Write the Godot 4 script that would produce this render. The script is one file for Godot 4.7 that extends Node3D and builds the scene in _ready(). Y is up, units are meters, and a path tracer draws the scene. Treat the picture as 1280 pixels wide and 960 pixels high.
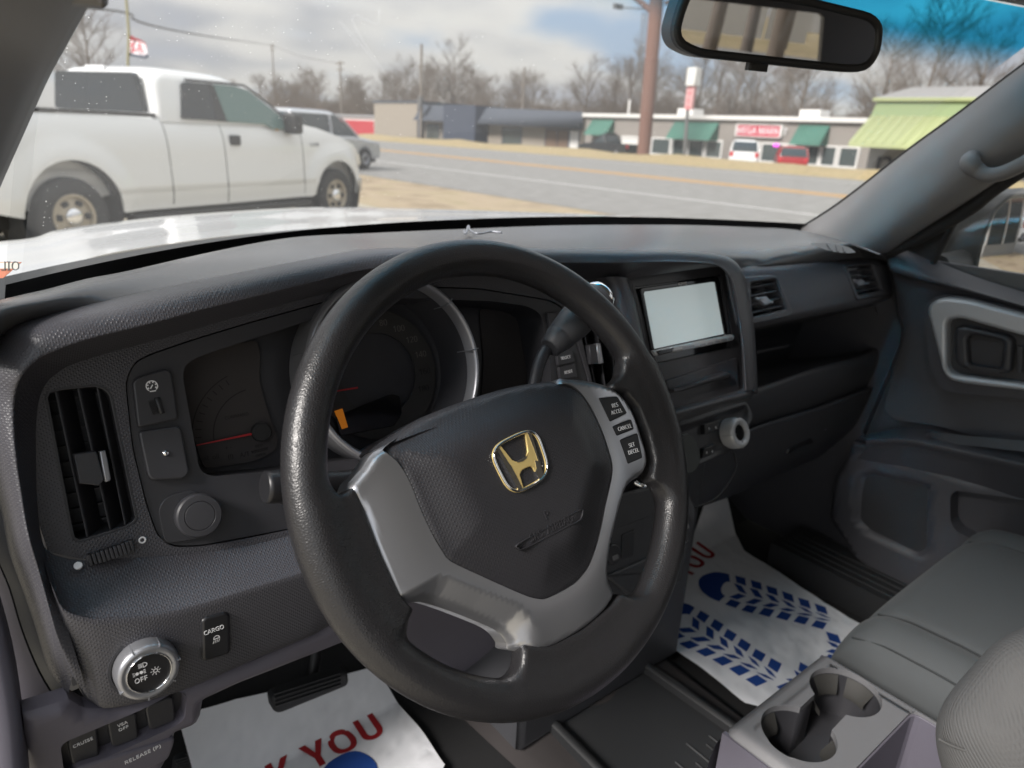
extends Node3D
# A parked pickup seen from its open driver's door. Units are metres, y up, the vehicle points to -z; the lot lies at y = 0.

var M := {}
var rng := RandomNumberGenerator.new()
var used := {}
var FA := fr(Vector3(.434, 1.192, -.169), Vector3(1, 0, 0), Vector3(0, .9421, -.3355))
var WH := fr(Vector3(0, 1.155, 0), Vector3(1, 0, 0), Vector3(0, .866, -.5))
var WR := fr(Vector3(0, 1.155, 0), Vector3(.9877, .1355, -.0782), Vector3(-.1564, .8554, -.4938))
var PD := fr(Vector3(.86, 1.185, -.235), Vector3(1, 0, 0), Vector3(0, .9272, -.3746))
var PG := fr(Vector3(.86, .995, -.215), Vector3(1, 0, 0), Vector3(0, .9703, .2419))
var DR := fr(Vector3(1.15, 1.155, 0), Vector3(0, 0, 1), Vector3(0, 1, 0))
var LC := fr(Vector3(-.2, .955, -.098), Vector3(1, 0, 0), Vector3(0, .9903, .1392))
var TR := fr(Vector3(.85, 0, -8.09), Vector3(.8973, 0, -.4415), Vector3(0, 1, 0))
var SG := fr(Vector3(.43, .955, -.14), Vector3(1, 0, 0), Vector3(0, .9063, -.4226))
var RM := fr(Vector3(.4578, 1.5299, -.1198), Vector3(.916, -.0146, .401), Vector3(-.0269, .9949, .0975))
var SM := fr(Vector3(1.33, 1.2569, -.0967), Vector3(.9536, 0, .3011), Vector3(.0091, .9995, -.0287))


# ---------------------------------------------------------------- helpers
func fr(o: Vector3, u: Vector3, v: Vector3) -> Transform3D:
	return Transform3D(Basis(u.normalized(), v.normalized(), u.cross(v).normalized()), o)


func pv(a: Array) -> PackedVector2Array:
	var r := PackedVector2Array()
	for i in a.size() / 2:
		r.append(Vector2(a[2 * i], a[2 * i + 1]))
	return r


func p3(a: Array) -> Array:
	var r := []
	for i in a.size() / 3:
		r.append(Vector3(a[3 * i], a[3 * i + 1], a[3 * i + 2]))
	return r


func moved(t: Transform3D, u: float, v: float, h: float, turn := 0.0) -> Transform3D:
	return t * Transform3D(Basis(Vector3(0, 0, 1), turn), Vector3(u, v, h))


func world_of(n: Node) -> Transform3D:
	var t := Transform3D()
	while n is Node3D and n != self:
		t = n.transform * t
		n = n.get_parent()
	return t


func numbered(called: String) -> String:
	used[called] = used.get(called, 0) + 1
	return called if used[called] == 1 else "%s_%03d" % [called, used[called] - 1]


func tag(o: Node, label: String, category: String, group := "", kind := "") -> void:
	if label:
		o.set_meta("label", label)
	if category:
		o.set_meta("category", category)
	if group:
		o.set_meta("group", group)
	if kind:
		o.set_meta("kind", kind)


func thing(called: String, label: String, category: String, at := Transform3D(), group := "", kind := "") -> Node3D:
	var o := Node3D.new()
	o.name = numbered(called)
	add_child(o)
	o.transform = at
	tag(o, label, category, group, kind)
	return o


func hub(parent: Node3D, called: String, at: Transform3D) -> Node3D:
	var o := Node3D.new()
	o.name = called
	parent.add_child(o, true)
	o.transform = world_of(parent).affine_inverse() * at
	return o


func put(parent: Node, called: String, mesh: Mesh, mat: Material, at := Transform3D()) -> MeshInstance3D:
	var o := MeshInstance3D.new()
	o.name = numbered(called) if parent == self else called
	o.mesh = mesh
	o.material_override = mat
	parent.add_child(o, true)
	o.transform = world_of(parent).affine_inverse() * at
	return o


func at(p: Vector3, turn := 0.0) -> Transform3D:
	return Transform3D(Basis(Vector3.UP, turn), p)


func begin() -> SurfaceTool:
	var st := SurfaceTool.new()
	st.begin(Mesh.PRIMITIVE_TRIANGLES)
	return st


func done(st: SurfaceTool) -> ArrayMesh:
	st.generate_normals()
	return st.commit()


func tri(st: SurfaceTool, a: Vector3, b: Vector3, c: Vector3) -> void:   # counter-clockwise from outside
	st.add_vertex(a)
	st.add_vertex(c)
	st.add_vertex(b)


func quad(st: SurfaceTool, a: Vector3, b: Vector3, c: Vector3, d: Vector3) -> void:
	tri(st, a, b, c)
	tri(st, a, c, d)


func v3(p: Vector2, h := 0.0) -> Vector3:
	return Vector3(p.x, p.y, h)


func ccw(p: PackedVector2Array) -> PackedVector2Array:
	var q := PackedVector2Array(p)
	if Geometry2D.is_polygon_clockwise(q):
		q.reverse()
	return q


func rnd(p: PackedVector2Array, r: float, n := 4) -> PackedVector2Array:
	var out := PackedVector2Array()
	var k := p.size()
	for i in k:
		var a := p[(i + k - 1) % k]
		var b := p[i]
		var c := p[(i + 1) % k]
		var da := (a - b).normalized()
		var dc := (c - b).normalized()
		var t: float = minf(r, minf(a.distance_to(b), c.distance_to(b)) * 0.49)
		var s := b + da * t
		var e := b + dc * t
		for j in n + 1:
			var f := float(j) / n
			out.append(s.lerp(b, f).lerp(b.lerp(e, f), f))
	return out


func spline(p: Array, n: int, closed := false) -> Array:
	var out := []
	var k := p.size()
	var segs := k if closed else k - 1
	for i in segs:
		var a = p[(i + k - 1) % k] if closed or i > 0 else p[0] * 2.0 - p[1]
		var b = p[i]
		var c = p[(i + 1) % k]
		var d = p[(i + 2) % k] if closed or i + 2 < k else p[k - 1] * 2.0 - p[k - 2]
		for j in n:
			var t := float(j) / n
			out.append(0.5 * ((2.0 * b) + (c - a) * t + (2.0 * a - 5.0 * b + 4.0 * c - d) * t * t + (3.0 * b - a - 3.0 * c + d) * t * t * t))
	if not closed:
		out.append(p[k - 1])
	return out


func crv(p: PackedVector2Array, n := 4) -> PackedVector2Array:
	return PackedVector2Array(spline(Array(p), n, true))


func rect(w: float, h: float, r := 0.0, n := 4) -> PackedVector2Array:
	var p := PackedVector2Array([Vector2(-w / 2, -h / 2), Vector2(w / 2, -h / 2), Vector2(w / 2, h / 2), Vector2(-w / 2, h / 2)])
	return rnd(p, r, n) if r > 0.0 else p


func circle(r: float, n := 32, c := Vector2.ZERO) -> PackedVector2Array:
	var p := PackedVector2Array()
	for i in n:
		p.append(c + Vector2.from_angle(TAU * i / n) * r)
	return p


func inset(p: PackedVector2Array, d: float) -> PackedVector2Array:   # p counter-clockwise; same number of points
	var out := PackedVector2Array()
	var k := p.size()
	for i in k:
		var e := (p[i] - p[(i + k - 1) % k]).normalized()
		var f := (p[(i + 1) % k] - p[i]).normalized()
		var m := e.orthogonal() * -1.0 + f.orthogonal() * -1.0
		var l := m.length()
		if l < 0.01:
			out.append(p[i])
			continue
		m /= l
		out.append(p[i] + m * d / maxf(0.5, m.dot(f.orthogonal() * -1.0)))
	return out


func cap(st: SurfaceTool, p: PackedVector2Array, h: float, up := true) -> void:
	var ix := Geometry2D.triangulate_polygon(p)
	if ix.is_empty():
		var c := Vector2.ZERO
		for q in p:
			c += q / p.size()
		for i in p.size():
			if up:
				tri(st, v3(c, h), v3(p[i], h), v3(p[(i + 1) % p.size()], h))
			else:
				tri(st, v3(c, h), v3(p[(i + 1) % p.size()], h), v3(p[i], h))
		return
	for i in ix.size() / 3:
		var a := p[ix[3 * i]]
		var b := p[ix[3 * i + 1]]
		var c := p[ix[3 * i + 2]]
		if ((b - a).cross(c - a) > 0.0) != up:
			var s := b
			b = c
			c = s
		tri(st, v3(a, h), v3(b, h), v3(c, h))


func plate_to(st: SurfaceTool, p0: PackedVector2Array, h0: float, h1: float, b := 0.0, seg := 3, bottom := true) -> void:
	var p := ccw(p0)
	var k := p.size()
	st.set_smooth_group(-1)
	for i in k:
		quad(st, v3(p[i], h0), v3(p[(i + 1) % k], h0), v3(p[(i + 1) % k], h1 - b), v3(p[i], h1 - b))
	var last := p
	if b > 0.0:
		st.set_smooth_group(1)
		var lh := h1 - b
		for s in seg:
			var a := (s + 1.0) / seg * PI / 2
			var q := inset(p, b * (1.0 - cos(a)))
			var h := h1 - b + b * sin(a)
			for i in k:
				quad(st, v3(last[i], lh), v3(last[(i + 1) % k], lh), v3(q[(i + 1) % k], h), v3(q[i], h))
			last = q
			lh = h
	st.set_smooth_group(-1)
	cap(st, last, h1)
	if bottom:
		cap(st, p, h0, false)


func plate(p: PackedVector2Array, h0: float, h1: float, b := 0.0, seg := 3) -> ArrayMesh:
	var st := begin()
	plate_to(st, p, h0, h1, b, seg)
	return done(st)


func by_angle(p: PackedVector2Array, c: Vector2, n: int) -> PackedVector2Array:
	var out := PackedVector2Array()
	for i in n:
		var d := Vector2.from_angle(TAU * i / n)
		var best := 0.0
		for j in p.size():
			var x = Geometry2D.segment_intersects_segment(c, c + d * 10.0, p[j], p[(j + 1) % p.size()])
			if x != null:
				best = maxf(best, c.distance_to(x))
		out.append(c + d * best)
	return out


func frame_plate(outer: PackedVector2Array, inner: PackedVector2Array, h0: float, h1: float, b := 0.001, n := 160) -> ArrayMesh:
	var c := Vector2.ZERO
	for q in inner:
		c += q / inner.size()
	var o := by_angle(outer, c, n)
	var w := by_angle(inner, c, n)
	var st := begin()
	var rows := [[o, 0.0, h0, 0]]
	for s in 4:
		var a := s / 3.0 * PI / 2
		rows.append([o, b * (1.0 - cos(a)), h1 - b + b * sin(a), 1])
	for s in 4:
		var a := (3 - s) / 3.0 * PI / 2
		rows.append([w, -b * (1.0 - cos(a)), h1 - b + b * sin(a), 2])
	rows.append([w, 0.0, h0, 3])
	var pts := []
	for r in rows:
		pts.append([inset(r[0], r[1]), r[2]])
	for k in rows.size() - 1:
		st.set_smooth_group(1 if k in [1, 2, 3] else 2 if k in [5, 6, 7] else -1)
		for i in n:
			var j := (i + 1) % n
			quad(st, v3(pts[k][0][i], pts[k][1]), v3(pts[k][0][j], pts[k][1]), v3(pts[k + 1][0][j], pts[k + 1][1]), v3(pts[k + 1][0][i], pts[k + 1][1]))
	return done(st)


func tube_to(st: SurfaceTool, path: Array, radii: Array, sides := 12, caps := true) -> void:
	var k := path.size()
	var rings := []
	var t0: Vector3 = (path[1] - path[0]).normalized()
	var x := t0.cross(Vector3.UP if absf(t0.y) < 0.9 else Vector3.RIGHT).normalized()
	for i in k:
		var t: Vector3 = (path[mini(i + 1, k - 1)] - path[maxi(i - 1, 0)]).normalized()
		x = (x - t * x.dot(t)).normalized()
		var y := t.cross(x)
		var ring := []
		var r: float = radii[mini(i, radii.size() - 1)]
		for j in sides:
			ring.append(path[i] + (x * cos(TAU * j / sides) + y * sin(TAU * j / sides)) * r)
		rings.append(ring)
	st.set_smooth_group(1)
	for i in k - 1:
		for j in sides:
			var m := (j + 1) % sides
			quad(st, rings[i][j], rings[i][m], rings[i + 1][m], rings[i + 1][j])
	if caps:
		st.set_smooth_group(-1)
		for j in range(1, sides - 1):
			tri(st, rings[0][0], rings[0][j + 1], rings[0][j])
			tri(st, rings[k - 1][0], rings[k - 1][j], rings[k - 1][j + 1])


func tube(path: Array, radii: Array, sides := 12, caps := true) -> ArrayMesh:
	var st := begin()
	tube_to(st, path, radii, sides, caps)
	return done(st)


func lathe_to(st: SurfaceTool, prof: PackedVector2Array, n := 40, a0 := 0.0, a1 := TAU, smooth := false) -> void:   # x = radius, y = height along local z
	for k in prof.size() - 1:
		st.set_smooth_group(7 if smooth else k % 30)
		for i in n:
			var a := a0 + (a1 - a0) * i / n
			var b := a0 + (a1 - a0) * (i + 1) / n
			var p := prof[k]
			var q := prof[k + 1]
			quad(st, Vector3(cos(a) * p.x, sin(a) * p.x, p.y), Vector3(cos(b) * p.x, sin(b) * p.x, p.y), Vector3(cos(b) * q.x, sin(b) * q.x, q.y), Vector3(cos(a) * q.x, sin(a) * q.x, q.y))


func lathe(prof: PackedVector2Array, n := 40, smooth := false) -> ArrayMesh:
	var st := begin()
	lathe_to(st, prof, n, 0.0, TAU, smooth)
	return done(st)


func loft_to(st: SurfaceTool, rows: Array, nu := 4, nv := 4, closed := false, g := 3) -> Array:   # smooth sheet through rows of points
	var fine := []
	for r in rows:
		fine.append(spline(r, nu, closed) if nu > 1 else r)
	var cols := []
	for j in fine[0].size():
		var c := []
		for r in fine:
			c.append(r[j])
		cols.append(spline(c, nv) if nv > 1 else c)
	st.set_smooth_group(g)
	var m := cols.size()
	for j in (m if closed else m - 1):
		var a: Array = cols[j]
		var b: Array = cols[(j + 1) % m]
		for i in a.size() - 1:
			quad(st, a[i], b[i], b[i + 1], a[i + 1])
	return cols


func loft(rows: Array, nu := 4, nv := 4, closed := false) -> ArrayMesh:
	var st := begin()
	loft_to(st, rows, nu, nv, closed)
	return done(st)


func in_local(t: Transform3D, p: Array) -> Array:
	var inv := t.affine_inverse()
	return p.map(func(q): return inv * q)


func box_to(st: SurfaceTool, lo: Vector3, hi: Vector3, b := 0.0) -> void:
	var p := PackedVector2Array([Vector2(lo.x, lo.y), Vector2(hi.x, lo.y), Vector2(hi.x, hi.y), Vector2(lo.x, hi.y)])
	plate_to(st, p, lo.z, hi.z, b, 2)


func box(lo: Vector3, hi: Vector3, b := 0.0) -> ArrayMesh:
	var st := begin()
	box_to(st, lo, hi, b)
	return done(st)


func beam_to(st: SurfaceTool, a: Vector3, b: Vector3, w: float, d: float) -> void:   # a straight bar of width w and depth d
	var t := (b - a).normalized()
	var x := t.cross(Vector3.UP if absf(t.y) < 0.9 else Vector3.RIGHT).normalized() * w / 2
	var y := t.cross(x).normalized() * d / 2
	st.set_smooth_group(-1)
	var c := [-x - y, x - y, x + y, -x + y]
	for i in 4:
		quad(st, a + c[i], b + c[i], b + c[(i + 1) % 4], a + c[(i + 1) % 4])
	quad(st, a + c[0], a + c[1], a + c[2], a + c[3])
	quad(st, b + c[3], b + c[2], b + c[1], b + c[0])


func edge_dist(q: Vector2, p: PackedVector2Array) -> float:
	var best := 1e9
	var k := p.size()
	for i in k:
		var a := p[i]
		var ab := p[(i + 1) % k] - a
		var t := clampf((q - a).dot(ab) / maxf(ab.length_squared(), 1e-12), 0.0, 1.0)
		best = minf(best, (q - a - ab * t).length_squared())
	return sqrt(best)


func sdist(q: Vector2, p: PackedVector2Array) -> float:   # negative inside
	var d := edge_dist(q, p)
	return -d if Geometry2D.is_point_in_polygon(q, p) else d


func roll(q: Vector2, p: PackedVector2Array, r: float, d: float) -> float:   # how far a rounded edge has fallen at q
	var e := -sdist(q, p)
	return d * pow(1.0 - maxf(e, -r) / r, 2.0) if e < r else 0.0


# A relief over the frame's plane: height hf(point) inside the outline, with holes; edges drop by skirt.
func field(outline: PackedVector2Array, holes: Array, step: float, hf: Callable, skirt := 0.004, hole_skirt := -1.0) -> ArrayMesh:
	var lo := outline[0]
	var hi := outline[0]
	for q in outline:
		lo = lo.min(q)
		hi = hi.max(q)
	var nx := int((hi.x - lo.x) / step) + 2
	var ny := int((hi.y - lo.y) / step) + 2
	var mark := {}
	for p in [outline] + holes:
		for i in p.size():
			var a: Vector2 = p[i]
			var b: Vector2 = p[(i + 1) % p.size()]
			var n := int(a.distance_to(b) / step * 4.0) + 1
			for j in n + 1:
				var q := (a.lerp(b, float(j) / n) - lo) / step
				for dx in [-0.02, 0.02]:
					for dy in [-0.02, 0.02]:
						mark[Vector2i(int(floor(q.x + dx)), int(floor(q.y + dy)))] = true
	var hs := {}
	var grad := func(q: Vector2, h: float) -> Vector3:
		var e := step * 0.3
		return Vector3(h - hf.call(q + Vector2(e, 0)), h - hf.call(q + Vector2(0, e)), e).normalized()
	var st := begin()
	var emit := func(q: Vector2) -> void:
		var key := Vector2i(roundi(q.x * 20000.0), roundi(q.y * 20000.0))
		if not hs.has(key):
			var h: float = hf.call(q)
			hs[key] = [Vector3(q.x, q.y, h), grad.call(q, h)]
		st.set_normal(hs[key][1])
		st.add_vertex(hs[key][0])
	for ix in range(-1, nx):
		for iy in range(-1, ny):
			var a := lo + Vector2(ix, iy) * step
			var cell := PackedVector2Array([a, a + Vector2(step, 0), a + Vector2(step, step), a + Vector2(0, step)])
			var polys := [cell]
			if mark.has(Vector2i(ix, iy)):
				polys = Geometry2D.intersect_polygons(cell, outline)
				for h in holes:
					var left := []
					for q in polys:
						left += Geometry2D.clip_polygons(q, h)
					polys = left
			else:
				var c := a + Vector2(step, step) / 2
				if not Geometry2D.is_point_in_polygon(c, outline):
					continue
				var inside := false
				for h in holes:
					inside = inside or Geometry2D.is_point_in_polygon(c, h)
				if inside:
					continue
			for q in polys:
				var t := PackedInt32Array([0, 1, 2, 0, 2, 3]) if q.size() == 4 and polys[0] == cell else Geometry2D.triangulate_polygon(q)
				for i in t.size() / 3:
					var x: Vector2 = q[t[3 * i]]
					var y: Vector2 = q[t[3 * i + 1]]
					var z: Vector2 = q[t[3 * i + 2]]
					if (y - x).cross(z - x) > 0.0:
						var s := y
						y = z
						z = s
					emit.call(x)
					emit.call(y)
					emit.call(z)
	if skirt > 0.0:
		var first := true
		for p in [outline] + holes:
			var drop: float = skirt if first or hole_skirt < 0.0 else hole_skirt
			first = false
			var loop := []
			for i in p.size():
				var a: Vector2 = p[i]
				var b: Vector2 = p[(i + 1) % p.size()]
				var n := int(a.distance_to(b) / step) + 1
				for j in n:
					loop.append(a.lerp(b, float(j) / n))
			for i in loop.size():
				var a: Vector2 = loop[i]
				var b: Vector2 = loop[(i + 1) % loop.size()]
				var nrm := v3((b - a).normalized().orthogonal())
				var ha: float = hf.call(a)
				var hb: float = hf.call(b)
				st.set_normal(nrm)
				for q in [v3(a, ha), v3(b, hb), v3(b, hb - drop), v3(a, ha), v3(b, hb - drop), v3(a, ha - drop)]:
					st.add_vertex(q)
	return st.commit()


# Surface nets of a signed distance; used for the soft joins of rim and spokes.
func nets(f: Callable, lo: Vector3, hi: Vector3, cell: float) -> ArrayMesh:
	var n := Vector3i(((hi - lo) / cell).ceil()) + Vector3i.ONE
	var val := PackedFloat32Array()
	val.resize(n.x * n.y * n.z)
	var sx := n.y * n.z
	for x in n.x:
		for y in n.y:
			var coarse := 0.0
			for z in n.z:
				val[x * sx + y * n.z + z] = f.call(lo + Vector3(x, y, z) * cell)
	var vert := {}
	var corner := []
	for i in 8:
		corner.append(Vector3i(i & 1, (i >> 1) & 1, (i >> 2) & 1))
	var edges := []
	for i in 8:
		for b in 3:
			if not i & (1 << b):
				edges.append([i, i | (1 << b)])
	for x in n.x - 1:
		for y in n.y - 1:
			for z in n.z - 1:
				var base := x * sx + y * n.z + z
				var pos := 0
				var vs := PackedFloat32Array()
				for c in corner:
					var s := val[base + c.x * sx + c.y * n.z + c.z]
					vs.append(s)
					if s > 0.0:
						pos += 1
				if pos == 0 or pos == 8:
					continue
				var sum := Vector3.ZERO
				var k := 0
				for e in edges:
					var a := vs[e[0]]
					var b := vs[e[1]]
					if (a > 0.0) != (b > 0.0):
						sum += Vector3(corner[e[0]]).lerp(Vector3(corner[e[1]]), a / (a - b))
						k += 1
				vert[base] = lo + (Vector3(x, y, z) + sum / k) * cell
	var st := begin()
	st.set_smooth_group(1)
	for x in range(1, n.x - 1):
		for y in range(1, n.y - 1):
			for z in range(1, n.z - 1):
				var base := x * sx + y * n.z + z
				var a := val[base] > 0.0
				for ax in 3:
					var d: int = [sx, n.z, 1][ax]
					if (val[base + d] > 0.0) == a:
						continue
					var u: int = [n.z, 1, sx][ax]
					var w: int = [1, sx, n.z][ax]
					var q := [base - u - w, base - w, base, base - u]
					if a:
						q.reverse()
					if vert.has(q[0]) and vert.has(q[1]) and vert.has(q[2]) and vert.has(q[3]):
						quad(st, vert[q[0]], vert[q[1]], vert[q[2]], vert[q[3]])
	return done(st)


func lettering(s: String, size: float, depth := 0.0004, bold := 1.0) -> ArrayMesh:   # size is the height of a capital
	var t := TextMesh.new()
	var f := SystemFont.new()
	f.font_names = PackedStringArray(["Droid Sans"])
	f.font_weight = 700 if bold < 0.0 else 400
	t.font = f
	t.text = s
	t.font_size = 64
	t.pixel_size = 0.01
	t.depth = 0.0 if depth <= 0.0 else 0.1
	t.curve_step = 4.0
	var arr := t.get_mesh_arrays()
	var k := size / 0.46
	var v: PackedVector3Array = arr[Mesh.ARRAY_VERTEX]
	for i in v.size():
		v[i] = Vector3(v[i].x * k, v[i].y * k, v[i].z * depth / 0.1)
	arr[Mesh.ARRAY_VERTEX] = v
	var m := ArrayMesh.new()
	m.add_surface_from_arrays(Mesh.PRIMITIVE_TRIANGLES, arr)
	return m


# ---------------------------------------------------------------- materials
func noise_tex(kind: int, freq: float, size: int, seed_: int, octaves := 3) -> NoiseTexture2D:
	var n := FastNoiseLite.new()
	n.noise_type = kind
	n.frequency = freq
	n.seed = seed_
	n.fractal_octaves = octaves
	if kind == FastNoiseLite.TYPE_CELLULAR:
		n.cellular_return_type = FastNoiseLite.RETURN_DISTANCE2_SUB
		n.fractal_type = FastNoiseLite.FRACTAL_NONE
	var t := NoiseTexture2D.new()
	t.width = size
	t.height = size
	t.seamless = true
	t.noise = n
	return t


func ramp(t: NoiseTexture2D, stops: Array) -> NoiseTexture2D:
	var g := Gradient.new()
	var offs := PackedFloat32Array()
	var cols := PackedColorArray()
	for s in stops:
		offs.append(s[0])
		cols.append(s[1])
	g.offsets = offs
	g.colors = cols
	t.color_ramp = g
	return t


func lin(r: float, g: float, b: float) -> Color:
	return Color(r, g, b).linear_to_srgb()


func mat(called: String, c: Color, rough := 0.5, metal := 0.0) -> StandardMaterial3D:
	var m := StandardMaterial3D.new()
	m.resource_name = called
	m.albedo_color = c
	m.roughness = rough
	m.metallic = metal
	M[called] = m
	return m


func relief(m: StandardMaterial3D, t: Texture2D, tile: float, mm: float, flip := false) -> StandardMaterial3D:
	m.uv1_triplanar = true
	m.uv1_scale = Vector3.ONE / tile
	m.heightmap_enabled = true
	m.heightmap_texture = t
	m.heightmap_scale = mm * 0.1
	m.heightmap_flip_texture = flip
	return m


func tint(m: StandardMaterial3D, t: Texture2D, tile: float) -> StandardMaterial3D:
	m.uv1_triplanar = true
	m.uv1_scale = Vector3.ONE / tile
	m.albedo_texture = t
	return m


func dots_image(n: int, bumps: Array, r: float) -> ImageTexture:
	var im := Image.create(n, n, false, Image.FORMAT_RGB8)
	for y in n:
		for x in n:
			var v := 0.0
			for b in bumps:
				var d := Vector2(fposmod(x / float(n) - b.x + 0.5, 1.0) - 0.5, fposmod(y / float(n) - b.y + 0.5, 1.0) - 0.5).length()
				v = maxf(v, clampf(1.0 - d * d / (r * r), 0.0, 1.0))
			im.set_pixel(x, y, Color(v, v, v))
	return ImageTexture.create_from_image(im)


func weave_image(n: int) -> ImageTexture:
	var im := Image.create(n, n, false, Image.FORMAT_RGB8)
	for y in n:
		for x in n:
			var u := x / float(n) * 4.0
			var v := y / float(n) * 4.0
			var a := absf(sin((u + v) * PI)) * (0.7 + 0.3 * absf(sin(u * TAU * 2.0)))
			im.set_pixel(x, y, Color(a, a, a))
	return ImageTexture.create_from_image(im)


func make_materials() -> void:
	var dots := dots_image(48, [Vector2(0.25, 0.25), Vector2(0.75, 0.75)], 0.22)
	var grain := noise_tex(FastNoiseLite.TYPE_SIMPLEX_SMOOTH, 0.09, 256, 3, 2)
	var hide := noise_tex(FastNoiseLite.TYPE_CELLULAR, 0.05, 512, 5)
	var wear := noise_tex(FastNoiseLite.TYPE_SIMPLEX_SMOOTH, 0.012, 512, 9, 4)
	var weave := weave_image(64)
	relief(mat("dotted_plastic", lin(0.055, 0.054, 0.062), 0.38), dots, 0.0034, 0.28)
	relief(mat("fine_plastic", lin(0.052, 0.053, 0.059), 0.46), grain, 0.012, 0.05)
	relief(mat("lit_pad_plastic", lin(0.09, 0.09, 0.096), 0.27), dots, 0.0022, 0.012)  # dash plastic made lighter: daylight on the pad put into its colour
	relief(mat("lit_lower_plastic", lin(0.115, 0.108, 0.135), 0.5), grain, 0.014, 0.09)  # purple tint and raised tone paint in light from the open door
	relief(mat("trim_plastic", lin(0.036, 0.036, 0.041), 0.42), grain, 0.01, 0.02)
	relief(mat("door_plastic", lin(0.064, 0.064, 0.073), 0.48), grain, 0.016, 0.08)
	relief(mat("pillar_plastic", lin(0.19, 0.187, 0.19), 0.5), grain, 0.012, 0.04)
	relief(mat("console_plastic", lin(0.15, 0.15, 0.158), 0.5), grain, 0.010, 0.12)
	relief(mat("wheel_leather", lin(0.018, 0.0175, 0.019), 0.34), hide, 0.045, 0.28)
	relief(mat("airbag_plastic", lin(0.024, 0.0235, 0.027), 0.4), dots, 0.0036, 0.2)
	relief(mat("seat_cloth", lin(0.068, 0.074, 0.078), 0.9), weave, 0.012, 0.25)
	M.seat_cloth.rim_enabled = true
	M.seat_cloth.rim = 0.3
	relief(mat("arm_cloth", lin(0.085, 0.085, 0.086), 0.9), weave, 0.014, 0.6)
	relief(mat("rubber", lin(0.022, 0.023, 0.025), 0.6), grain, 0.012, 0.05)
	relief(mat("carpet", lin(0.012, 0.012, 0.013), 0.95), noise_tex(FastNoiseLite.TYPE_SIMPLEX, 0.4, 256, 11, 2), 0.08, 1.5)
	mat("headliner", lin(0.22, 0.215, 0.21), 0.9)
	mat("black", lin(0.013, 0.013, 0.014), 0.5)
	mat("matt_black", lin(0.020, 0.020, 0.021), 0.8)
	mat("key_black", lin(0.012, 0.012, 0.014), 0.4)
	mat("gloss_black", lin(0.008, 0.008, 0.009), 0.12)
	mat("silver", lin(0.34, 0.345, 0.37), 0.33, 0.7)
	mat("wheel_silver", lin(0.42, 0.425, 0.45), 0.30, 0.85)
	mat("satin_silver", lin(0.50, 0.51, 0.53), 0.42, 0.35)
	mat("dark_silver", lin(0.30, 0.31, 0.34), 0.42, 0.7)
	mat("chrome", lin(0.85, 0.85, 0.86), 0.07, 1.0)
	mat("worn_gold", lin(0.66, 0.50, 0.20), 0.4, 0.4)
	mat("white_print", lin(0.75, 0.75, 0.77), 0.6)
	mat("grey_print", lin(0.16, 0.16, 0.17), 0.6)
	mat("dial_grey", lin(0.042, 0.037, 0.037), 0.7)
	mat("dial_line", lin(0.012, 0.011, 0.011), 0.7)
	mat("needle_red", lin(0.42, 0.02, 0.025), 0.5)
	mat("screen_film", lin(0.30, 0.33, 0.33), 0.25)
	var lit := mat("amber_light", lin(0.35, 0.12, 0.01), 0.6)
	lit.emission_enabled = true
	lit.emission = lin(1.0, 0.3, 0.02)
	lit.emission_energy_multiplier = 0.10
	M.screen_film.emission_enabled = true  # glow added to brighten the screen beyond the sky it reflects
	M.screen_film.emission = lin(0.13, 0.15, 0.152)
	M.screen_film.emission_energy_multiplier = 1.0
	relief(mat("paper", lin(0.80, 0.81, 0.84), 0.7), wear, 0.5, 0.5)
	mat("print_red", lin(0.36, 0.012, 0.016), 0.7)
	mat("print_blue", lin(0.010, 0.055, 0.26), 0.7)
	var glass := mat("clear_glass", Color(0.9, 0.95, 0.93, 0.03), 0.0)
	glass.transparency = BaseMaterial3D.TRANSPARENCY_ALPHA
	var lens_ := mat("dusty_lens", Color(0.25, 0.25, 0.26, 0.06), 0.05)
	lens_.transparency = BaseMaterial3D.TRANSPARENCY_ALPHA
	var shade := mat("tint_film", Color(1, 1, 1, 0.0), 0.0)
	shade.refraction_enabled = true
	shade.refraction_scale = 0.0
	shade.vertex_color_use_as_albedo = true
	mat("mirror_glass", lin(0.55, 0.55, 0.56), 0.01, 1.0)
	mat("white_paint", lin(0.70, 0.71, 0.71), 0.25)
	M.white_paint.clearcoat_enabled = true
	M.white_paint.clearcoat = 0.8
	M.white_paint.clearcoat_roughness = 0.03
	var film := mat("dust_film", Color(0.86, 0.86, 0.84, 0.075), 0.9)
	film.transparency = BaseMaterial3D.TRANSPARENCY_ALPHA
	film.backlight_enabled = true
	film.backlight = Color(1, 1, 1)
	mat("dust", lin(0.80, 0.80, 0.78), 0.9)
	M.dust.backlight_enabled = true
	M.dust.backlight = Color(1, 1, 1)


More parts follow.
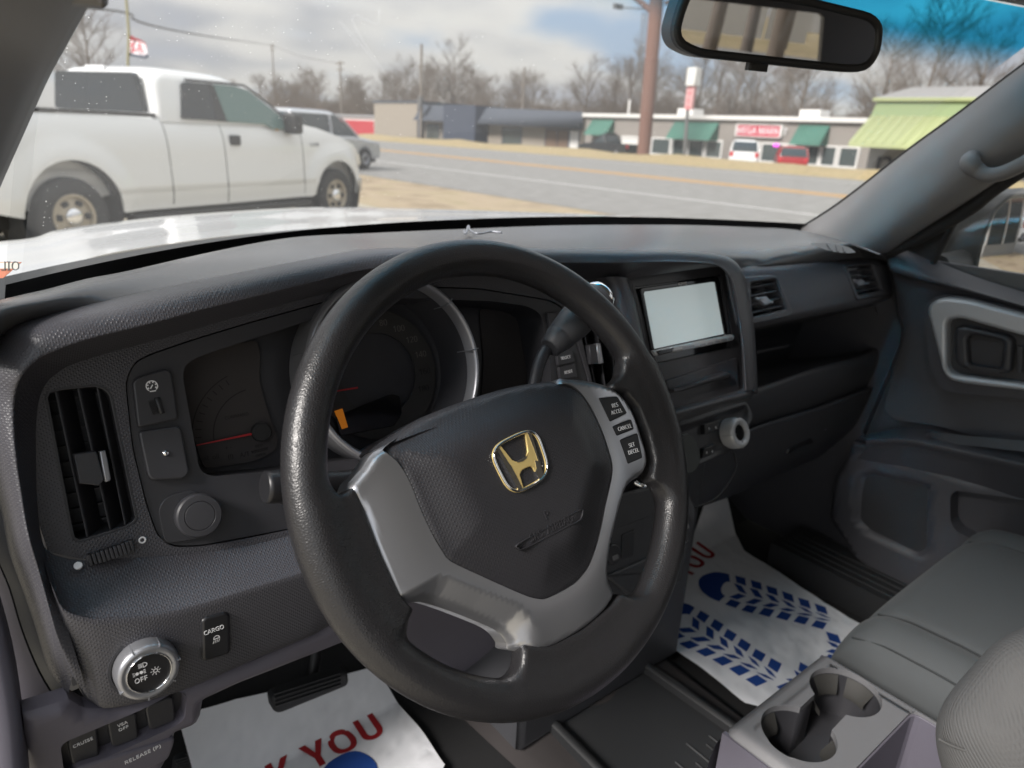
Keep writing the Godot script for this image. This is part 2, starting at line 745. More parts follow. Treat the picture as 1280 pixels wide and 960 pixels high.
func make_sky() -> PanoramaSkyMaterial:
	var a := FastNoiseLite.new()
	a.noise_type = FastNoiseLite.TYPE_SIMPLEX_SMOOTH
	a.frequency = 0.55
	a.seed = 21
	a.fractal_octaves = 6
	var b := FastNoiseLite.new()
	b.noise_type = FastNoiseLite.TYPE_SIMPLEX_SMOOTH
	b.frequency = 0.9
	b.seed = 77
	b.fractal_octaves = 4
	var w := 1024
	var im := Image.create(w, w / 2, false, Image.FORMAT_RGBF)
	for y in w / 2:
		var el := PI / 2 - PI * (y + 0.5) / (w / 2)
		var s := maxf(sin(el), 0.0)
		for x in w:
			var az := TAU * (x + 0.5) / w
			if el < -0.05:
				im.set_pixel(x, y, Color(0.30, 0.29, 0.27))
				continue
			var k := cos(el) / (s + 0.16)
			var p := Vector3(cos(az) * k, s * 0.6, sin(az) * k) * 1.35
			var n := a.get_noise_3dv(p * 1.0 + Vector3(3, 0, 5))
			var m := b.get_noise_3dv(p * 0.8 + Vector3(9, 4, 0))
			var cover := smoothstep(-0.48, -0.08, n)
			var thick := smoothstep(-0.15, 0.5, n * 0.8 + m * 0.55)
			var blue := Color(0.36, 0.52, 0.74).lerp(Color(0.62, 0.74, 0.86), exp(-s * 6.0))
			var cloud := Color(0.92, 0.91, 0.87).lerp(Color(0.47, 0.50, 0.56), thick)
			im.set_pixel(x, y, blue.lerp(cloud, cover) * (0.56 + 1.25 * s))
	var sm := PanoramaSkyMaterial.new()
	sm.panorama = ImageTexture.create_from_image(im)
	return sm


func _ready() -> void:
	rng.seed = 7
	# camera, sky, sun, exposure
	var cam := Camera3D.new()
	cam.name = "camera"
	add_child(cam)
	var lens_ := CameraAttributesPhysical.new()
	lens_.frustum_focal_length = 6.86
	lens_.exposure_aperture = 1.9
	lens_.frustum_focus_distance = 0.62
	lens_.frustum_near = 0.02
	lens_.frustum_far = 900.0
	cam.attributes = lens_
	cam.transform = Transform3D(Basis(Vector3(0.77825, 0.04870, 0.62606), Vector3(0.17298, 0.94179, -0.28829), Vector3(-0.60365, 0.33265, 0.72453)), Vector3(-0.34400, 1.41000, 0.39900))
	cam.keep_aspect = Camera3D.KEEP_HEIGHT
	cam.fov = 56.84
	cam.near = 0.02
	cam.far = 900.0
	var env := Environment.new()
	env.background_mode = Environment.BG_SKY
	env.sky = Sky.new()
	env.sky.sky_material = make_sky()
	env.background_energy_multiplier = 0.62
	env.tonemap_mode = Environment.TONE_MAPPER_LINEAR
	env.tonemap_exposure = 2.0
	env.sdfgi_enabled = true
	env.ssao_enabled = true
	env.ssil_enabled = true
	var we := WorldEnvironment.new()
	we.name = "surroundings"
	we.environment = env
	add_child(we)
	var sun := DirectionalLight3D.new()
	sun.name = "sun"
	sun.light_color = Color(1.0, 0.975, 0.95)
	sun.light_energy = 0.9
	sun.light_angular_distance = 16.0
	sun.shadow_enabled = true
	add_child(sun)
	sun.look_at_from_position(Vector3(-6.0, 4.5, 0.4), Vector3.ZERO)
	make_materials()
	print("setting")
	build_ground()
	build_cabin()
	print("dashboard")
	build_dashboard()
	build_passenger_dash()
	print("wheel")
	build_wheel()
	build_column()
	print("console")
	build_console()
	build_door()
	build_seats()
	print("outside")
	build_truck()
	build_street()
	build_behind()
	build_trees()
	print("done")


# ---------------------------------------------------------------- the vehicle's shell
func shield(s: float, t: float) -> Vector3:   # the curved windshield: s left to right, t base to header
	var c := 1.0 - pow(absf(2.0 * s - 1.0), 2.4)
	var a := Vector3(lerpf(-0.30, 1.15, s), 1.24 , -0.40 - 0.30 * c)
	var b := Vector3(lerpf(-0.235, 1.085, s), 1.675 + 0.02 * c, 0.04 - 0.13 * c)
	return a.lerp(b, t) + Vector3(0, 0.018, -0.012) * sin(PI * t)


func shield_strip(t0: float, t1: float, nt: int, push := 0.0, s0 := 0.0, s1 := 1.0) -> ArrayMesh:
	var rows := []
	for i in nt + 1:
		var r := []
		for j in 41:
			r.append(shield(lerpf(s0, s1, j / 40.0), lerpf(t0, t1, float(i) / nt)) + Vector3(0, -0.8, 0.57) * push)
		rows.append(r)
	return loft(rows, 1, 1)


func build_cabin() -> void:
	# floor pan, firewall and roof
	var fl := begin()
	box_to(fl, Vector3(-0.36, 0.47, -0.75), Vector3(1.2, 0.495, 1.9))
	tag(put(self, "floor", done(fl), M.carpet), "black carpet on the floor of the cabin", "floor", "", "structure")
	var fw := begin()
	box_to(fw, Vector3(-0.36, 0.495, -0.78), Vector3(1.2, 1.16, -0.74))
	loft_to(fw, [p3([-0.36, 0.497, -0.45, 0.4, 0.497, -0.45, 1.2, 0.497, -0.45]), p3([-0.36, 0.60, -0.60, 0.4, 0.60, -0.60, 1.2, 0.60, -0.60]), p3([-0.36, 0.80, -0.735, 0.4, 0.80, -0.735, 1.2, 0.80, -0.735])], 2, 4)
	tag(put(self, "firewall", done(fw), M.carpet), "black carpeted bulkhead at the end of the footwells", "bulkhead", "", "structure")
	var rf := begin()
	var roof := []
	for i in 9:
		var z := lerpf(0.03, 1.95, i / 8.0)
		var r := []
		for j in 13:
			var s := j / 12.0
			var edge := 1.0 - pow(absf(2.0 * s - 1.0), 4.0)
			r.append(shield(s, lerpf(0.98, 0.86, smoothstep(0.0, 0.25, s))) + Vector3(0, 0.006, 0.0) if i == 0 else Vector3(lerpf(-0.40, 1.22, s), 1.67 + 0.05 * edge * smoothstep(0.0, 0.15, i / 8.0), z))
		roof.append(r)
	loft_to(rf, roof, 1, 1)
	var up := roof.map(func(r): return r.map(func(q): return q + Vector3(0, 0.05, 0)))
	loft_to(rf, up, 1, 1)
	tag(put(self, "ceiling", done(rf), M.headliner), "light grey cloth headliner under the roof of the cab", "ceiling", "", "structure")

	tag(put(self, "side_wall", box(Vector3(1.178, 0.5, -0.75), Vector3(1.198, 1.215, 0.74)), M.door_plastic), "dark inner skin of the passenger door and footwell side", "cabin wall", "", "structure")
	var jt := thing("jamb_trim", "dark plastic trim at the left foot of the door opening", "trim panel", at(Vector3(-0.34, 0.8, -0.25)))
	put(jt, "panel", loft([p3([-.3715, 1.2463, -.1884, -.3601, 1.1728, -.1622, -.3508, 1.1176, -.1425, -.3475, 1.0626, -.1229, -.3502, 1.0116, -.1048, -.3534, .9772, -.0925, -.3596, .9247, -.0738]), p3([-.3775, 1.2555, -.1598, -.3708, 1.1874, -.1355, -.3603, 1.1352, -.1169, -.3573, 1.0886, -.1003, -.3582, 1.0428, -.084, -.3622, 1.0031, -.0699, -.3688, .9543, -.0525]), p3([-.4425, 1.2572, -.1922, -.434, 1.191, -.1687, -.4217, 1.1399, -.1505, -.4152, 1.0935, -.1339, -.412, 1.0471, -.1174, -.4117, 1.0062, -.1028, -.4167, .9573, -.0854])], 4, 4), M.lit_lower_plastic)
	put(jt, "foot_panel", box(Vector3(-0.40, 0.49, -0.75), Vector3(-0.355, 1.20, -0.30), 0.01), M.lit_lower_plastic)

	# windshield: glass, black border along its base, blue shade band along its top, dust
	var ws := thing("windshield", "curved windshield glass with a blue shade band and specks of dust", "windshield", at(Vector3(0.434, 1.24, -0.7)))
	put(ws, "glass", shield_strip(0.0, 1.0, 14), M.clear_glass)
	put(ws, "border", shield_strip(-0.03, 0.042, 3, 0.003), M.black)
	var st := begin()
	st.set_smooth_group(1)
	for k in 2:
		for i in 24:
			for j in 40:
				var q := []
				for c in [[0, 0], [1, 0], [1, 1], [0, 1]]:
					var t := lerpf(0.58, 0.87, (i + c[1]) / 24.0)
					q.append([shield(lerpf(0.004, 0.996, (j + c[0]) / 40.0), t) + Vector3(0, -0.8, 0.57) * (0.002 + 0.0015 * k), Color(1, 1, 1).lerp(Color(0.05, 0.50, 0.80), smoothstep(0.66, 0.77, t))])
				for m in [0, 2, 1, 0, 3, 2]:
					st.set_color(q[m][1])
					st.add_vertex(q[m][0])
	put(ws, "shade_band", done(st), M.tint_film)
	put(ws, "dust_film", shield_strip(0.015, 0.97, 10, -0.0016, 0.01, 0.99), M.dust_film)
	var dust := begin()
	dust.set_smooth_group(-1)
	for i in 1700:
		var s := clampf(absf(rng.randfn(0.0, 0.28)) if i % 3 else rng.randf(), 0.02, 0.98)
		var p := shield(s, rng.randf_range(0.10, 0.92)) + Vector3(0, 0.8, -0.57) * 0.0015
		var r := 0.0003 + 0.0005 * pow(rng.randf(), 4.0)
		var x := Vector3(r, 0, 0)
		var y := Vector3(0, 0.57, 0.8) * r
		var z := Vector3(0, 0.8, -0.57) * r * 0.5
		for c in [[-x, y], [y, x], [x, -y], [-y, -x]]:
			tri(dust, p + z, p + c[1], p + c[0])
	put(ws, "dust_specks", done(dust), M.dust).set_meta("kind", "stuff")

	# sticker in the lower corner, read from outside
	var sk := thing("windshield_sticker", "small orange bordered sticker low on the windshield beside the dark pillar", "sticker", at(Vector3(-.2961, 1.275, -.3594)))
	var sp := p3([-.3041, 1.261, -.4931, -.2751, 1.2628, -.4698, -.2927, 1.2465, -.477, -.3069, 1.2456, -.4884])
	var sf := fr((sp[0] + sp[1] + sp[2] + sp[3]) / 4.0, (sp[1] - sp[0]), ((sp[0] - sp[3]) - (sp[1] - sp[0]) * (sp[0] - sp[3]).dot(sp[1] - sp[0]) / (sp[1] - sp[0]).length_squared()))
	var loc := in_local(sf, sp).map(func(q): return Vector2(q.x, q.y))
	put(sk, "backing", plate(PackedVector2Array(loc), -0.0004, 0.0), mat("sticker_orange", lin(0.45, 0.13, 0.06), 0.6), sf)
	var tm := lettering("OIL", 0.009, 0.0002)
	var flip := sf * Transform3D(Basis(Vector3(-1, 0, 0), Vector3(0, 1, 0), Vector3(0, 0, -1)), Vector3(0.012, 0.004, 0.0006))
	put(sk, "label_field", plate(rect(0.036, 0.006), 0.0, 0.0003), mat("sticker_cream", lin(0.62, 0.6, 0.52), 0.6), moved(sf, 0.003, 0.0045, 0.0))
	put(sk, "lettering", tm, M.black, flip)

	# pillar trims
	var lp := thing("pillar_trim", "dark grey plastic pillar trim crossing the upper left corner", "pillar trim", at(Vector3(-0.3, 1.3, -0.35)))
	var le := [Vector3(-0.322, 1.235, -0.46), Vector3(-.305, 1.301, -.4176), Vector3(-.293, 1.3489, -.3135), Vector3(-.275, 1.3933, -.2642), Vector3(-.2615, 1.429, -.2153), Vector3(-.2585, 1.4498, -.1283), Vector3(-.2555, 1.4654, -.0689), Vector3(-.252, 1.4786, -.0283), Vector3(-0.245, 1.69, 0.10)]
	var lm := []
	var lo := []
	var lb := []
	for q in le:
		lm.append(q + Vector3(-0.024, 0.004, 0.075))
		lo.append(q + Vector3(-0.085, 0.006, 0.120))
		lb.append(q + Vector3(-0.095, 0.0, -0.01))
	put(lp, "trim", loft([le, lm, lo, lb, le], 4, 4), M.pillar_plastic)

	var rp := thing("pillar_trim", "light grey plastic pillar trim with a grab handle on the passenger side", "pillar trim", at(Vector3(1.1, 1.2557, -.3019)))
	var ra := p3([1.125, 1.246, -.4196, 1.125, 1.3077, -.3426, 1.125, 1.41, -.2376, 1.125, 1.4834, -.157, 1.125, 1.5603, -.0758, 1.125, 1.6511, .0269])
	var rb := p3([1.085, 1.2294, -.3571, 1.085, 1.3034, -.2722, 1.085, 1.3895, -.1872, 1.085, 1.4599, -.1114, 1.085, 1.5341, -.0362, 1.085, 1.6245, .0611])
	var rc := p3([1.07, 1.2172, -.2719, 1.07, 1.2776, -.2133, 1.07, 1.3602, -.1335, 1.07, 1.4326, -.0692, 1.07, 1.4974, -.001, 1.07, 1.5829, .0935])
	var rd := p3([1.105, 1.2251, -.2268, 1.105, 1.2682, -.1821, 1.105, 1.3312, -.1133, 1.105, 1.3932, -.0503, 1.105, 1.4615, .0204, 1.105, 1.5474, .115])
	var re := p3([1.15, 1.2213, -.2339, 1.15, 1.2687, -.1863, 1.15, 1.3329, -.1167, 1.15, 1.3961, -.0529, 1.15, 1.4659, .0189, 1.15, 1.5536, .1149])
	put(rp, "trim", loft([ra, rb, rc, rd, re], 4, 5), M.pillar_plastic)
	var gh := p3([1.045, 1.4014, -.0931, 1.045, 1.3895, -.078, 1.045, 1.3833, -.0572, 1.045, 1.3926, -.0314, 1.045, 1.4193, .0043, 1.045, 1.4599, .0561])
	var gp := spline([gh[0] + Vector3(0.05, 0.012, -0.012)] + gh, 6)
	var gr := []
	for i in gp.size():
		gr.append(0.012 + 0.003 * sin(minf(i / 14.0, 1.0) * PI))
	put(rp, "grab_handle", tube(gp, gr, 18), M.pillar_plastic)
	# rubber seal between pillar and door glass
	put(rp, "door_seal", tube(spline(p3([1.135, 1.2182, -.2391, 1.135, 1.2613, -.1784, 1.135, 1.3198, -.1082, 1.135, 1.3563, -.078, 1.135, 1.404, -.0289, 1.135, 1.4875, .0686]), 4), [0.013], 10), M.matt_black)
	# black gasket between the pillar and the glass
	put(rp, "glass_gasket", tube(spline(p3([1.128, 1.2336, -.4476, 1.128, 1.2481, -.4218, 1.128, 1.3098, -.3446, 1.128, 1.4122, -.2394, 1.128, 1.4856, -.1586, 1.128, 1.5624, -.0772, 1.128, 1.6538, .0256]), 4), [0.0022], 8), M.black)

	# rear wall of the cab with its window, and the rear bench
	var rw := thing("cab_rear_wall", "dark grey rear wall of the cab around its back window", "cab wall", at(Vector3(0.434, 0.495, 1.92)))
	put(rw, "panel", frame_plate(rect(1.62, 1.25), PackedVector2Array([Vector2(-0.58, 0.07), Vector2(0.58, 0.07), Vector2(0.50, 0.42), Vector2(-0.50, 0.42)]), -0.03, 0.03, 0.004, 200), M.door_plastic, fr(Vector3(0.434, 1.11, 1.93), Vector3.LEFT, Vector3.UP))
	put(rw, "back_glass", plate(PackedVector2Array([Vector2(-0.6, 0.05), Vector2(0.6, 0.05), Vector2(0.52, 0.44), Vector2(-0.52, 0.44)]), -0.022, -0.018), M.clear_glass, fr(Vector3(0.434, 1.11, 1.93), Vector3.LEFT, Vector3.UP))
	var rs := thing("rear_bench", "dark cloth rear bench seen in the mirror", "seat", at(Vector3(0.434, 0.495, 1.6)))
	put(rs, "backrest", box(Vector3(-0.2, 0.75, 1.62), Vector3(1.07, 1.30, 1.82), 0.04), M.rubber)
	put(rs, "cushion", box(Vector3(-0.2, 0.5, 1.15), Vector3(1.07, 0.88, 1.62), 0.05), M.rubber)
	for x in [0.1, 0.78]:
		put(rs, "headrest", box(Vector3(x - 0.13, 1.28, 1.66), Vector3(x + 0.13, 1.38, 1.78), 0.035), M.rubber)
	var bp := thing("side_pillar", "dark pillar trim between the right hand side windows", "pillar trim", at(Vector3(1.12, 1.2, 0.62)))
	put(bp, "trim", box(Vector3(1.10, 0.5, 0.55), Vector3(1.17, 1.70, 0.72), 0.015), M.door_plastic)
	var rdr := thing("rear_door", "dark inner panel of the right rear door under its window", "car door", at(Vector3(1.16, 0.5, 1.2)))
	put(rdr, "panel", box(Vector3(1.14, 0.5, 0.72), Vector3(1.19, 1.20, 1.92), 0.02), M.door_plastic)

	# bonnet and cowl outside
	var hd := thing("bonnet", "glossy white bonnet of the vehicle beyond the windshield", "car hood", at(Vector3(0.434, 1.15, -1.6)))
	var h0 := p3([-.3118, 1.172, -.8235, -.2786, 1.172, -.8099, -.207, 1.172, -.8723, -.156, 1.172, -.9779, -.0554, 1.172, -1.0721, .1768, 1.172, -1.1894, .4315, 1.172, -1.2313, .7584, 1.172, -1.2302, 1.2214, 1.172, -1.0762, 1.6459, 1.172, -.7067])
	var h1 := p3([-.301, 1.16, -1.0878, -.2557, 1.16, -1.1018, -.1691, 1.16, -1.1664, -.0968, 1.16, -1.2533, .027, 1.16, -1.3423, .2806, 1.16, -1.4679, .5584, 1.16, -1.496, .8969, 1.16, -1.4355, 1.3832, 1.16, -1.2302, 1.8503, 1.16, -.8228])
	var h2 := p3([-.2807, 1.12, -1.4998, -.2271, 1.12, -1.5125, -.1644, 1.12, -1.5445, -.1087, 1.12, -1.658, .0244, 1.12, -1.7675, .2489, 1.12, -1.8914, .7046, 1.12, -2.0093, 1.0562, 1.12, -1.8626, 1.6832, 1.12, -1.4969, 2.2269, 1.12, -1.0331])
	var h3 := []
	for q in h2:
		h3.append(q + Vector3(0, -0.25, -0.12))
	put(hd, "panel", loft([h0, h1, h2, h3], 5, 4), M.white_paint)
	var cw := thing("cowl", "dark grey plastic cowl at the foot of the windshield", "cowl", at(Vector3(0.434, 1.2, -0.8)))
	var c0 := []
	var c1 := []
	for j in 21:
		var s := j / 20.0
		c0.append(shield(s, -0.02) + Vector3(0, 0.0, -0.006))
		c1.append(shield(s, -0.02) + Vector3(0, -0.002, -0.16))
	put(cw, "panel", loft([c0, c1], 2, 2), mat("cowl_plastic", lin(0.012, 0.013, 0.014), 0.6))

	# rear-view mirror
	var mc := Vector3(.4578, 1.5299, -.1198)
	var MF := RM
	var mr := thing("rear_view_mirror", "black framed rear view mirror hanging at the top of the windshield", "mirror", at(mc))
	var outer := rnd(pv([-.1316, -.0073, -.129, .0182, -.1205, .0422, .019, .0444, .1207, .0366, .1394, .0265, .1472, -.004, .1362, -.0254, .1095, -.0294, -.0969, -.0294, -.1229, -.021]), 0.02)
	var st2 := begin()
	plate_to(st2, inset(ccw(outer), 0.0), -0.030, -0.004, 0.004)
	put(mr, "housing", done(st2), M.fine_plastic, MF)
	put(mr, "bezel", frame_plate(outer, inset(ccw(outer), 0.009), -0.004, 0.004, 0.003), M.black, MF)
	put(mr, "mirror_glass", plate(inset(ccw(outer), 0.008), -0.003, 0.001), M.mirror_glass, MF)
	var mt := pv([-.0245, -.0317, .0006, -.033])
	put(mr, "dimming_tab", box(Vector3(mt[0].x, mt[0].y - 0.006, -0.012), Vector3(mt[1].x, mt[0].y + 0.006, -0.002), 0.002), M.black, MF)
	put(mr, "stem", tube([mc + MF.basis.z * -0.03, mc + MF.basis.z * -0.06 + Vector3(0, 0.03, 0), shield(0.5, 0.80)], [0.012, 0.01, 0.014], 14), M.black)


# ---------------------------------------------------------------- dashboard, driver's side
func face_height(q: Vector2) -> float:   # the flat upper face lies at 0; below the ledge the face leans back
	return 0.030 - 0.018 * clampf((-0.142 - q.y) / 0.075, 0.0, 1.0) if q.y < -0.13 else 0.0


func build_dashboard() -> void:
	var db := thing("dashboard", "charcoal plastic dashboard across the whole cabin under the windshield", "dashboard", at(Vector3(0.434, 1.0, -0.35)))
	# the moulded face around the instruments
	var vent_l := rnd(pv([-.7331, .0263, -.7305, .0288, -.7228, .0299, -.6974, .0285, -.6908, .0208, -.6907, -.0614, -.6904, -.0788, -.6973, -.0822, -.7308, -.0841, -.7352, -.0805]), 0.008)
	var panel_hole := rnd(pv([-.6807, .0282, -.6717, .041, -.6613, .0451, -.6274, .0524, -.5739, .0616, -.5025, .0722, -.4305, .0782, -.3365, .0672, -.2397, .0446, -.2179, .0302, -.2012, -.0592, -.2633, -.1219, -.4536, -.1253, -.5522, -.1236, -.6081, -.1178, -.6521, -.1127, -.6719, -.1063, -.6804, -.0958, -.6837, -.0707, -.6852, -.0237]), 0.01)
	var vent_c := rnd(pv([-.2068, .0224, -.1638, .0494, -.1292, -.0617, -.1684, -.0767, -.1973, -.0656]), 0.008)
	var radio := rnd(pv([-.1393, .0529, -.1269, .0576, .0537, .0602, .0671, .0549, .0786, -.053, .0696, -.1214, .0462, -.1238, -.0708, -.1203, -.1162, -.0752]), 0.008)
	# brow: a rounded roll running up the left end, over the instruments and down the stack
	var bo := p3([-.3232, 1.0192, -.1011, -.3307, 1.0385, -.108, -.333, 1.0687, -.1187, -.3353, 1.094, -.1277, -.3383, 1.122, -.1377, -.3378, 1.1485, -.1472, -.3397, 1.1912, -.1623, -.3395, 1.2276, -.1753, -.3329, 1.2463, -.182, -.3205, 1.2576, -.186, -.3114, 1.2649, -.1886, -.2988, 1.2693, -.1902, -.2797, 1.2729, -.1915, -.2561, 1.2764, -.1927, -.234, 1.2797, -.1938, -.1865, 1.2856, -.196, -.1198, 1.2931, -.1986, -.0752, 1.2978, -.2003, -.0226, 1.302, -.2018, .0621, 1.2978, -.2003, .1835, 1.2904, -.1977, .3185, 1.2816, -.1945, .42, 1.274, -.1918, .5014, 1.2651, -.1887, .5364, 1.255, -.1851, .5538, 1.2398, -.1796, .5605, 1.2196, -.1725, .5642, 1.172, -.1555, .5568, 1.1121, -.1342, .5485, 1.0724, -.1201])
	var bc := p3([-.3189, 1.0456, -.0712, -.3232, 1.0716, -.0805, -.3248, 1.0967, -.0894, -.3257, 1.1203, -.0978, -.327, 1.1412, -.1053, -.3267, 1.1615, -.1125, -.3244, 1.2013, -.1266, -.3198, 1.2304, -.137, -.3136, 1.2449, -.1422, -.303, 1.2539, -.1454, -.2941, 1.2577, -.1468, -.2814, 1.2612, -.148, -.2644, 1.2642, -.1491, -.2448, 1.2667, -.15, -.2231, 1.2697, -.151, -.1912, 1.2747, -.1528, -.134, 1.2823, -.1555, -.0953, 1.2872, -.1573, -.0535, 1.2925, -.1591, .0239, 1.2934, -.1595, .1343, 1.2862, -.1569, .2513, 1.2786, -.1542, .3482, 1.2741, -.1526, .4223, 1.2669, -.15, .4527, 1.2595, -.1474, .4705, 1.2463, -.1427, .477, 1.2297, -.1368, .4808, 1.1877, -.1218, .4769, 1.1372, -.1038, .4713, 1.1012, -.091])
	var bi := p3([-.3122, 1.0112, -.1046, -.3145, 1.0414, -.1154, -.3165, 1.0676, -.1247, -.3178, 1.0916, -.1333, -.3186, 1.113, -.1409, -.3178, 1.1377, -.1497, -.3107, 1.1827, -.1657, -.3047, 1.2089, -.175, -.2977, 1.223, -.18, -.2884, 1.2304, -.1827, -.2775, 1.2348, -.1843, -.2612, 1.2381, -.1854, -.2457, 1.2406, -.1863, -.2256, 1.2432, -.1872, -.2015, 1.2467, -.1885, -.1693, 1.2521, -.1904, -.1156, 1.2599, -.1932, -.0752, 1.2654, -.1952, -.0316, 1.2707, -.197, .0487, 1.2702, -.1968, .1671, 1.261, -.1936, .2685, 1.2487, -.1892]) + p3([.3127, 1.2552, -.1596, .408, 1.256, -.16, .4674, 1.2558, -.1599, .4821, 1.2502, -.1579, .4879, 1.2375, -.1534, .491, 1.2064, -.1423, .495, 1.1644, -.1273, .4847, 1.095, -.1026])
	for k in 5:
		bi[k] += FA.basis.z * [0.014, 0.024, 0.026, 0.018, 0.006][k]
		bc[k] += FA.basis.z * [-0.024, -0.015, -0.012, -0.012, -0.008][k]
	for k in [5, 6, 7]:
		bc[k] -= FA.basis.z * 0.010
	var bs := []
	var bl := []
	for k in bo.size():
		var side := 1.0 if k > 9 else 0.25 if k < 8 else 0.6
		bs.append(bo[k].lerp(bc[k], 0.55) + (FA.basis.z * 0.010 + FA.basis.y * 0.003) * side)
		bl.append(bc[k].lerp(bi[k], 0.22) + FA.basis.z * 0.0035 * side)
	var btuck := bo.map(func(q): return q - FA.basis.z * 0.02)
	put(db, "brow", loft([btuck, bo, bs, bc, bl, bi], 4, 4), M.dotted_plastic)
	# flat upper face inside the brow
	var fp := pv([-.7507, -.0844, -.7523, -.0663, -.7522, -.0546, -.7456, -.0097, -.7397, .0181, -.7326, .0331, -.7233, .0415, -.7112, .0466, -.695, .0502, -.6795, .0528, -.6594, .0555, -.6352, .0593, -.6031, .0651, -.5493, .0734, -.5089, .0794, -.4653, .0851, -.3849, .0846, -.2665, .075, -.1651, .062, -.1498, .0383, -.1314, -.0714, -.1675, -.1045, -.269, -.1483, -.4574, -.1441, -.5679, -.1282, -.6224, -.1236, -.6733, -.1136, -.7234, -.1007])
	put(db, "face_panel", field(ccw(fp), [vent_l, panel_hole, vent_c], 0.012, func(_q: Vector2) -> float: return 0.0, 0.012, 0.02), M.dotted_plastic, FA)
	# below it: a slope out to the ledge, then the lower face with the light knob
	var l0 := p3([-.3201, 1.1358, -.1485, -.318, 1.1164, -.1416, -.3082, 1.1062, -.1379, -.2893, 1.0985, -.1352, -.2391, 1.0864, -.1309, -.1883, 1.0771, -.1275, -.1337, 1.0734, -.1262, -.0562, 1.0677, -.1242, .0146, 1.0614, -.122])
	var l1 := p3([-.3209, 1.1199, -.1295, -.3178, 1.1015, -.123, -.3072, 1.0908, -.1192, -.2903, 1.084, -.1167, -.2468, 1.0739, -.1132, -.1895, 1.0681, -.1111, -.1397, 1.0655, -.1102, -.0732, 1.0615, -.1087, -.0047, 1.0567, -.107])
	var l2 := p3([-.3206, 1.1084, -.1084, -.3173, 1.0913, -.1023, -.3078, 1.0809, -.0986, -.2925, 1.0736, -.0961, -.2531, 1.0639, -.0926, -.1919, 1.0613, -.0917, -.1462, 1.0595, -.091, -.0974, 1.0574, -.0903, -.0256, 1.0527, -.0886])
	var l3 := p3([-.32, 1.1023, -.1052, -.3167, 1.0852, -.0991, -.3072, 1.0752, -.0956, -.2918, 1.0678, -.0929, -.2522, 1.0589, -.0898, -.1907, 1.0564, -.0889, -.1456, 1.0546, -.0882, -.102, 1.0525, -.0875, -.0362, 1.0476, -.0857])
	var l4 := p3([-.3184, 1.0516, -.1063, -.3163, 1.0318, -.0992, -.3091, 1.0175, -.0941, -.2986, 1.0078, -.0907, -.2542, .9999, -.0879, -.1936, 1.0007, -.0882, -.1482, 1.001, -.0882, -.1362, 1.0026, -.0888, -.084, 1.0076, -.0906])
	var l5 := p3([-.3176, 1.0388, -.1102, -.316, 1.0188, -.1031, -.3098, 1.0058, -.0985, -.298, .9971, -.0954, -.2525, .9905, -.093, -.1923, .9916, -.0934, -.1463, .9917, -.0934, -.1326, .9934, -.094, -.0815, .9975, -.0955])
	var l6 := p3([-.3158, 1.0225, -.1299, -.3147, 1.0014, -.1224, -.3077, .9883, -.1177, -.2954, .9792, -.1144, -.2486, .9724, -.1121, -.1859, .9735, -.1124, -.138, .9735, -.1124, -.1238, .9752, -.113, -.0713, .9797, -.1146])
	put(db, "knee_slope", loft([l0, l1, l2], 4, 4), M.dotted_plastic)
	put(db, "lower_face", loft([l2, l3, l4, l5, l6], 4, 4), M.dotted_plastic)
	# strip between the instruments and the stereo, and the ridge under the stack
	put(db, "stack_side", loft([p3([.2651, 1.2516, -.1902, .2734, 1.2291, -.1822, .2787, 1.1751, -.163, .2848, 1.123, -.1444]), p3([.2653, 1.2581, -.1649, .2726, 1.2317, -.1556, .2779, 1.1727, -.1345, .2854, 1.1214, -.1163]), p3([.2876, 1.2562, -.16, .2926, 1.2306, -.1509, .2982, 1.1709, -.1297, .3078, 1.1141, -.1094]), p3([.3175, 1.246, -.1755, .3199, 1.2196, -.1661, .3269, 1.1623, -.1457, .3351, 1.1084, -.1265])], 4, 4), M.dotted_plastic)
	put(db, "stack_ridge", loft([p3([.3195, 1.0905, -.1222, .3842, 1.0902, -.1221, .4691, 1.0885, -.1215, .5125, 1.0885, -.1215, .5254, 1.0929, -.1231]), p3([.2969, 1.0944, -.1035, .3595, 1.0939, -.1033, .4418, 1.0928, -.1029, .4874, 1.0921, -.1026, .5004, 1.0983, -.1049]), p3([.2985, 1.0857, -.1035, .3611, 1.0839, -.1029, .4439, 1.0834, -.1027, .4971, 1.0821, -.1023, .5124, 1.089, -.1047]), p3([.3261, 1.0665, -.1243, .3913, 1.0645, -.1236, .478, 1.0647, -.1237, .5377, 1.0636, -.1233, .556, 1.0716, -.1261])], 4, 4), M.fine_plastic)

	# upper pad running forward to the glass
	var r0 := bo.slice(8, 23) + p3([.6582, 1.2293, -.2486, .7351, 1.2273, -.2478, .8338, 1.224, -.2465, 1.0207, 1.2185, -.2442, 1.1126, 1.2121, -.2416, 1.1664, 1.1988, -.2363])
	var r1 := p3([-.3422, 1.285, -.0943, -.328, 1.285, -.1418, -.3191, 1.285, -.1656, -.3055, 1.285, -.1792, -.2837, 1.285, -.1962, -.2535, 1.285, -.2254, -.2215, 1.285, -.2495, -.1511, 1.285, -.3076, -.0659, 1.285, -.3614, -.008, 1.285, -.3805]) + p3([.0942, 1.272, -.4304, .1937, 1.272, -.3949, .3402, 1.272, -.3505, .4601, 1.272, -.308, .5502, 1.272, -.2761]) + p3([.7298, 1.247, -.2862, .8186, 1.247, -.2805, .8852, 1.247, -.2652, .9609, 1.247, -.2369, .9663, 1.247, -.2052, .9029, 1.247, -.1386])
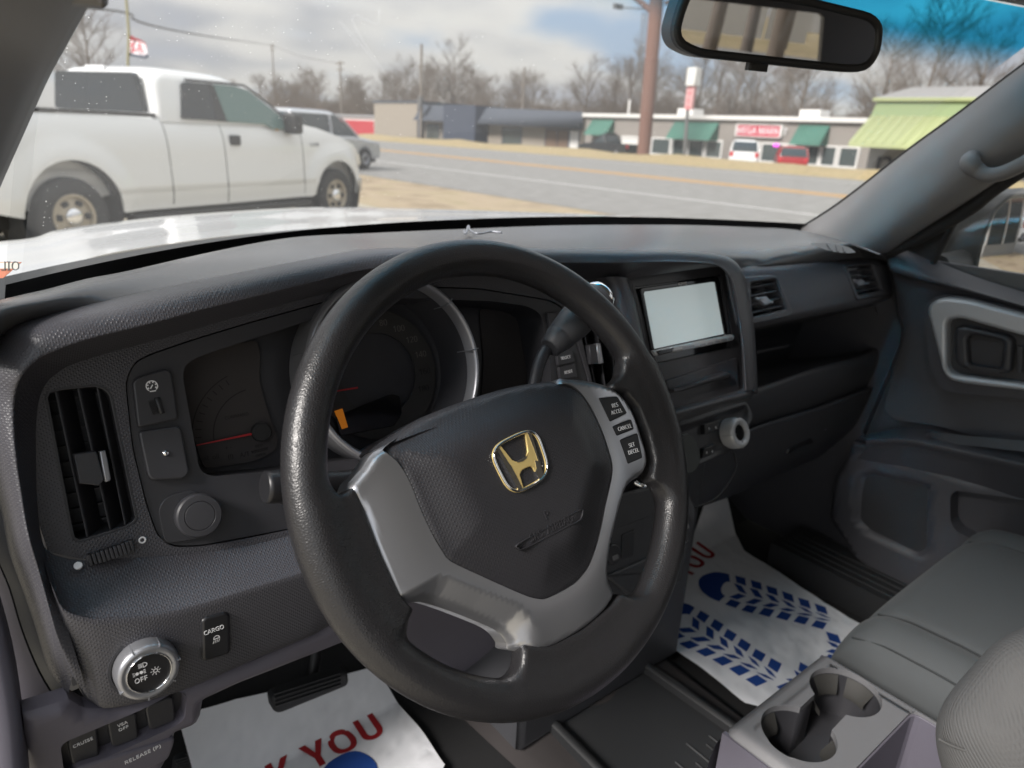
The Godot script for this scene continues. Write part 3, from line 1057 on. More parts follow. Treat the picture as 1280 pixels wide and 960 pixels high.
	var r2 := p3([-.3416, 1.262, -.2397, -.3256, 1.262, -.2694, -.3137, 1.262, -.2933, -.296, 1.262, -.3104, -.2707, 1.262, -.3297, -.2342, 1.262, -.3634, -.1968, 1.262, -.3859, -.1058, 1.262, -.4566, -.0065, 1.262, -.5232, .0658, 1.262, -.5513]) + p3([.1575, 1.262, -.5498, .2957, 1.262, -.5461, .5045, 1.262, -.5329, .6687, 1.262, -.495, .7994, 1.262, -.4499]) + p3([.9959, 1.25, -.4544, 1.0421, 1.25, -.4271, 1.0603, 1.25, -.3829, 1.0273, 1.25, -.3041, .9555, 1.25, -.2183, .8806, 1.25, -.137])
	put(db, "upper_pad", loft([r0.map(func(q): return q - FA.basis.z * 0.022 - FA.basis.y * 0.005), r0.map(func(q): return q - Vector3(0, 0.0022, 0.0012)), r1, r2], 4, 5), M.lit_pad_plastic)

	# left end cap and lower cover with its switch pocket
	var ec0 := bo.slice(0, 9).map(func(q): return q - FA.basis.z * 0.003)
	var ec1 := p3([-.3278, 1.0051, -.1067, -.3359, 1.0346, -.1172, -.3404, 1.0658, -.1283, -.3421, 1.0939, -.1383, -.346, 1.1196, -.1475, -.3472, 1.1468, -.1571, -.3503, 1.1899, -.1725, -.35, 1.2264, -.1855, -.3443, 1.2453, -.1922])
	var ec2 := p3([-.3287, 1.0005, -.1114, -.3369, 1.0302, -.122, -.3414, 1.0623, -.1334, -.3431, 1.0906, -.1435, -.3469, 1.117, -.1529, -.3481, 1.1444, -.1627, -.3512, 1.1879, -.1782, -.3509, 1.2248, -.1913, -.3452, 1.2438, -.1981])
	var ec3 := p3([-.35, .9955, -.1203, -.3495, 1.0237, -.1303, -.3524, 1.0586, -.1427, -.3527, 1.0865, -.1527, -.3565, 1.1152, -.1629, -.3603, 1.1434, -.1729, -.3653, 1.1874, -.1886, -.367, 1.2245, -.2018, -.3614, 1.2435, -.2086])
	put(db, "end_cap", loft([ec0, ec1], 4, 2), M.fine_plastic)
	put(db, "end_panel", loft([ec2, ec3], 4, 2), M.lit_lower_plastic)
	var low := ccw(pv([-.1503, .0683, -.124, .0654, -.1153, .0501, -.0948, .0383, -.0505, .0311, .0127, .03, .0638, .0341, .0849, .0395, .1188, .0076, .1023, .0061, .0479, .0101, -.0077, .0122, -.0358, .0111, -.0391, -.0065, -.0423, -.0132, -.0586, -.0124, -.058, -.0134, -.0592, -.0134, -.0612, -.0239, -.0659, -.0371, -.0809, -.0646, -.1485, -.0283, -.1547, .021]))
	var pocket := rnd(pv([-.1338, .0309, -.0543, .0316, -.0486, .0271, -.0513, .0021, -.0588, -.0014, -.1223, -.0032, -.1255, -.0136, -.1351, -.0061]), 0.006)
	put(db, "lower_cover", field(low, [pocket], 0.006, func(q: Vector2) -> float:
		var h := -roll(q, low, 0.006, 0.005)
		return h, 0.012), M.lit_lower_plastic, LC)
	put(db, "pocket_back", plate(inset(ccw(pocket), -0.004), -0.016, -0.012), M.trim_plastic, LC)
	var keys := [["cruise_switch", pv([-.1291, .0265, -.1103, .0283, -.112, -.0045, -.1292, -.0009]), "CRUISE", Vector2(-.1202, .0187)],
		["stability_switch", pv([-.1034, .028, -.0843, .0269, -.0848, -.0019, -.1029, -.0002]), "VSA\nOFF", Vector2(-.0938, .0182)],
		["blank_switch", pv([-.0776, .0279, -.0577, .0269, -.0578, .0003, -.0766, .0008]), "", Vector2.ZERO]]
	for k in keys:
		var key := put(db, k[0], plate(rnd(k[1], 0.004), -0.014, -0.004, 0.0012), M.trim_plastic, LC)
		if k[2]:
			put(key, "lettering", lettering(k[2], 0.0029), M.white_print, moved(LC, k[3].x, k[3].y, -0.0038, 0.05))
	var hd := put(db, "brake_release", plate(rnd(pv([-.1279, .0016, -.0601, -.0121, -.0626, -.0222, -.0671, -.0339, -.0962, -.0328, -.1301, -.0178]), 0.004), -0.02, 0.002, 0.002), M.lit_lower_plastic, LC)
	var rt := Vector2(-.0921, -.0149)
	put(hd, "lettering", lettering("RELEASE (P)", 0.0036), M.white_print, moved(LC, rt.x + 0.008, rt.y + 0.001, 0.0022, 0.06))

	# instrument trim panel with the two small switches
	var trim_out := inset(ccw(panel_hole), 0.0012)
	var window := rnd(pv([-.6393, .0243, -.6359, .0329, -.6239, .0382, -.5767, .0469, -.5209, .0567, -.4329, .0667, -.3237, .0523, -.2759, .042, -.2571, .031, -.256, -.0312, -.2711, -.1017, -.4087, -.0881, -.527, -.0731, -.578, -.0684, -.6329, -.0598, -.6408, -.0525]), 0.008)
	var tp := hub(db, "instrument_cluster", FA)
	put(tp, "trim_panel", field(trim_out, [window], 0.008, func(_q: Vector2) -> float: return -0.002, 0.012, 0.045), M.trim_plastic, FA)
	var CL := moved(FA, 0, 0, -0.045)
	put(tp, "backing", plate(inset(ccw(window), -0.03), -0.052, -0.048), M.trim_plastic, FA)
	# left dial
	put(tp, "side_dial", plate(rnd(pv([-.6355, .0433, -.5612, .0469, -.5617, .0322, -.5667, .0108, -.565, -.0137, -.5597, -.0466, -.5636, -.0551, -.5831, -.0607, -.6275, -.057, -.6324, -.0127]), 0.006), -0.048, -0.044), M.dial_grey, FA)
	var dc := Vector2(-.575, -.0357)
	var arc := begin()
	for ring in [[0.040, 1.70, 3.10, 0.0005], [0.0575, 1.9, 3.05, 0.0004]]:
		for i in 40:
			var a: float = lerpf(ring[1], ring[2], i / 40.0)
			var b: float = lerpf(ring[1], ring[2], (i + 1) / 40.0)
			quad(arc, v3(dc + Vector2.from_angle(a) * (ring[0] - ring[3]), -0.0436), v3(dc + Vector2.from_angle(a) * (ring[0] + ring[3]), -0.0436), v3(dc + Vector2.from_angle(b) * (ring[0] + ring[3]), -0.0436), v3(dc + Vector2.from_angle(b) * (ring[0] - ring[3]), -0.0436))
	for i in 9:
		var d := Vector2.from_angle(lerpf(1.95, 3.02, i / 8.0))
		quad(arc, v3(dc + d * 0.050 + d.orthogonal() * 0.0004, -0.0436), v3(dc + d * 0.055 + d.orthogonal() * 0.0004, -0.0436), v3(dc + d * 0.055 - d.orthogonal() * 0.0004, -0.0436), v3(dc + d * 0.050 - d.orthogonal() * 0.0004, -0.0436))
	put(tp, "dial_marks", done(arc), M.dial_line, FA)
	var nt := Vector2(-.6307, -.0352)
	var nd := put(tp, "needle", plate(PackedVector2Array([dc + (nt - dc).orthogonal().normalized() * 0.0010, nt + (nt - dc).orthogonal().normalized() * 0.0005, nt - (nt - dc).orthogonal().normalized() * 0.0005, dc - (nt - dc).orthogonal().normalized() * 0.0010]), -0.041, -0.040), M.needle_red, FA)
	put(nd, "hub_cap", lathe(PackedVector2Array([Vector2(0.0085, -0.043), Vector2(0.0085, -0.037), Vector2(0.0075, -0.036), Vector2(0, -0.0355)])), M.matt_black, moved(FA, dc.x, dc.y, 0))
	for g in [["+ -", 0.004, Vector2(-.6043, -.0432)], ["(!)", 0.004, Vector2(-.6039, -.0516)], ["oil", 0.004, Vector2(-.6162, -.0487)], ["A/T", 0.004, Vector2(-.5917, -.0525)], ["BED\nWINDOW\nOPEN", 0.0026, Vector2(-.5781, -.0521)], ["BRAKE", 0.003, Vector2(-.6275, -.0484)], ["COMMAND", 0.003, Vector2(-.5921, -.0174)]]:
		put(tp, "tell_tale", lettering(g[0], g[1], 0.0002), M.dial_line, moved(FA, g[2].x, g[2].y, -0.0438))
	# speedometer in the middle
	var sc := Vector2(-0.447, -0.004)
	var sm := begin()
	lathe_to(sm, PackedVector2Array([Vector2(0.042, -0.046), Vector2(0.042, -0.0435), Vector2(0.066, -0.0435), Vector2(0.066, -0.046)]), 72)
	put(tp, "speedometer", done(sm), mat("dial_band", lin(0.034, 0.032, 0.031), 0.6), moved(FA, sc.x, sc.y, 0))
	for i in 6:
		var d := Vector2.from_angle(deg_to_rad(74 - 20.0 * i))
		put(tp, "numeral", lettering(str(80 + 20 * i) if i > 0 else "80", 0.0062, 0.0002), M.dial_line if i > 3 else mat("numeral_grey", lin(0.13, 0.12, 0.11), 0.7), moved(FA, sc.x + d.x * 0.053, sc.y + d.y * 0.053, -0.0433))
	var n2 := pv([-.5006, -.0122, -.4742, -.013])
	put(tp, "speed_needle", plate(PackedVector2Array([n2[0] + Vector2(0, 0.0006), n2[1] + Vector2(0, 0.0009), n2[1] - Vector2(0, 0.0009), n2[0] - Vector2(0, 0.0006)]), -0.042, -0.0405), M.needle_red, FA)
	var lcd := rnd(pv([-.5013, -.036, -.4377, -.0261, -.4291, -.0298, -.4305, -.0484, -.4419, -.0585, -.501, -.0559]), 0.003)
	put(tp, "display", plate(lcd, -0.046, -0.042, 0.0006), M.gloss_black, FA)
	put(tp, "warning_light", plate(pv([-.5017, -.031, -.4936, -.0302, -.4914, -.0492, -.4979, -.0498]), -0.043, -0.0414), M.amber_light, FA)
	# the silver ring standing proud round the speedometer
	var ring := begin()
	var prof := PackedVector2Array([Vector2(0.0915, -0.03), Vector2(0.0925, 0.004), Vector2(0.0920, 0.0095), Vector2(0.0898, 0.0125), Vector2(0.0870, 0.0115), Vector2(0.0845, 0.004), Vector2(0.0838, 0.0)])
	lathe_to(ring, PackedVector2Array(spline(Array(prof), 4)), 110, deg_to_rad(-62), deg_to_rad(242), true)
	put(tp, "ring", done(ring), M.silver, moved(FA, -0.4525, -0.001, 0))
	var tun := begin()
	lathe_to(tun, PackedVector2Array([Vector2(0.0841, 0.002), Vector2(0.080, -0.046)]), 110, deg_to_rad(-62), deg_to_rad(242), true)
	put(tp, "tunnel", done(tun), M.trim_plastic, moved(FA, -0.4525, -0.001, 0))
	for deg in [162.0, 40.0, 4.0]:
		var d := Vector2.from_angle(deg_to_rad(deg))
		put(tp, "ring_joint", box(Vector3(0.0828, -0.0005, -0.02), Vector3(0.0928, 0.0005, 0.0128)), M.dark_silver, moved(FA, -0.4525, -0.001, 0, d.angle()))
	put(tp, "right_dial", plate(rnd(pv([-.3092, .0487, -.2274, .0301, -.2277, -.0427, -.2937, -.0972, -.3375, -.0876, -.3146, -.0098]), 0.008), -0.048, -0.046), M.dial_grey, FA)
	# switches
	var sw := put(db, "dimmer_switch", plate(rnd(pv([-.6765, .0258, -.6721, .0289, -.6515, .0322, -.648, .0288, -.6499, -.0085, -.6791, -.0094]), 0.003), -0.01, 0.004, 0.0016), M.trim_plastic, FA)
	var gi := Vector2(-.6639, .0204)
	var gm := begin()
	for k in 20:
		var a := lerpf(-0.9, 4.04, k / 20.0)
		var b := lerpf(-0.9, 4.04, (k + 1) / 20.0)
		quad(gm, v3(Vector2.from_angle(a) * 0.0036, 0.0002), v3(Vector2.from_angle(a) * 0.0044, 0.0002), v3(Vector2.from_angle(b) * 0.0044, 0.0002), v3(Vector2.from_angle(b) * 0.0036, 0.0002))
	for k in 6:
		var d := Vector2.from_angle(lerpf(-0.5, 3.6, k / 5.0))
		quad(gm, v3(d * 0.0024 + d.orthogonal() * 0.0005, 0.0002), v3(d * 0.0037 + d.orthogonal() * 0.0005, 0.0002), v3(d * 0.0037 - d.orthogonal() * 0.0005, 0.0002), v3(d * 0.0024 - d.orthogonal() * 0.0005, 0.0002))
	quad(gm, Vector3(-0.0017, -0.0016, 0.0002), Vector3(-0.001, -0.0022, 0.0002), Vector3(0.0010, 0.0006, 0.0002), Vector3(0.0004, 0.0012, 0.0002))
	quad(gm, Vector3(-0.0022, -0.0044, 0.0002), Vector3(0.0022, -0.0044, 0.0002), Vector3(0.0022, -0.0036, 0.0002), Vector3(-0.0022, -0.0036, 0.0002))
	put(sw, "gauge_symbol", done(gm), M.white_print, moved(FA, gi.x, gi.y, 0.0041))
	var wp := pv([-.6686, .0111, -.6589, .0116, -.6587, -.0027, -.6689, -.0035])
	put(sw, "wheel_slot", plate(rnd(wp, 0.0012), 0.0, 0.0043), M.trim_plastic, FA)
	var wb := begin()
	var wcx := (wp[0] + wp[1] + wp[2] + wp[3]) / 4.0
	for k in 14:
		var y := lerpf(-0.0062, 0.0062, k / 13.0)
		box_to(wb, Vector3(-0.0042, y - 0.0003, 0.0), Vector3(0.0005, y + 0.0003, 0.0062 - y * y * 60.0))
	box_to(wb, Vector3(0.0005, -0.0065, 0.0), Vector3(0.0044, 0.0065, 0.0064), 0.0015)
	put(sw, "thumbwheel", done(wb), M.key_black, moved(FA, wcx.x, wcx.y, 0.0, 0.1))
	var bk := put(db, "blank_plate", plate(rnd(pv([-.6793, -.0122, -.6518, -.0134, -.6493, -.0158, -.6494, -.0522, -.6545, -.0558, -.6769, -.051, -.679, -.047]), 0.003), -0.01, 0.004, 0.0016), M.trim_plastic, FA)
	var scw := Vector2(-.6638, -.0327)
	put(bk, "screw", lathe(PackedVector2Array([Vector2(0.0024, 0.0035), Vector2(0.0024, 0.0046), Vector2(0.0018, 0.0056), Vector2(0.0, 0.0060)]), 20, true), M.chrome, moved(FA, scw.x, scw.y, 0))
	# mirror adjuster knob
	var ak := Vector2(-.6501, -.0861)
	var ko := hub(db, "mirror_adjuster", moved(FA, ak.x, ak.y, 0))
	put(ko, "base", plate(rnd(PackedVector2Array([Vector2(-0.026, -0.016), Vector2(0.002, -0.020), Vector2(0.004, 0.020), Vector2(-0.018, 0.020), Vector2(-0.026, 0.012)]), 0.006), -0.003, 0.0006, 0.0004), M.trim_plastic, world_of(ko))
	put(ko, "knob", lathe(PackedVector2Array([Vector2(0.0165, -0.002), Vector2(0.0175, 0.008), Vector2(0.0172, 0.011), Vector2(0.0160, 0.0125), Vector2(0.0118, 0.0128), Vector2(0.0113, 0.0121), Vector2(0.0108, 0.0128), Vector2(0, 0.0131)]), 48), M.trim_plastic, world_of(ko))

	# left air vent
	vent_upright(db, "air_vent", vent_l, pv([-.7255, .0287, -.7249, -.0827, -.7113, .0284, -.7096, -.0821, -.699, .0275, -.6993, -.0813]), FA)
	var tabp := pv([-.7235, -.0191, -.709, -.0203, -.7078, -.0425, -.7117, -.046, -.7237, -.0413])
	var tb := put(db, "vent_tab", plate(rnd(tabp, 0.001), -0.01, 0.004, 0.001), M.trim_plastic, FA)
	put(tb, "silver_edge", plate(pv([-.7075, -.021, -.7038, -.021, -.7041, -.0425, -.7049, -.0438, -.708, -.0438]), 0.0, 0.008, 0.0008), M.silver, FA)
	# vent shutter wheel
	var sh := rnd(pv([-.7294, -.0941, -.6977, -.0917, -.6973, -.099, -.7298, -.1016]), 0.001)
	var shut := put(db, "vent_shutter_slot", plate(sh, -0.01, 0.0012), M.dotted_plastic, FA)
	var sa := pv([-.7291, -.0975, -.6972, -.0953])
	var ribs := begin()
	var sl := sa[0].distance_to(sa[1])
	for k in 11:
		var x := lerpf(0.002, sl - 0.002, k / 10.0)
		var y0 := -0.0042
		box_to(ribs, Vector3(x - 0.0013, y0, -0.004), Vector3(x + 0.0009, 0.0042, 0.0068 - pow((x - sl / 2) / sl * 2.0, 2.0) * 0.0045), 0.0004)
	put(shut, "ribbed_wheel", done(ribs), M.trim_plastic, moved(FA, sa[0].x, sa[0].y, 0.0025, (sa[1] - sa[0]).angle()))
	var dw := Vector2(-.7354, -.0987)
	put(shut, "open_mark", plate(circle(0.0028, 24), 0.0, 0.0016, 0.0004), M.white_print, moved(FA, dw.x, dw.y, 0.0) * Transform3D(Basis(Vector3(1, 0, 0), -0.5), Vector3(0, 0, 0.0075)))
	var dm := Vector2(-.691, -.0944)
	put(shut, "closed_mark", frame_plate(circle(0.0027, 24), circle(0.0015, 24), 0.0, 0.0016, 0.0003, 40), M.white_print, moved(FA, dm.x, dm.y, face_height(dm) - 0.0008))

	# centre vent, half hidden by the wheel, and the trip buttons beside it
	vent_upright(db, "air_vent", vent_c, pv([-.1952, .0168, -.1894, -.0659, -.1726, .0286, -.1736, -.0687, -.1525, .0264, -.1533, -.0724]), FA)
	put(put(db, "vent_tab", plate(pv([-.1977, -.0137, -.1844, -.0136, -.1796, -.0379, -.1993, -.036]), -0.012, 0.005, 0.001), M.trim_plastic, FA), "silver_edge", plate(pv([-.187, -.0134, -.181, -.0136, -.181, -.0378, -.1876, -.0375]), 0.0, 0.007, 0.0008), M.silver, FA)
	for b in [["select_button", pv([-.2469, -.0162, -.223, -.0137, -.2214, -.0298, -.2478, -.0303]), "SELECT"], ["reset_button", pv([-.2472, -.0318, -.2211, -.0313, -.2208, -.0476, -.2476, -.0465]), "RESET"], ["trip_button", pv([-.2509, .0314, -.2322, .0304, -.223, .0008, -.249, .0008]), ""]]:
		var bt := put(db, b[0], plate(rnd(b[1], 0.002), -0.008, 0.002, 0.0008), M.trim_plastic, FA)
		var c := Vector2.ZERO
		for q in b[1]:
			c += q / 4.0
		if b[2]:
			put(bt, "lettering", lettering(b[2], 0.0034), M.white_print, moved(FA, c.x, c.y, 0.0021))

	# light knob and cargo lamp switch on the lower face
	var lk := Vector2(-.7086, -.1804)
	var KH := moved(FA, lk.x, lk.y, 0.0, 0.0)
	var kh := face_height(lk)
	var lean := Transform3D(Basis(Vector3(1, 0, 0), 0.22), Vector3.ZERO)
	KH = moved(FA, lk.x, lk.y, kh - 0.001) * lean
	var kn := hub(db, "light_knob", KH)
	put(kn, "collar", lathe(PackedVector2Array([Vector2(0.0245, -0.004), Vector2(0.0245, 0.0012), Vector2(0.0225, 0.0012), Vector2(0.0225, -0.004)]), 56), M.trim_plastic, KH)
	put(kn, "grip", lathe(PackedVector2Array(spline([Vector2(0.0215, -0.004), Vector2(0.0215, 0.008), Vector2(0.0208, 0.0125), Vector2(0.0185, 0.0145), Vector2(0.0150, 0.0138), Vector2(0.0145, 0.0125)], 4)), 64, true), M.silver, KH)
	put(kn, "inner_rim", lathe(PackedVector2Array(spline([Vector2(0.0154, 0.0125), Vector2(0.0150, 0.0146), Vector2(0.0144, 0.0146), Vector2(0.0140, 0.0125)], 3)), 56, true), M.chrome, KH)
	put(kn, "cap", lathe(PackedVector2Array([Vector2(0.0146, 0.0115), Vector2(0.0142, 0.0132), Vector2(0.0, 0.0136)]), 48), M.key_black, KH)
	for deg in [112.0, 62.0, 4.0, 202.0, 262.0, 318.0]:
		put(kn, "groove", box(Vector3(0.0142, -0.0004, -0.001), Vector3(0.0217, 0.0004, 0.0143)), M.dark_silver, KH * Transform3D(Basis(Vector3(0, 0, 1), deg_to_rad(deg)), Vector3.ZERO))
	put(kn, "lettering", lettering("OFF", 0.0036), M.white_print, moved(KH, -0.0058, -0.0030, 0.0136))
	var ic := begin()
	for k in 4:
		box_to(ic, Vector3(-0.0062, 0.0062 + 0.0009 * k, 0), Vector3(-0.0036, 0.0066 + 0.0009 * k, 0.0003))
	for k in 10:
		var a := lerpf(-PI / 2, PI / 2, k / 10.0)
		var b := lerpf(-PI / 2, PI / 2, (k + 1) / 10.0)
		quad(ic, Vector3(-0.003 + cos(a) * 0.0022, 0.0077 + sin(a) * 0.0014, 0.0003), Vector3(-0.003 + cos(a) * 0.0028, 0.0077 + sin(a) * 0.002, 0.0003), Vector3(-0.003 + cos(b) * 0.0028, 0.0077 + sin(b) * 0.002, 0.0003), Vector3(-0.003 + cos(b) * 0.0022, 0.0077 + sin(b) * 0.0014, 0.0003))
	box_to(ic, Vector3(-0.0033, 0.0058, 0), Vector3(-0.0028, 0.0096, 0.0003))
	for s in [-1, 1]:
		plate_to(ic, circle(0.0012, 12, Vector2(-0.0062 + s * 0.0014, 0.0025)), 0, 0.0003)
		for k in 3:
			box_to(ic, Vector3(-0.0062 + s * 0.0036 - 0.0007, 0.0013 + 0.0012 * k - 0.0002, 0), Vector3(-0.0062 + s * 0.0036 + 0.0007, 0.0013 + 0.0012 * k + 0.0002, 0.0003))
	for k in 8:
		var d := Vector2.from_angle(TAU * k / 8)
		quad(ic, v3(Vector2(0.0042, -0.0002) + d * 0.0020 + d.orthogonal() * 0.0002, 0.0003), v3(Vector2(0.0042, -0.0002) + d * 0.0034 + d.orthogonal() * 0.0002, 0.0003), v3(Vector2(0.0042, -0.0002) + d * 0.0034 - d.orthogonal() * 0.0002, 0.0003), v3(Vector2(0.0042, -0.0002) + d * 0.0020 - d.orthogonal() * 0.0002, 0.0003))
	for k in 16:
		var a := TAU * k / 16
		var b := TAU * (k + 1) / 16
		quad(ic, v3(Vector2(0.0042, -0.0002) + Vector2.from_angle(a) * 0.0011, 0.0003), v3(Vector2(0.0042, -0.0002) + Vector2.from_angle(a) * 0.0016, 0.0003), v3(Vector2(0.0042, -0.0002) + Vector2.from_angle(b) * 0.0016, 0.0003), v3(Vector2(0.0042, -0.0002) + Vector2.from_angle(b) * 0.0011, 0.0003))
	put(kn, "lamp_symbols", done(ic), M.white_print, moved(KH, 0, 0, 0.0135))
	var cs := rnd(pv([-.6674, -.1606, -.6642, -.1587, -.6494, -.16, -.6462, -.1632, -.6502, -.1966, -.668, -.195, -.6708, -.1927]), 0.003)
	var cc := Vector2.ZERO
	for q in cs:
		cc += q / cs.size()
	var ch := 0.0
	var CG := moved(FA, 0, cc.y, face_height(cc)) * lean * Transform3D(Basis(), Vector3(0, -cc.y, 0))
	put(db, "switch_gap", plate(inset(ccw(cs), -0.0012), ch - 0.006, ch + 0.0004), M.trim_plastic, CG)
	var cg := put(db, "cargo_switch", plate(cs, ch - 0.006, ch + 0.0042, 0.0022, 4), M.key_black, CG)
	put(cg, "lettering", lettering("CARGO", 0.0034), M.white_print, moved(CG, cc.x, cc.y + 0.004, ch + 0.0043))
	var lamp := begin()
	for k in 12:
		var a := lerpf(0.0, PI, k / 12.0)
		var b := lerpf(0.0, PI, (k + 1) / 12.0)
		quad(lamp, v3(Vector2.from_angle(a) * 0.0018, 0), v3(Vector2.from_angle(a) * 0.0024, 0), v3(Vector2.from_angle(b) * 0.0024, 0), v3(Vector2.from_angle(b) * 0.0018, 0))
	quad(lamp, Vector3(-0.0024, -0.0006, 0), Vector3(0.0024, -0.0006, 0), Vector3(0.0024, 0, 0), Vector3(-0.0024, 0, 0))
	for k in 4:
		quad(lamp, Vector3(-0.0022 + 0.0014 * k, -0.0012, 0), Vector3(-0.0018 + 0.0014 * k, -0.0012, 0), Vector3(-0.0030 + 0.0014 * k, -0.0036, 0), Vector3(-0.0034 + 0.0014 * k, -0.0036, 0))
	put(cg, "lamp_symbol", done(lamp), M.white_print, moved(CG, cc.x + 0.001, cc.y - 0.0035, ch + 0.0044))

	# stereo, pocket lid and climate controls in the centre stack
	var RD := moved(FA, 0, 0, 0.016)
	var rh := Vector2.ZERO
	for q in radio:
		rh += q / radio.size()
	var slot := pv([-.1143, .0462, .0606, .0462, .069, -.0395, .0625, -.0543, -.0936, -.0526])
	put(db, "stack_panel", field(inset(ccw(radio), -0.004), [rnd(slot, 0.002)], 0.008, func(_q: Vector2) -> float: return 0.013, 0.01), M.trim_plastic, FA)
	var stq := hub(db, "stereo", FA)
	put(stq, "chassis", plate(inset(ccw(slot), -0.002), -0.012, 0.004), M.gloss_black, FA)
	put(stq, "bezel", frame_plate(pv([-.1084, .0441, .0536, .0447, .0546, -.0349, -.1037, -.0345]), pv([-.1023, .0385, .0432, .0387, .0475, -.0357, -.0986, -.0349]), 0.0, 0.016, 0.0012), M.gloss_black, FA)
	put(stq, "screen", plate(pv([-.1013, .0393, .0465, .0394, .0506, -.0367, -.0979, -.0355]), 0.004, 0.0145), M.screen_film, FA)
	put(stq, "guide_strip", plate(pv([.0575, .0452, .0646, .0452, .0622, -.0351, .0555, -.035]), 0.004, 0.014, 0.001), M.fine_plastic, FA)
	var bar := put(stq, "button_bar", plate(rnd(pv([-.1037, -.0348, .0597, -.036, .0647, -.0393, .0621, -.0442, .0576, -.0448, -.0984, -.0426]), 0.0025), 0.0, 0.020, 0.003), M.satin_silver, FA)
	put(bar, "volume_knob", plate(pv([-.1012, -.0365, -.0679, -.0366, -.0728, -.0418, -.0971, -.0421]), 0.0, 0.0212, 0.001), M.gloss_black, FA)
	for b in [[462, 568], [575, 600], [612, 655], [672, 715], [725, 768], [778, 828], [838, 862]]:
		var y0: float = 655.0 - (b[0] - 462) * 0.205
	for b in [pv([-.0503, -.039, -.0268, -.0395, -.0264, -.0425, -.0501, -.0423]), pv([-.0137, -.04, -.0031, -.0401, -.0029, -.0428, -.0139, -.043]), pv([.0023, -.0402, .014, -.0403, .0142, -.0431, .0024, -.0431]), pv([.0176, -.0405, .0287, -.0405, .0289, -.0433, .0178, -.0431]), pv([.0321, -.0406, .0446, -.0406, .0448, -.0434, .0323, -.0432]), pv([.0485, -.0408, .0561, -.0408, .0561, -.0432, .0485, -.0432])]:
		put(bar, "button", plate(b, 0.0, 0.0206), M.dark_silver, FA)
	var al := Vector2(-.0266, .0418)
	put(stq, "lettering", lettering("ALPINE", 0.0040, 0.0003), M.white_print, moved(FA, al.x, al.y, 0.0162))
	# lid under the stereo with its long pull lip
	var lid := rnd(pv([-.085, -.0753, .0692, -.0694, .0627, -.1219, -.0814, -.1196]), 0.004)
	var ld := put(db, "pocket_lid", plate(lid, 0.0, 0.016, 0.002), M.trim_plastic, FA)
	put(ld, "pull_lip", plate(rnd(pv([-.089, -.0863, -.0754, -.087, .0273, -.0826, .0366, -.0855, .0339, -.0928, -.0727, -.0926, -.0841, -.0905]), 0.003), 0.01, 0.026, 0.004), M.trim_plastic, FA)
	# climate panel below the ridge
	var SGT := SG
	var clim := rnd(pv([-.0639, .0811, .0275, .0857, .198, .0855, .21, .053, .1551, .0133, .0149, .0083, -.0524, .0165]), 0.008)
	put(db, "climate_panel", field(ccw(clim), [], 0.008, func(q: Vector2) -> float:
		var e := edge_dist(q, clim)
		return -0.012 + (0.008 - sqrt(maxf(0.0, 0.000064 - pow(maxf(0.0, 0.008 - e), 2.0)))) * -1.0 + 0.008 * smoothstep(0.018, 0.006, e), 0.02), M.trim_plastic, SGT)
	var kc := Vector2(.1406, .0403)
	var KD := moved(SGT, kc.x, kc.y, -0.010)
	var kk := hub(db, "climate_knob", KD)
	put(kk, "grip", lathe(PackedVector2Array(spline([Vector2(0.0240, 0.0), Vector2(0.0240, 0.014), Vector2(0.0228, 0.0205), Vector2(0.0195, 0.0225), Vector2(0.0135, 0.021), Vector2(0.0125, 0.017)], 4)), 64, true), M.satin_silver, KD)
	put(kk, "cap", lathe(PackedVector2Array([Vector2(0.0128, 0.016), Vector2(0.0124, 0.0185), Vector2(0, 0.019)]), 40), M.gloss_black, KD)
	for deg in [85.0, 178.0, 265.0, 355.0]:
		put(kk, "groove", box(Vector3(0.0126, -0.0004, 0.004), Vector3(0.0243, 0.0004, 0.0222)), M.dark_silver, KD * Transform3D(Basis(Vector3(0, 0, 1), deg_to_rad(deg)), Vector3.ZERO))
	var k2 := Vector2(.0317, .0349)
	put(db, "display_knob", lathe(PackedVector2Array([Vector2(0.030, -0.012), Vector2(0.030, -0.004), Vector2(0.027, -0.002), Vector2(0.0, -0.002)]), 48), mat("knob_grey", lin(0.045, 0.05, 0.05), 0.5), moved(SGT, k2.x - 0.006, k2.y, 0))
	for b in [[pv([.08, .0674, .1176, .0661, .1094, .0529, .0764, .053]), "fan"], [pv([.0672, .0338, .094, .0337, .0876, .0208, .0583, .0208]), "air"]]:
		var bt := put(db, b[1] + "_button", plate(rnd(b[0], 0.0015), -0.016, -0.004, 0.0012), M.key_black, SGT)
		for k in 2:
			var c: Vector2 = (b[0][0] + b[0][3]).lerp(b[0][1] + b[0][2], 0.28 + 0.46 * k) / 2.0
			put(bt, "symbol", lettering(["^", "v"][k], 0.005, 0.0003), M.white_print, moved(SGT, c.x, c.y - 0.002, -0.0038))
	# lower stack: sockets and pocket
	var lowst := pv([-.242, .0261, .0134, .004, .0269, -.0516, -.0086, -.0993, -.0502, -.1366, -.1301, -.119, -.2345, -.0813])
	put(db, "lower_stack", plate(rnd(lowst, 0.01), -0.03, -0.008, 0.005), M.fine_plastic, SGT)
	put(db, "socket_pocket", plate(rnd(pv([-.1534, -.026, -.0027, -.0314, .0025, -.0679, -.0184, -.0961, -.1157, -.0755, -.1696, -.0629]), 0.006), -0.012, -0.0072), M.fine_plastic, SGT)
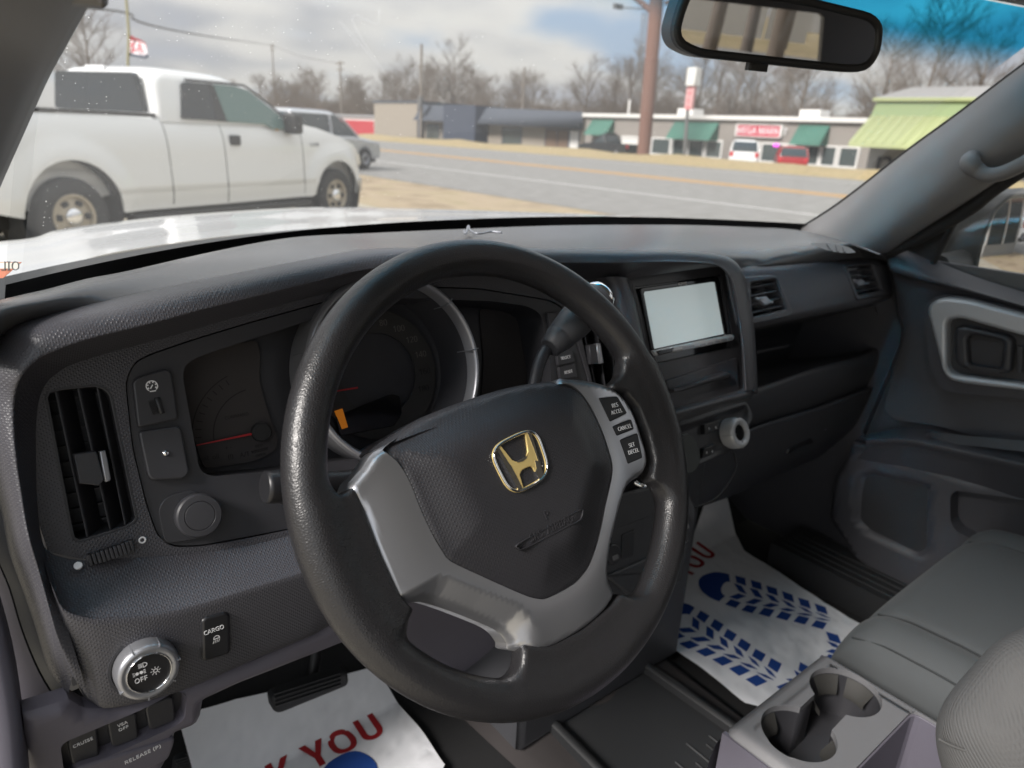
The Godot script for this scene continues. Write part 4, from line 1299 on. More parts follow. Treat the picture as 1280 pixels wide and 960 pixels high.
	for c in [Vector2(-.1552, -.055), Vector2(-.0104, -.0582)]:
		var so := put(db, "power_socket", lathe(PackedVector2Array([Vector2(0.013, -0.01), Vector2(0.013, -0.0035), Vector2(0.011, -0.0025), Vector2(0, -0.003)]), 28), M.trim_plastic, moved(SGT, c.x, c.y, 0))
		put(so, "label", plate(rect(0.010, 0.006, 0.001), -0.0026, -0.0018), M.grey_print, moved(SGT, c.x, c.y - 0.004, 0))
	put(db, "blank_cover", plate(rnd(pv([-.1309, -.0361, -.1077, -.0367, -.1212, -.0683, -.1417, -.0648]), 0.002), -0.01, -0.005, 0.001), M.trim_plastic, SGT)
	put(db, "ash_lid", plate(rnd(pv([-.1767, -.0761, -.008, -.0821, -.0431, -.1312, -.144, -.114]), 0.004), -0.012, -0.004, 0.003), M.fine_plastic, SGT)
	put(db, "latch_ring", tube(spline([SGT * v3(Vector2(-.094, .024), 0.0), SGT * v3(Vector2(-.0854, .0162), 0.006), SGT * v3(Vector2(-.0709, .0157), 0.004)], 6), [0.003], 10), M.chrome)
	put(db, "stack_core", box(Vector3(0.22, 0.52, -0.46), Vector3(0.60, 1.15, -0.215), 0.01), M.fine_plastic)
	put(db, "duct_core", box(Vector3(-0.32, 0.86, -0.50), Vector3(0.60, 1.20, -0.30), 0.01), M.fine_plastic)
	# cable hanging beside the stack
	var cb := thing("charging_cable", "thin black cable hanging below the silver climate knob", "cable", at(Vector3(.566, .9619, -.1432)))
	put(cb, "cord", tube(spline([SGT * v3(Vector2(.1466, .0077), -0.014), SGT * v3(Vector2(.1267, -.0115), -0.002), SGT * v3(Vector2(.0926, -.0312), 0.0), SGT * v3(Vector2(.0587, -.0427), -0.002), SGT * v3(Vector2(.0258, -.0442), -0.010)], 8), [0.0016], 8), M.black)
	# little wire clip on the pad near the glass
	var wc := thing("metal_clip", "small bent metal clip lying on the dashboard near the glass", "clip", at(Vector3(.2929, 1.27, -.4576)))
	put(wc, "wire", tube(spline(p3([.246, 1.277, -.433, .2307, 1.277, -.4061, .2839, 1.277, -.4752, .2602, 1.277, -.438, .2473, 1.277, -.4095, .2543, 1.277, -.4027, .2777, 1.277, -.4134, .2848, 1.277, -.4064, .2871, 1.277, -.3991]), 5), [0.0016], 8), M.dark_silver)


func vent_upright(db: Node3D, called: String, hole: PackedVector2Array, lines: PackedVector2Array, F: Transform3D) -> void:
	var v := hub(db, called, F)
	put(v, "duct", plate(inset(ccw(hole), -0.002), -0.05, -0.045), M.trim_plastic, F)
	put(v, "liner", frame_plate(inset(ccw(hole), -0.0005), inset(ccw(hole), 0.002), -0.05, -0.001, 0.0006, 120), M.trim_plastic, F)
	for i in lines.size() / 2:
		var a := lines[2 * i]
		var b := lines[2 * i + 1]
		var d := (b - a).normalized()
		var n := d.orthogonal() * 0.0011
		var st := begin()
		# a thin blade, its front edge round, turned a little
		var rows := []
		for q in [[-0.030, -1.0], [-0.006, -1.0], [-0.0035, -0.6], [-0.003, 0.0], [-0.0035, 0.6], [-0.006, 1.0], [-0.030, 1.0]]:
			var off: Vector2 = Vector2(0.012, 0.0) * (q[0] + 0.004) / -0.026 + n * q[1]
			rows.append([v3(a + off, q[0]), v3(b + off, q[0])])
		loft_to(st, rows, 1, 1)
		put(v, "slat", done(st), M.trim_plastic, F)
	var lo := hole[0]
	var hi := hole[0]
	for q in hole:
		lo = lo.min(q)
		hi = hi.max(q)
	for i in 9:
		var y := lerpf(lo.y + 0.008, hi.y - 0.008, i / 8.0)
		put(v, "rear_slat", box(Vector3(lo.x + 0.003, y - 0.0008, -0.044), Vector3(hi.x - 0.003, y + 0.0008, -0.034)), M.trim_plastic, F)


# ---------------------------------------------------------------- dashboard, passenger's side
func build_passenger_dash() -> void:
	var db := get_node("dashboard")
	# fascia with the two vents
	var fo := ccw(pv([-.2508, .0488, -.1956, .0473, -.0189, .0416, .1691, .0356, .2616, .0287, .3149, .0119, .3309, -.0226, .3106, -.0573, .2281, -.0634, .0576, -.06, -.1921, -.0578, -.2823, -.0575]))
	var vh := [rnd(pv([-.2148, .0274, -.1249, .0239, -.1086, .0185, -.0818, -.0427, -.0905, -.0503, -.2383, -.0506]), 0.006), rnd(pv([.112, .0235, .217, .021, .2556, .0122, .2872, -.0435, .277, -.0474, .1485, -.0475, .1423, -.043]), 0.006)]
	put(db, "passenger_fascia", field(fo, vh, 0.009, func(q: Vector2) -> float:
		var h := 0.006 * cos(q.y * 20.0) - roll(q, fo, 0.012, 0.010)
		return h, 0.012, 0.014), M.door_plastic, PD)
	vent_level(db, vh[0], pv([-.1879, .0157, -.1123, .0158, -.0985, -.037, -.199, -.0389]), 4, pv([-.1847, -.0087, -.1505, -.0095, -.1339, -.0223, -.1612, -.0251]), PD)
	vent_level(db, vh[1], pv([.1291, .0181, .2272, .0147, .2487, -.0374, .152, -.0378]), 4, pv([.1392, -.007, .1741, -.008, .202, -.0203, .161, -.0224]), PD)
	# demister grille in the corner of the pad
	var dg := hub(db, "demister_grille", at(Vector3(.7979, 1.262, -.1766)))
	put(dg, "opening", loft([p3([.7617, 1.2655, -.1971, .8125, 1.2655, -.1921, .7932, 1.2655, -.1481, .7453, 1.2655, -.1112]), p3([.7464, 1.2655, -.1766, .7186, 1.2655, -.1416, .7143, 1.2655, -.1235, .7228, 1.2655, -.1123])], 3, 2), M.fine_plastic)
	for s in [p3([.7788, 1.267, -.1759, .708, 1.267, -.1299]), p3([.7834, 1.267, -.1632, .7075, 1.267, -.1203]), p3([.7699, 1.267, -.1447, .7152, 1.267, -.1134])]:
		put(dg, "bar", tube(s, [0.0012], 6), M.fine_plastic)
	# open shelf: a box of five faces with its rounded lip, then the bolster and glovebox
	var rows := [p3([.5935, 1.13, -.2171, .6743, 1.131, -.2175, .9254, 1.1284, -.2164, 1.0934, 1.1248, -.215]), p3([.8609, 1.0366, -.4, .9728, 1.0383, -.4, 1.3084, 1.033, -.4, 1.4698, 1.0305, -.4]), p3([.9254, .9443, -.42, 1.0305, .9409, -.42, 1.384, .9364, -.42, 1.5188, .934, -.42]), p3([.6471, 1.0154, -.235, .7394, 1.0125, -.235, 1.087, 1.0123, -.235, 1.1808, 1.0208, -.235])]
	put(db, "shelf_lining", loft(rows, 2, 1), M.fine_plastic)
	put(db, "shelf_end", loft([p3([1.1527, 1.1115, -.24, 1.1831, 1.0771, -.24, 1.2053, 1.0302, -.24, 1.1916, 1.0125, -.24]), p3([1.4845, 1.0246, -.41, 1.5, .9995, -.41, 1.511, .9551, -.41, 1.4888, .9365, -.41])], 3, 2), M.fine_plastic)
	put(db, "shelf_divider", plate(pv([.8316, -.1077, .9437, -.1114, .9454, -.1166, .8335, -.1143]), -0.302, -0.298), M.fine_plastic, fr(Vector3(0, 1.155, 0), Vector3.RIGHT, Vector3.UP))
	var b0 := p3([.6577, 1.0126, -.242, .7509, 1.0097, -.242, .928, 1.012, -.242, 1.1024, 1.0089, -.242, 1.1946, 1.0151, -.242, 1.2538, 1.032, -.242, 1.2532, 1.0948, -.242])
	var b1 := p3([.6349, 1.0136, -.226, .7263, 1.0103, -.226, .8995, 1.0127, -.226, 1.0769, 1.0096, -.226, 1.1821, 1.0159, -.226, 1.2464, 1.037, -.226, 1.2332, 1.1005, -.226])
	var b2 := p3([.6336, .9844, -.22, .7258, .9796, -.22, .9134, .9766, -.22, 1.0884, .9784, -.22, 1.2049, .9871, -.22, 1.2674, .9991, -.22, 1.2403, 1.0747, -.22])
	var b3 := p3([.6623, .9369, -.232, .7574, .9333, -.232, .956, .926, -.232, 1.1346, .9272, -.232, 1.2436, .929, -.232, 1.3106, .9361, -.232, 1.297, 1.0101, -.232])
	put(db, "bolster", loft([b0, b1, b2, b3], 4, 4), M.fine_plastic)
	var g0 := p3([.5584, .9253, -.226, .7467, .9387, -.226, .943, .9324, -.226, 1.1202, .9328, -.226, 1.2285, .9336, -.226, 1.297, .9365, -.226])
	var g1 := p3([.5487, .9225, -.218, .7358, .934, -.218, .9343, .9252, -.218, 1.1144, .9247, -.218, 1.2224, .926, -.218, 1.2843, .9259, -.218])
	var g2 := p3([.61, .8484, -.24, .8005, .8435, -.24, 1.0214, .8289, -.24, 1.2096, .8337, -.24, 1.2848, .8369, -.24, 1.3162, .8462, -.24])
	var g3 := p3([.725, .7467, -.3, .8541, .7376, -.3, 1.0274, .7391, -.3, 1.2, .7353, -.3, 1.3198, .7411, -.3, 1.3798, .7526, -.3])
	put(db, "glovebox_door", loft([g0, g1, g2, g3], 4, 4), M.fine_plastic)
	put(db, "glovebox_latch", plate(rnd(pv([.8888, -.3107, .9889, -.3072, .9726, -.2944, .892, -.2986]), 0.003), -0.24, -0.229, 0.004), M.key_black, fr(Vector3(0, 1.155, 0), Vector3.RIGHT, Vector3.UP))
	put(db, "glovebox_lock", lathe(PackedVector2Array([Vector2(0.006, 0), Vector2(0.006, 0.004), Vector2(0, 0.0045)]), 20), M.dark_silver, fr(Vector3(1.0229, .8718, -.232), Vector3.RIGHT, Vector3.UP))
	put(db, "kick_panel", loft([p3([1.12, .8517, -.1947, 1.12, 1.0532, -.1639, 1.12, 1.114, -.1839, 1.12, 1.2033, -.2194]), p3([1.165, .8282, -.2045, 1.165, 1.0406, -.1745, 1.165, 1.1063, -.1957, 1.165, 1.198, -.2322])], 3, 2), M.fine_plastic)
	put(db, "passenger_core", box(Vector3(0.6, 0.86, -0.70), Vector3(1.12, 1.17, -0.43), 0.01), M.fine_plastic)


func vent_level(db: Node3D, hole: PackedVector2Array, inner: PackedVector2Array, n: int, tab: PackedVector2Array, F: Transform3D) -> void:
	var v := hub(db, "air_vent", F)
	put(v, "surround", frame_plate(inset(ccw(hole), -0.0005), rnd(inner, 0.004), -0.02, 0.0075, 0.003), M.door_plastic, F)
	put(v, "duct", plate(inset(ccw(hole), -0.001), -0.05, -0.04), M.trim_plastic, F)
	for i in n:
		var t := (i + 0.5) / n
		var a := inner[0].lerp(inner[3], t)
		var b := inner[1].lerp(inner[2], t)
		var st := begin()
		var rows := []
		for q in [[-0.030, 0.004], [0.0005, -0.0016], [0.002, 0.0], [0.0005, 0.0016], [-0.030, 0.007]]:
			rows.append([v3(a + Vector2(0, q[1]), q[0]), v3(b + Vector2(0, q[1]), q[0])])
		loft_to(st, rows, 1, 1)
		put(v, "slat", done(st), M.door_plastic, F)
	put(v, "tab", plate(rnd(tab, 0.002), -0.012, 0.008, 0.003), M.dark_silver, F)


# ---------------------------------------------------------------- steering wheel
func build_wheel() -> void:
	var sw := thing("steering_wheel", "black leather grained steering wheel with silver spokes and an H emblem", "steering wheel", WR)
	# rim and leather webs, one soft skin
	var webs := [
		pv([-.1398, .043, -.1396, .0224, -.1414, -.0113, -.1401, -.0412, -.1354, -.0542, -.1477, -.0612, -.1607, -.0566, -.1756, -.0071, -.1734, .0383, -.1587, .0443, -.1518, .0389]),
		pv([-.0662, -.1224, -.0432, -.1362, -.0092, -.1422, .0266, -.1416, .0412, -.1385, .0591, -.156, .0122, -.1793, -.0527, -.174, -.0902, -.1484, -.0766, -.1354]),
		pv([.1234, .0233, .1439, .0283, .153, .0375, .1858, .0225, .178, -.0422, .144, -.0944, .127, -.0705, .14, -.0558, .1454, -.0335, .1471, -.0055, .1398, .0118])]
	for i in 3:
		webs[i] = ccw(webs[i])
	var Rm := 0.1783
	var rr := 0.0153
	var body := func(p: Vector3) -> float:
		var q := Vector2(p.x, p.y)
		var l := q.length()
		var a := Vector2(l - Rm, p.z)
		var d := Vector2(a.x, a.y * 0.96).length() - rr
		if l > 0.07:
			for w in webs:
				var c: Vector2 = (w[0] + w[w.size() / 2]) / 2.0
				if q.distance_to(c) > 0.11:
					continue
				var s := sdist(q, w) + 0.004
				var zz := absf(p.z - (-0.004 + 0.004 * smoothstep(0.10, 0.17, l))) - 0.006
				var e := Vector2(maxf(s, 0.0), maxf(zz, 0.0)).length() + minf(maxf(s, zz), 0.0) - 0.004
				var k := 0.014
				var hh := clampf(0.5 + 0.5 * (e - d) / k, 0.0, 1.0)
				d = lerpf(e, d, hh) - k * hh * (1.0 - hh)
		return d
	put(sw, "rim", nets(body, Vector3(-0.202, -0.202, -0.026), Vector3(0.202, 0.202, 0.026), 0.0031), M.wheel_leather, WR)

	# silver trim round the lower half of the hub
	var trim := ccw(crv(pv([-.1167, .058, -.1299, .0507, -.1453, .0418, -.1431, .0235, -.145, -.0097, -.1449, -.0234, -.1442, -.0388, -.1417, -.0516, -.1347, -.0513, -.1272, -.0531, -.1193, -.0587, -.1055, -.072, -.0807, -.099, -.074, -.1094, -.0722, -.1184, -.0721, -.1244, -.0495, -.138, -.0175, -.1433, .0085, -.1442, .0266, -.1414, .0367, -.1353, .0351, -.1204, .0442, -.1052, .0648, -.0854, .0861, -.0687, .1014, -.0623, .125, -.0624, .138, -.0534, .1432, -.0296, .1441, -.0032, .1357, .0159, .1242, .0256, .103, .0368, .079, .0466, .0684, .0495, .051, .0363, .0054, .0388, -.0533, .0544, -.0959, .0582]), 3))
	var pad_edge := ccw(crv(pv([-.1158, .0591, -.1095, .0435, -.107, .027, -.1077, .0067, -.1069, -.0136, -.1048, -.0284, -.1013, -.039, -.0822, -.0612, -.0566, -.0896, -.0451, -.1, -.0333, -.1059, -.0045, -.1092, .0142, -.1057, .0273, -.0988, .0449, -.0849, .0628, -.0673, .0803, -.051, .0885, -.0392, .0915, -.025, .0931, -.0041, .091, .0198, .0858, .0346, .0765, .0455, .0586, .0531, .0334, .0596, -.0002, .0643, -.052, .0674, -.0904, .0645]), 3))
	var crease := pv([-.1449, -.0392, -.1305, -.039, -.1183, -.0391, -.1101, -.0407, -.1031, -.045, -.0805, -.0681, -.0574, -.094, -.0515, -.1049, -.0489, -.1198, -.0484, -.137])
	var low := PackedVector2Array(crease) + pv([-.0489, -.1417, -.0763, -.1251, -.0772, -.1115, -.0847, -.099, -.1197, -.06, -.1291, -.054, -.1425, -.0533, -.1483, -.041])
	var th := func(q: Vector2) -> float:
		var inner := maxf(0.0, sdist(q, pad_edge))
		var h := 0.012 - 0.010 * smoothstep(0.0, 0.07, inner)
		# the lower spoke falls away below a crease
		if Geometry2D.is_point_in_polygon(q, low):
			var near := 1.0
			for i in crease.size() - 1:
				near = minf(near, q.distance_to(Geometry2D.get_closest_point_to_segment(q, crease[i], crease[i + 1])))
			h -= minf(0.60 * maxf(0.0, near - 0.001), 0.011) * smoothstep(0.004, 0.045, q.distance_to(crease[-1]))
		h -= roll(q, trim, 0.006, 0.006)
		return h
	put(sw, "spoke_trim", field(trim, [inset(pad_edge, 0.004)], 0.0035, th, 0.016), M.wheel_silver, WR)

	# airbag cover
	var pad := inset(pad_edge, 0.0008)
	var dome := func(q: Vector2) -> float:
		var e := edge_dist(q, pad)
		var h := 0.012 + 0.012 * smoothstep(0.0, 0.045, e)
		h -= roll(q, pad, 0.006, 0.006)
		return h - 0.030 * smoothstep(0.030, 0.085, q.y) * 0.6
	var ab := put(sw, "airbag_cover", field(pad, [], 0.0042, dome, 0.02), M.airbag_plastic, WR)
	var sp := pv([-.0509, -.0487, -.046, -.0553, .0281, -.0659, .0357, -.0615])
	var sc := (sp[0] + sp[2]) / 2.0
	put(ab, "embossed_strip", frame_plate(rnd(PackedVector2Array([sp[0], sp[1], Vector2(.0189, -.0607), Vector2(.0264, -.0527)]), 0.002), inset(ccw(rnd(PackedVector2Array([sp[0], sp[1], Vector2(.0189, -.0607), Vector2(.0264, -.0527)]), 0.002)), 0.0006), -0.002, 0.0008, 0.0003, 120), M.airbag_plastic, moved(WR, 0, 0, dome.call(sc) - 0.0002))
	var sa := -.0883
	var tc := Vector2(-.0119, -.0528)
	put(ab, "embossed_lettering", lettering("SRS  AIRBAG", 0.006, 0.0008), M.airbag_plastic, moved(WR, tc.x, tc.y, dome.call(tc) + 0.0002, sa))
	var hc := Vector2(-.0115, -.0419)
	put(ab, "horn_mark", lettering("P", 0.007, 0.0008), M.airbag_plastic, moved(WR, hc.x, hc.y, dome.call(hc) + 0.0002, 0.0))

	# emblem: rounded ring with an H, its plating worn to brass
	var ec := Vector2(-.0138, .0046)
	var EM := moved(WR, ec.x, ec.y, dome.call(ec) - 0.001, -0.01)
	var em := hub(sw, "emblem", EM)
	var ring := PackedVector2Array()
	for k in 72:
		var d := Vector2.from_angle(TAU * k / 72)
		var f := pow(pow(absf(d.x), 3.4) + pow(absf(d.y), 3.4), -1.0 / 3.4)
		var p := d * f * Vector2(0.0242, 0.0212)
		p.x *= 1.0 + 0.075 * p.y / 0.0212
		ring.append(p)
	put(em, "ring", frame_plate(ring, inset(ccw(ring), 0.0019), -0.002, 0.0034, 0.0009), M.chrome, EM)
	put(em, "ring_base", frame_plate(inset(ccw(ring), -0.0003), inset(ccw(ring), 0.0023), -0.003, 0.0018, 0.0003), M.worn_gold, EM)
	var hl := PackedVector2Array([Vector2(-0.0185, 0.0188), Vector2(-0.0135, 0.0192), Vector2(-0.0085, 0.0048), Vector2(-0.006, 0.0022), Vector2(-0.003, 0.0014), Vector2(0.003, 0.0014), Vector2(0.006, 0.0022), Vector2(0.0085, 0.0048), Vector2(0.0135, 0.0192), Vector2(0.0185, 0.0188), Vector2(0.0140, -0.0185), Vector2(0.0085, -0.0190), Vector2(0.0072, -0.0085), Vector2(0.0055, -0.0066), Vector2(0.003, -0.0060), Vector2(-0.003, -0.0060), Vector2(-0.0055, -0.0066), Vector2(-0.0072, -0.0085), Vector2(-0.0085, -0.0190), Vector2(-0.0140, -0.0185)])
	put(em, "letter_base", plate(hl, -0.002, 0.0026, 0.0006), M.worn_gold, EM)
	# remaining chrome flakes on the letter
	var chips := [pv([-0.0186, 0.0188, -0.0160, 0.0190, -0.0128, 0.004, -0.0118, 0.001, -0.0110, -0.006, -0.0100, -0.0186, -0.0140, -0.0185]), pv([0.0150, 0.0190, 0.0186, 0.0188, 0.0150, -0.011, 0.0140, -0.008, 0.0148, 0.006]), pv([0.0142, -0.0186, 0.0082, -0.0191, 0.0075, -0.012, 0.0098, -0.010, 0.0112, -0.004, 0.0150, -0.006]), pv([-0.0060, 0.0022, 0.0060, 0.0022, 0.0045, 0.0006, 0.0, -0.0002, -0.0048, 0.0008])]
	for c in chips:
		put(em, "chrome_flake", plate(c, 0.0, 0.00285), M.chrome, EM)

	# speed control buttons
	for b in [["resume_button", pv([.1, .0204, .1231, .0132, .1262, -.0044, .1015, -.0039]), "RES\nACCEL", Vector2(.1144, .0045)], ["cancel_button", pv([.1017, -.008, .1283, -.011, .1269, -.0204, .1024, -.018]), "CANCEL", Vector2(.1158, -.0147)], ["set_button", pv([.1039, -.022, .1294, -.0252, .1229, -.0475, .1025, -.0452]), "SET\nDECEL", Vector2(.1153, -.0348)]]:
		var poly := rnd(b[1], 0.002)
		var c := Vector2.ZERO
		for q in poly:
			c += q / poly.size()
		var h: float = th.call(c)
		put(sw, "button_gap", plate(inset(ccw(poly), -0.0009), h - 0.006, h + 0.0003), M.wheel_silver, WR)
		var bt := put(sw, b[0], plate(poly, h - 0.006, h + 0.0022, 0.0012), M.key_black, WR)
		put(bt, "lettering", lettering(b[2], 0.0036, 0.0003), M.white_print, moved(WR, b[3].x, b[3].y, h + 0.0023, -.1662))
	# hub behind the spokes
	put(sw, "hub_shell", lathe(PackedVector2Array([Vector2(0.040, -0.06), Vector2(0.045, -0.006), Vector2(0.0, -0.004)]), 40), M.fine_plastic, WR)


func build_column() -> void:
	var sc := thing("steering_column", "dark moulded cover round the steering column behind the wheel", "steering column", moved(WH, 0, 0, -0.12))
	# shroud: rounded sections from the hub to the dashboard
	var rows := []
	for s in [[-0.035, 0.062, 0.050, -0.006], [-0.05, 0.070, 0.058, -0.006], [-0.10, 0.078, 0.070, -0.012], [-0.16, 0.082, 0.078, -0.020], [-0.24, 0.086, 0.084, -0.030]]:
		var r := []
		for k in 40:
			var d := Vector2.from_angle(TAU * k / 40)
			var f := pow(pow(absf(d.x), 3.0) + pow(absf(d.y), 3.0), -1.0 / 3.0)
			r.append(Vector3(d.x * f * s[1], d.y * f * s[2] + s[3], s[0]))
		rows.append(r)
	put(sc, "shroud", loft(rows, 1, 4, true), M.lit_lower_plastic, WH)
	put(sc, "stalk_boot", plate(rnd(pv([-.1399, .0373, -.1219, .0347, -.126, .0005, -.146, .0001]), 0.006), -0.09, -0.062, 0.004), M.black, WH)
	# knee cover under the column
	var kc := thing("knee_panel", "dark cover below the steering column seen through the wheel", "knee panel", at(Vector3(.107, .7875, -.25)))
	put(kc, "panel", loft([p3([-.1077, .9382, -.16, -.0378, .9466, -.16, .0425, .9604, -.16, .1353, .9367, -.16, .2472, .8835, -.16]), p3([-.0162, .8401, -.22, .05, .8446, -.22, .1233, .8308, -.22, .1925, .7945, -.22, .2874, .739, -.22]), p3([.0883, .6955, -.3, .143, .6823, -.3, .218, .6526, -.3, .2844, .62, -.3, .3774, .5659, -.3]), p3([.1948, .5056, -.42, .2628, .4778, -.42, .3367, .4477, -.42, .4179, .4047, -.42, .5074, .3574, -.42])], 4, 4), M.lit_lower_plastic)

	var ts := thing("turn_signal_stalk", "black turn signal stalk with white symbols left of the wheel", "control stalk", WH)
	var a := WH * v3(Vector2(-.1863, .036), -0.05)
	var b := WH * v3(Vector2(-.1295, .0244), -0.055)
	var dir := (b - a).normalized()
	put(ts, "end_cap", tube([a - dir * 0.001, a, a + dir * 0.002, a + dir * 0.012], [0.0105, 0.0118, 0.0122, 0.0122], 32), M.key_black)
	put(ts, "collar", tube([a + dir * 0.012, a + dir * 0.013, a + dir * 0.028, a + dir * 0.029], [0.0125, 0.0135, 0.0135, 0.0125], 32), M.key_black)
	put(ts, "shaft", tube([a + dir * 0.02, a + dir * 0.055, b + dir * 0.02], [0.0105, 0.0098, 0.011], 28), M.key_black)
	var toward := (Transform3D(Basis(Vector3(0.77825, 0.04870, 0.62606), Vector3(0.17298, 0.94179, -0.28829), Vector3(-0.60365, 0.33265, 0.72453)), Vector3(-0.34400, 1.41000, 0.39900)).origin - a).normalized()
	var up := (toward - dir * toward.dot(dir)).normalized()
	var SF := fr(a, dir, up.cross(dir))
	put(ts, "arrow_symbol", lettering("<", 0.008, 0.0004), M.white_print, SF * Transform3D(Basis(), Vector3(0.020, 0, 0.0136)))
	put(ts, "lamp_symbol", lettering("D =", 0.007, 0.0004), M.white_print, SF * Transform3D(Basis(Vector3(0, 0, 1), 1.2), Vector3(0.066, 0.001, 0.0104)))

	var gl := thing("gear_lever", "black column gear lever with a chrome tipped knob behind the wheel", "gear lever", WH)
	var path := p3([.0744, 1.1724, -.0735, .0835, 1.1847, -.0806, .0943, 1.1984, -.0885, .1072, 1.2093, -.0949, .1191, 1.2149, -.0981, .132, 1.2199, -.101])
	put(gl, "shaft", tube(spline(path, 5), [0.0062], 16), M.trim_plastic)
	var k0 := WH * v3(Vector2(.1103, .0968), -0.05)
	var k1 := WH * v3(Vector2(.1911, .1413), -0.04)
	var kd := (k1 - k0).normalized()
	var kl := k0.distance_to(k1)
	var kp := []
	var krad := []
	for i in [[0.0, 0.0095], [0.02, 0.0115], [0.12, 0.0130], [0.17, 0.0146], [0.18, 0.0140], [0.19, 0.0148], [0.45, 0.0178], [0.75, 0.0192], [0.92, 0.0180]]:
		kp.append(k0 + kd * kl * i[0])
		krad.append(i[1])
	put(gl, "knob", tube(kp, krad, 32), M.fine_plastic)
	put(gl, "chrome_tip", tube([k0 + kd * kl * 0.90, k0 + kd * kl * 0.92, k0 + kd * kl * 0.98, k0 + kd * kl * 1.02, k0 + kd * kl * 1.04], [0.0178, 0.0182, 0.0168, 0.0120, 0.0040], 32), M.chrome)


# ---------------------------------------------------------------- console, floor, pedals
func build_console() -> void:
	var top := 0.755
	var CT := fr(Vector3(0, top, 0), Vector3.RIGHT, Vector3.FORWARD)   # u = x, v = -z, height up
	var cs := thing("center_console", "grey plastic console with two joined cup holders", "console", at(Vector3(0.41, 0.5, 0.2)))
	var outline := ccw(rnd(pv([0.298, -0.062, 0.526, -0.062, 0.526, -0.42, 0.298, -0.42]), 0.012))
	var c1 := Vector2(0.360, -0.120)
	var c2 := Vector2(0.472, -0.120)
	# two overlapping round holes with a neck between them
	var cups := PackedVector2Array()
	var a1 := circle(0.043, 48, c1)
	var a2 := circle(0.043, 48, c2)
	var neck := pv([0.375, -0.101, 0.455, -0.098, 0.450, -0.140, 0.378, -0.143])
	cups = ccw(Geometry2D.merge_polygons(Geometry2D.merge_polygons(a1, neck)[0], a2)[0])
	var bin_ := ccw(rnd(pv([0.318, -0.187, 0.514, -0.187, 0.514, -0.40, 0.318, -0.40]), 0.012))
	var hf := func(q: Vector2) -> float:
		var e := edge_dist(q, outline)
		var h := -roll(q, outline, 0.012, 0.010)
		return h - 0.0015 * smoothstep(0.0225, 0.0215, e) * smoothstep(0.018, 0.019, e)
	put(cs, "top_panel", field(outline, [cups, bin_], 0.005, hf, 0.02, 0.009), M.console_plastic, CT)
	put(cs, "front_panel", loft([p3([0.300, top - 0.012, 0.064, 0.412, top - 0.012, 0.0635, 0.524, top - 0.012, 0.064]), p3([0.296, top - 0.06, 0.05, 0.412, top - 0.06, 0.0485, 0.528, top - 0.06, 0.05]), p3([0.292, 0.49, 0.04, 0.412, 0.49, 0.038, 0.532, 0.49, 0.04])], 4, 4), M.lit_lower_plastic)
	for x in [0.2985, 0.5255]:
		put(cs, "side_panel", box(Vector3(x - 0.003, 0.49, 0.06), Vector3(x + 0.003, top - 0.012, 0.42)), M.lit_lower_plastic)
	var wall := begin()
	wall.set_smooth_group(1)
	for i in cups.size():
		var j := (i + 1) % cups.size()
		quad(wall, v3(cups[i], -0.009), v3(cups[i], -0.085), v3(cups[j], -0.085), v3(cups[j], -0.009))
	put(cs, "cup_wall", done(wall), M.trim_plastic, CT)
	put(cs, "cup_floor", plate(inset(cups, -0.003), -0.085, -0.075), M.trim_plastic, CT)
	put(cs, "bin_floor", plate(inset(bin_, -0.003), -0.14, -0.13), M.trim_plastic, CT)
	put(cs, "bin_wall", frame_plate(inset(bin_, -0.001), inset(bin_, 0.002), -0.14, -0.004, 0.001), M.lit_lower_plastic, CT)
	# gripping fingers inside the cup holders
	for c in [[c1, [95.0, 165.0, 230.0]], [c2, [130.0, 62.0, -5.0]], [c1, [-65.0]]]:
		for d in c[1]:
			var st := begin()
			var rows := []
			for k in 7:
				var a: float = deg_to_rad(d - 26.0 + 52.0 * k / 6.0)
				var e := Vector2.from_angle(a)
				rows.append([v3(c[0] + e * 0.0428, -0.010), v3(c[0] + e * 0.0400, -0.014), v3(c[0] + e * 0.032, -0.026), v3(c[0] + e * 0.0315, -0.034)])
			loft_to(st, rows, 1, 2)
			put(cs, "cup_finger", done(st), mat("finger_rubber", lin(0.030, 0.029, 0.027), 0.7), CT)

	# rubber floor tray ahead of the console
	var TT := fr(Vector3(0, 0.52, 0), Vector3.RIGHT, Vector3.FORWARD)
	var tr := thing("floor_tray", "black rubber floor tray with raised ribs ahead of the console", "floor tray", at(Vector3(0.40, 0.5, -0.05)))
	var to := ccw(rnd(pv([0.285, 0.245, 0.520, 0.245, 0.535, -0.07, 0.275, -0.07]), 0.02))
	var ti := inset(to, 0.016)
	put(tr, "rim", field(to, [ti], 0.008, func(q: Vector2) -> float: return 0.022 - 4.0 * pow(edge_dist(q, to) - 0.008, 2.0) * 20.0, 0.03, 0.018), M.rubber, TT)
	put(tr, "base", plate(inset(to, 0.012), -0.004, 0.004), M.rubber, TT)
	for i in 5:
		for j in 2:
			var x := 0.315 + i * 0.042
			var y0 := 0.06 - j * 0.085 + (0.012 if i % 2 else 0.0)
			put(tr, "raised_rib", tube([TT * Vector3(x, y0, 0.0045), TT * Vector3(x, y0 - 0.055, 0.0045), TT * Vector3(x + 0.012, y0 - 0.062, 0.0045), TT * Vector3(x + 0.024, y0 - 0.055, 0.0045), TT * Vector3(x + 0.024, y0 - 0.02, 0.0045)], [0.0022], 6), M.rubber)

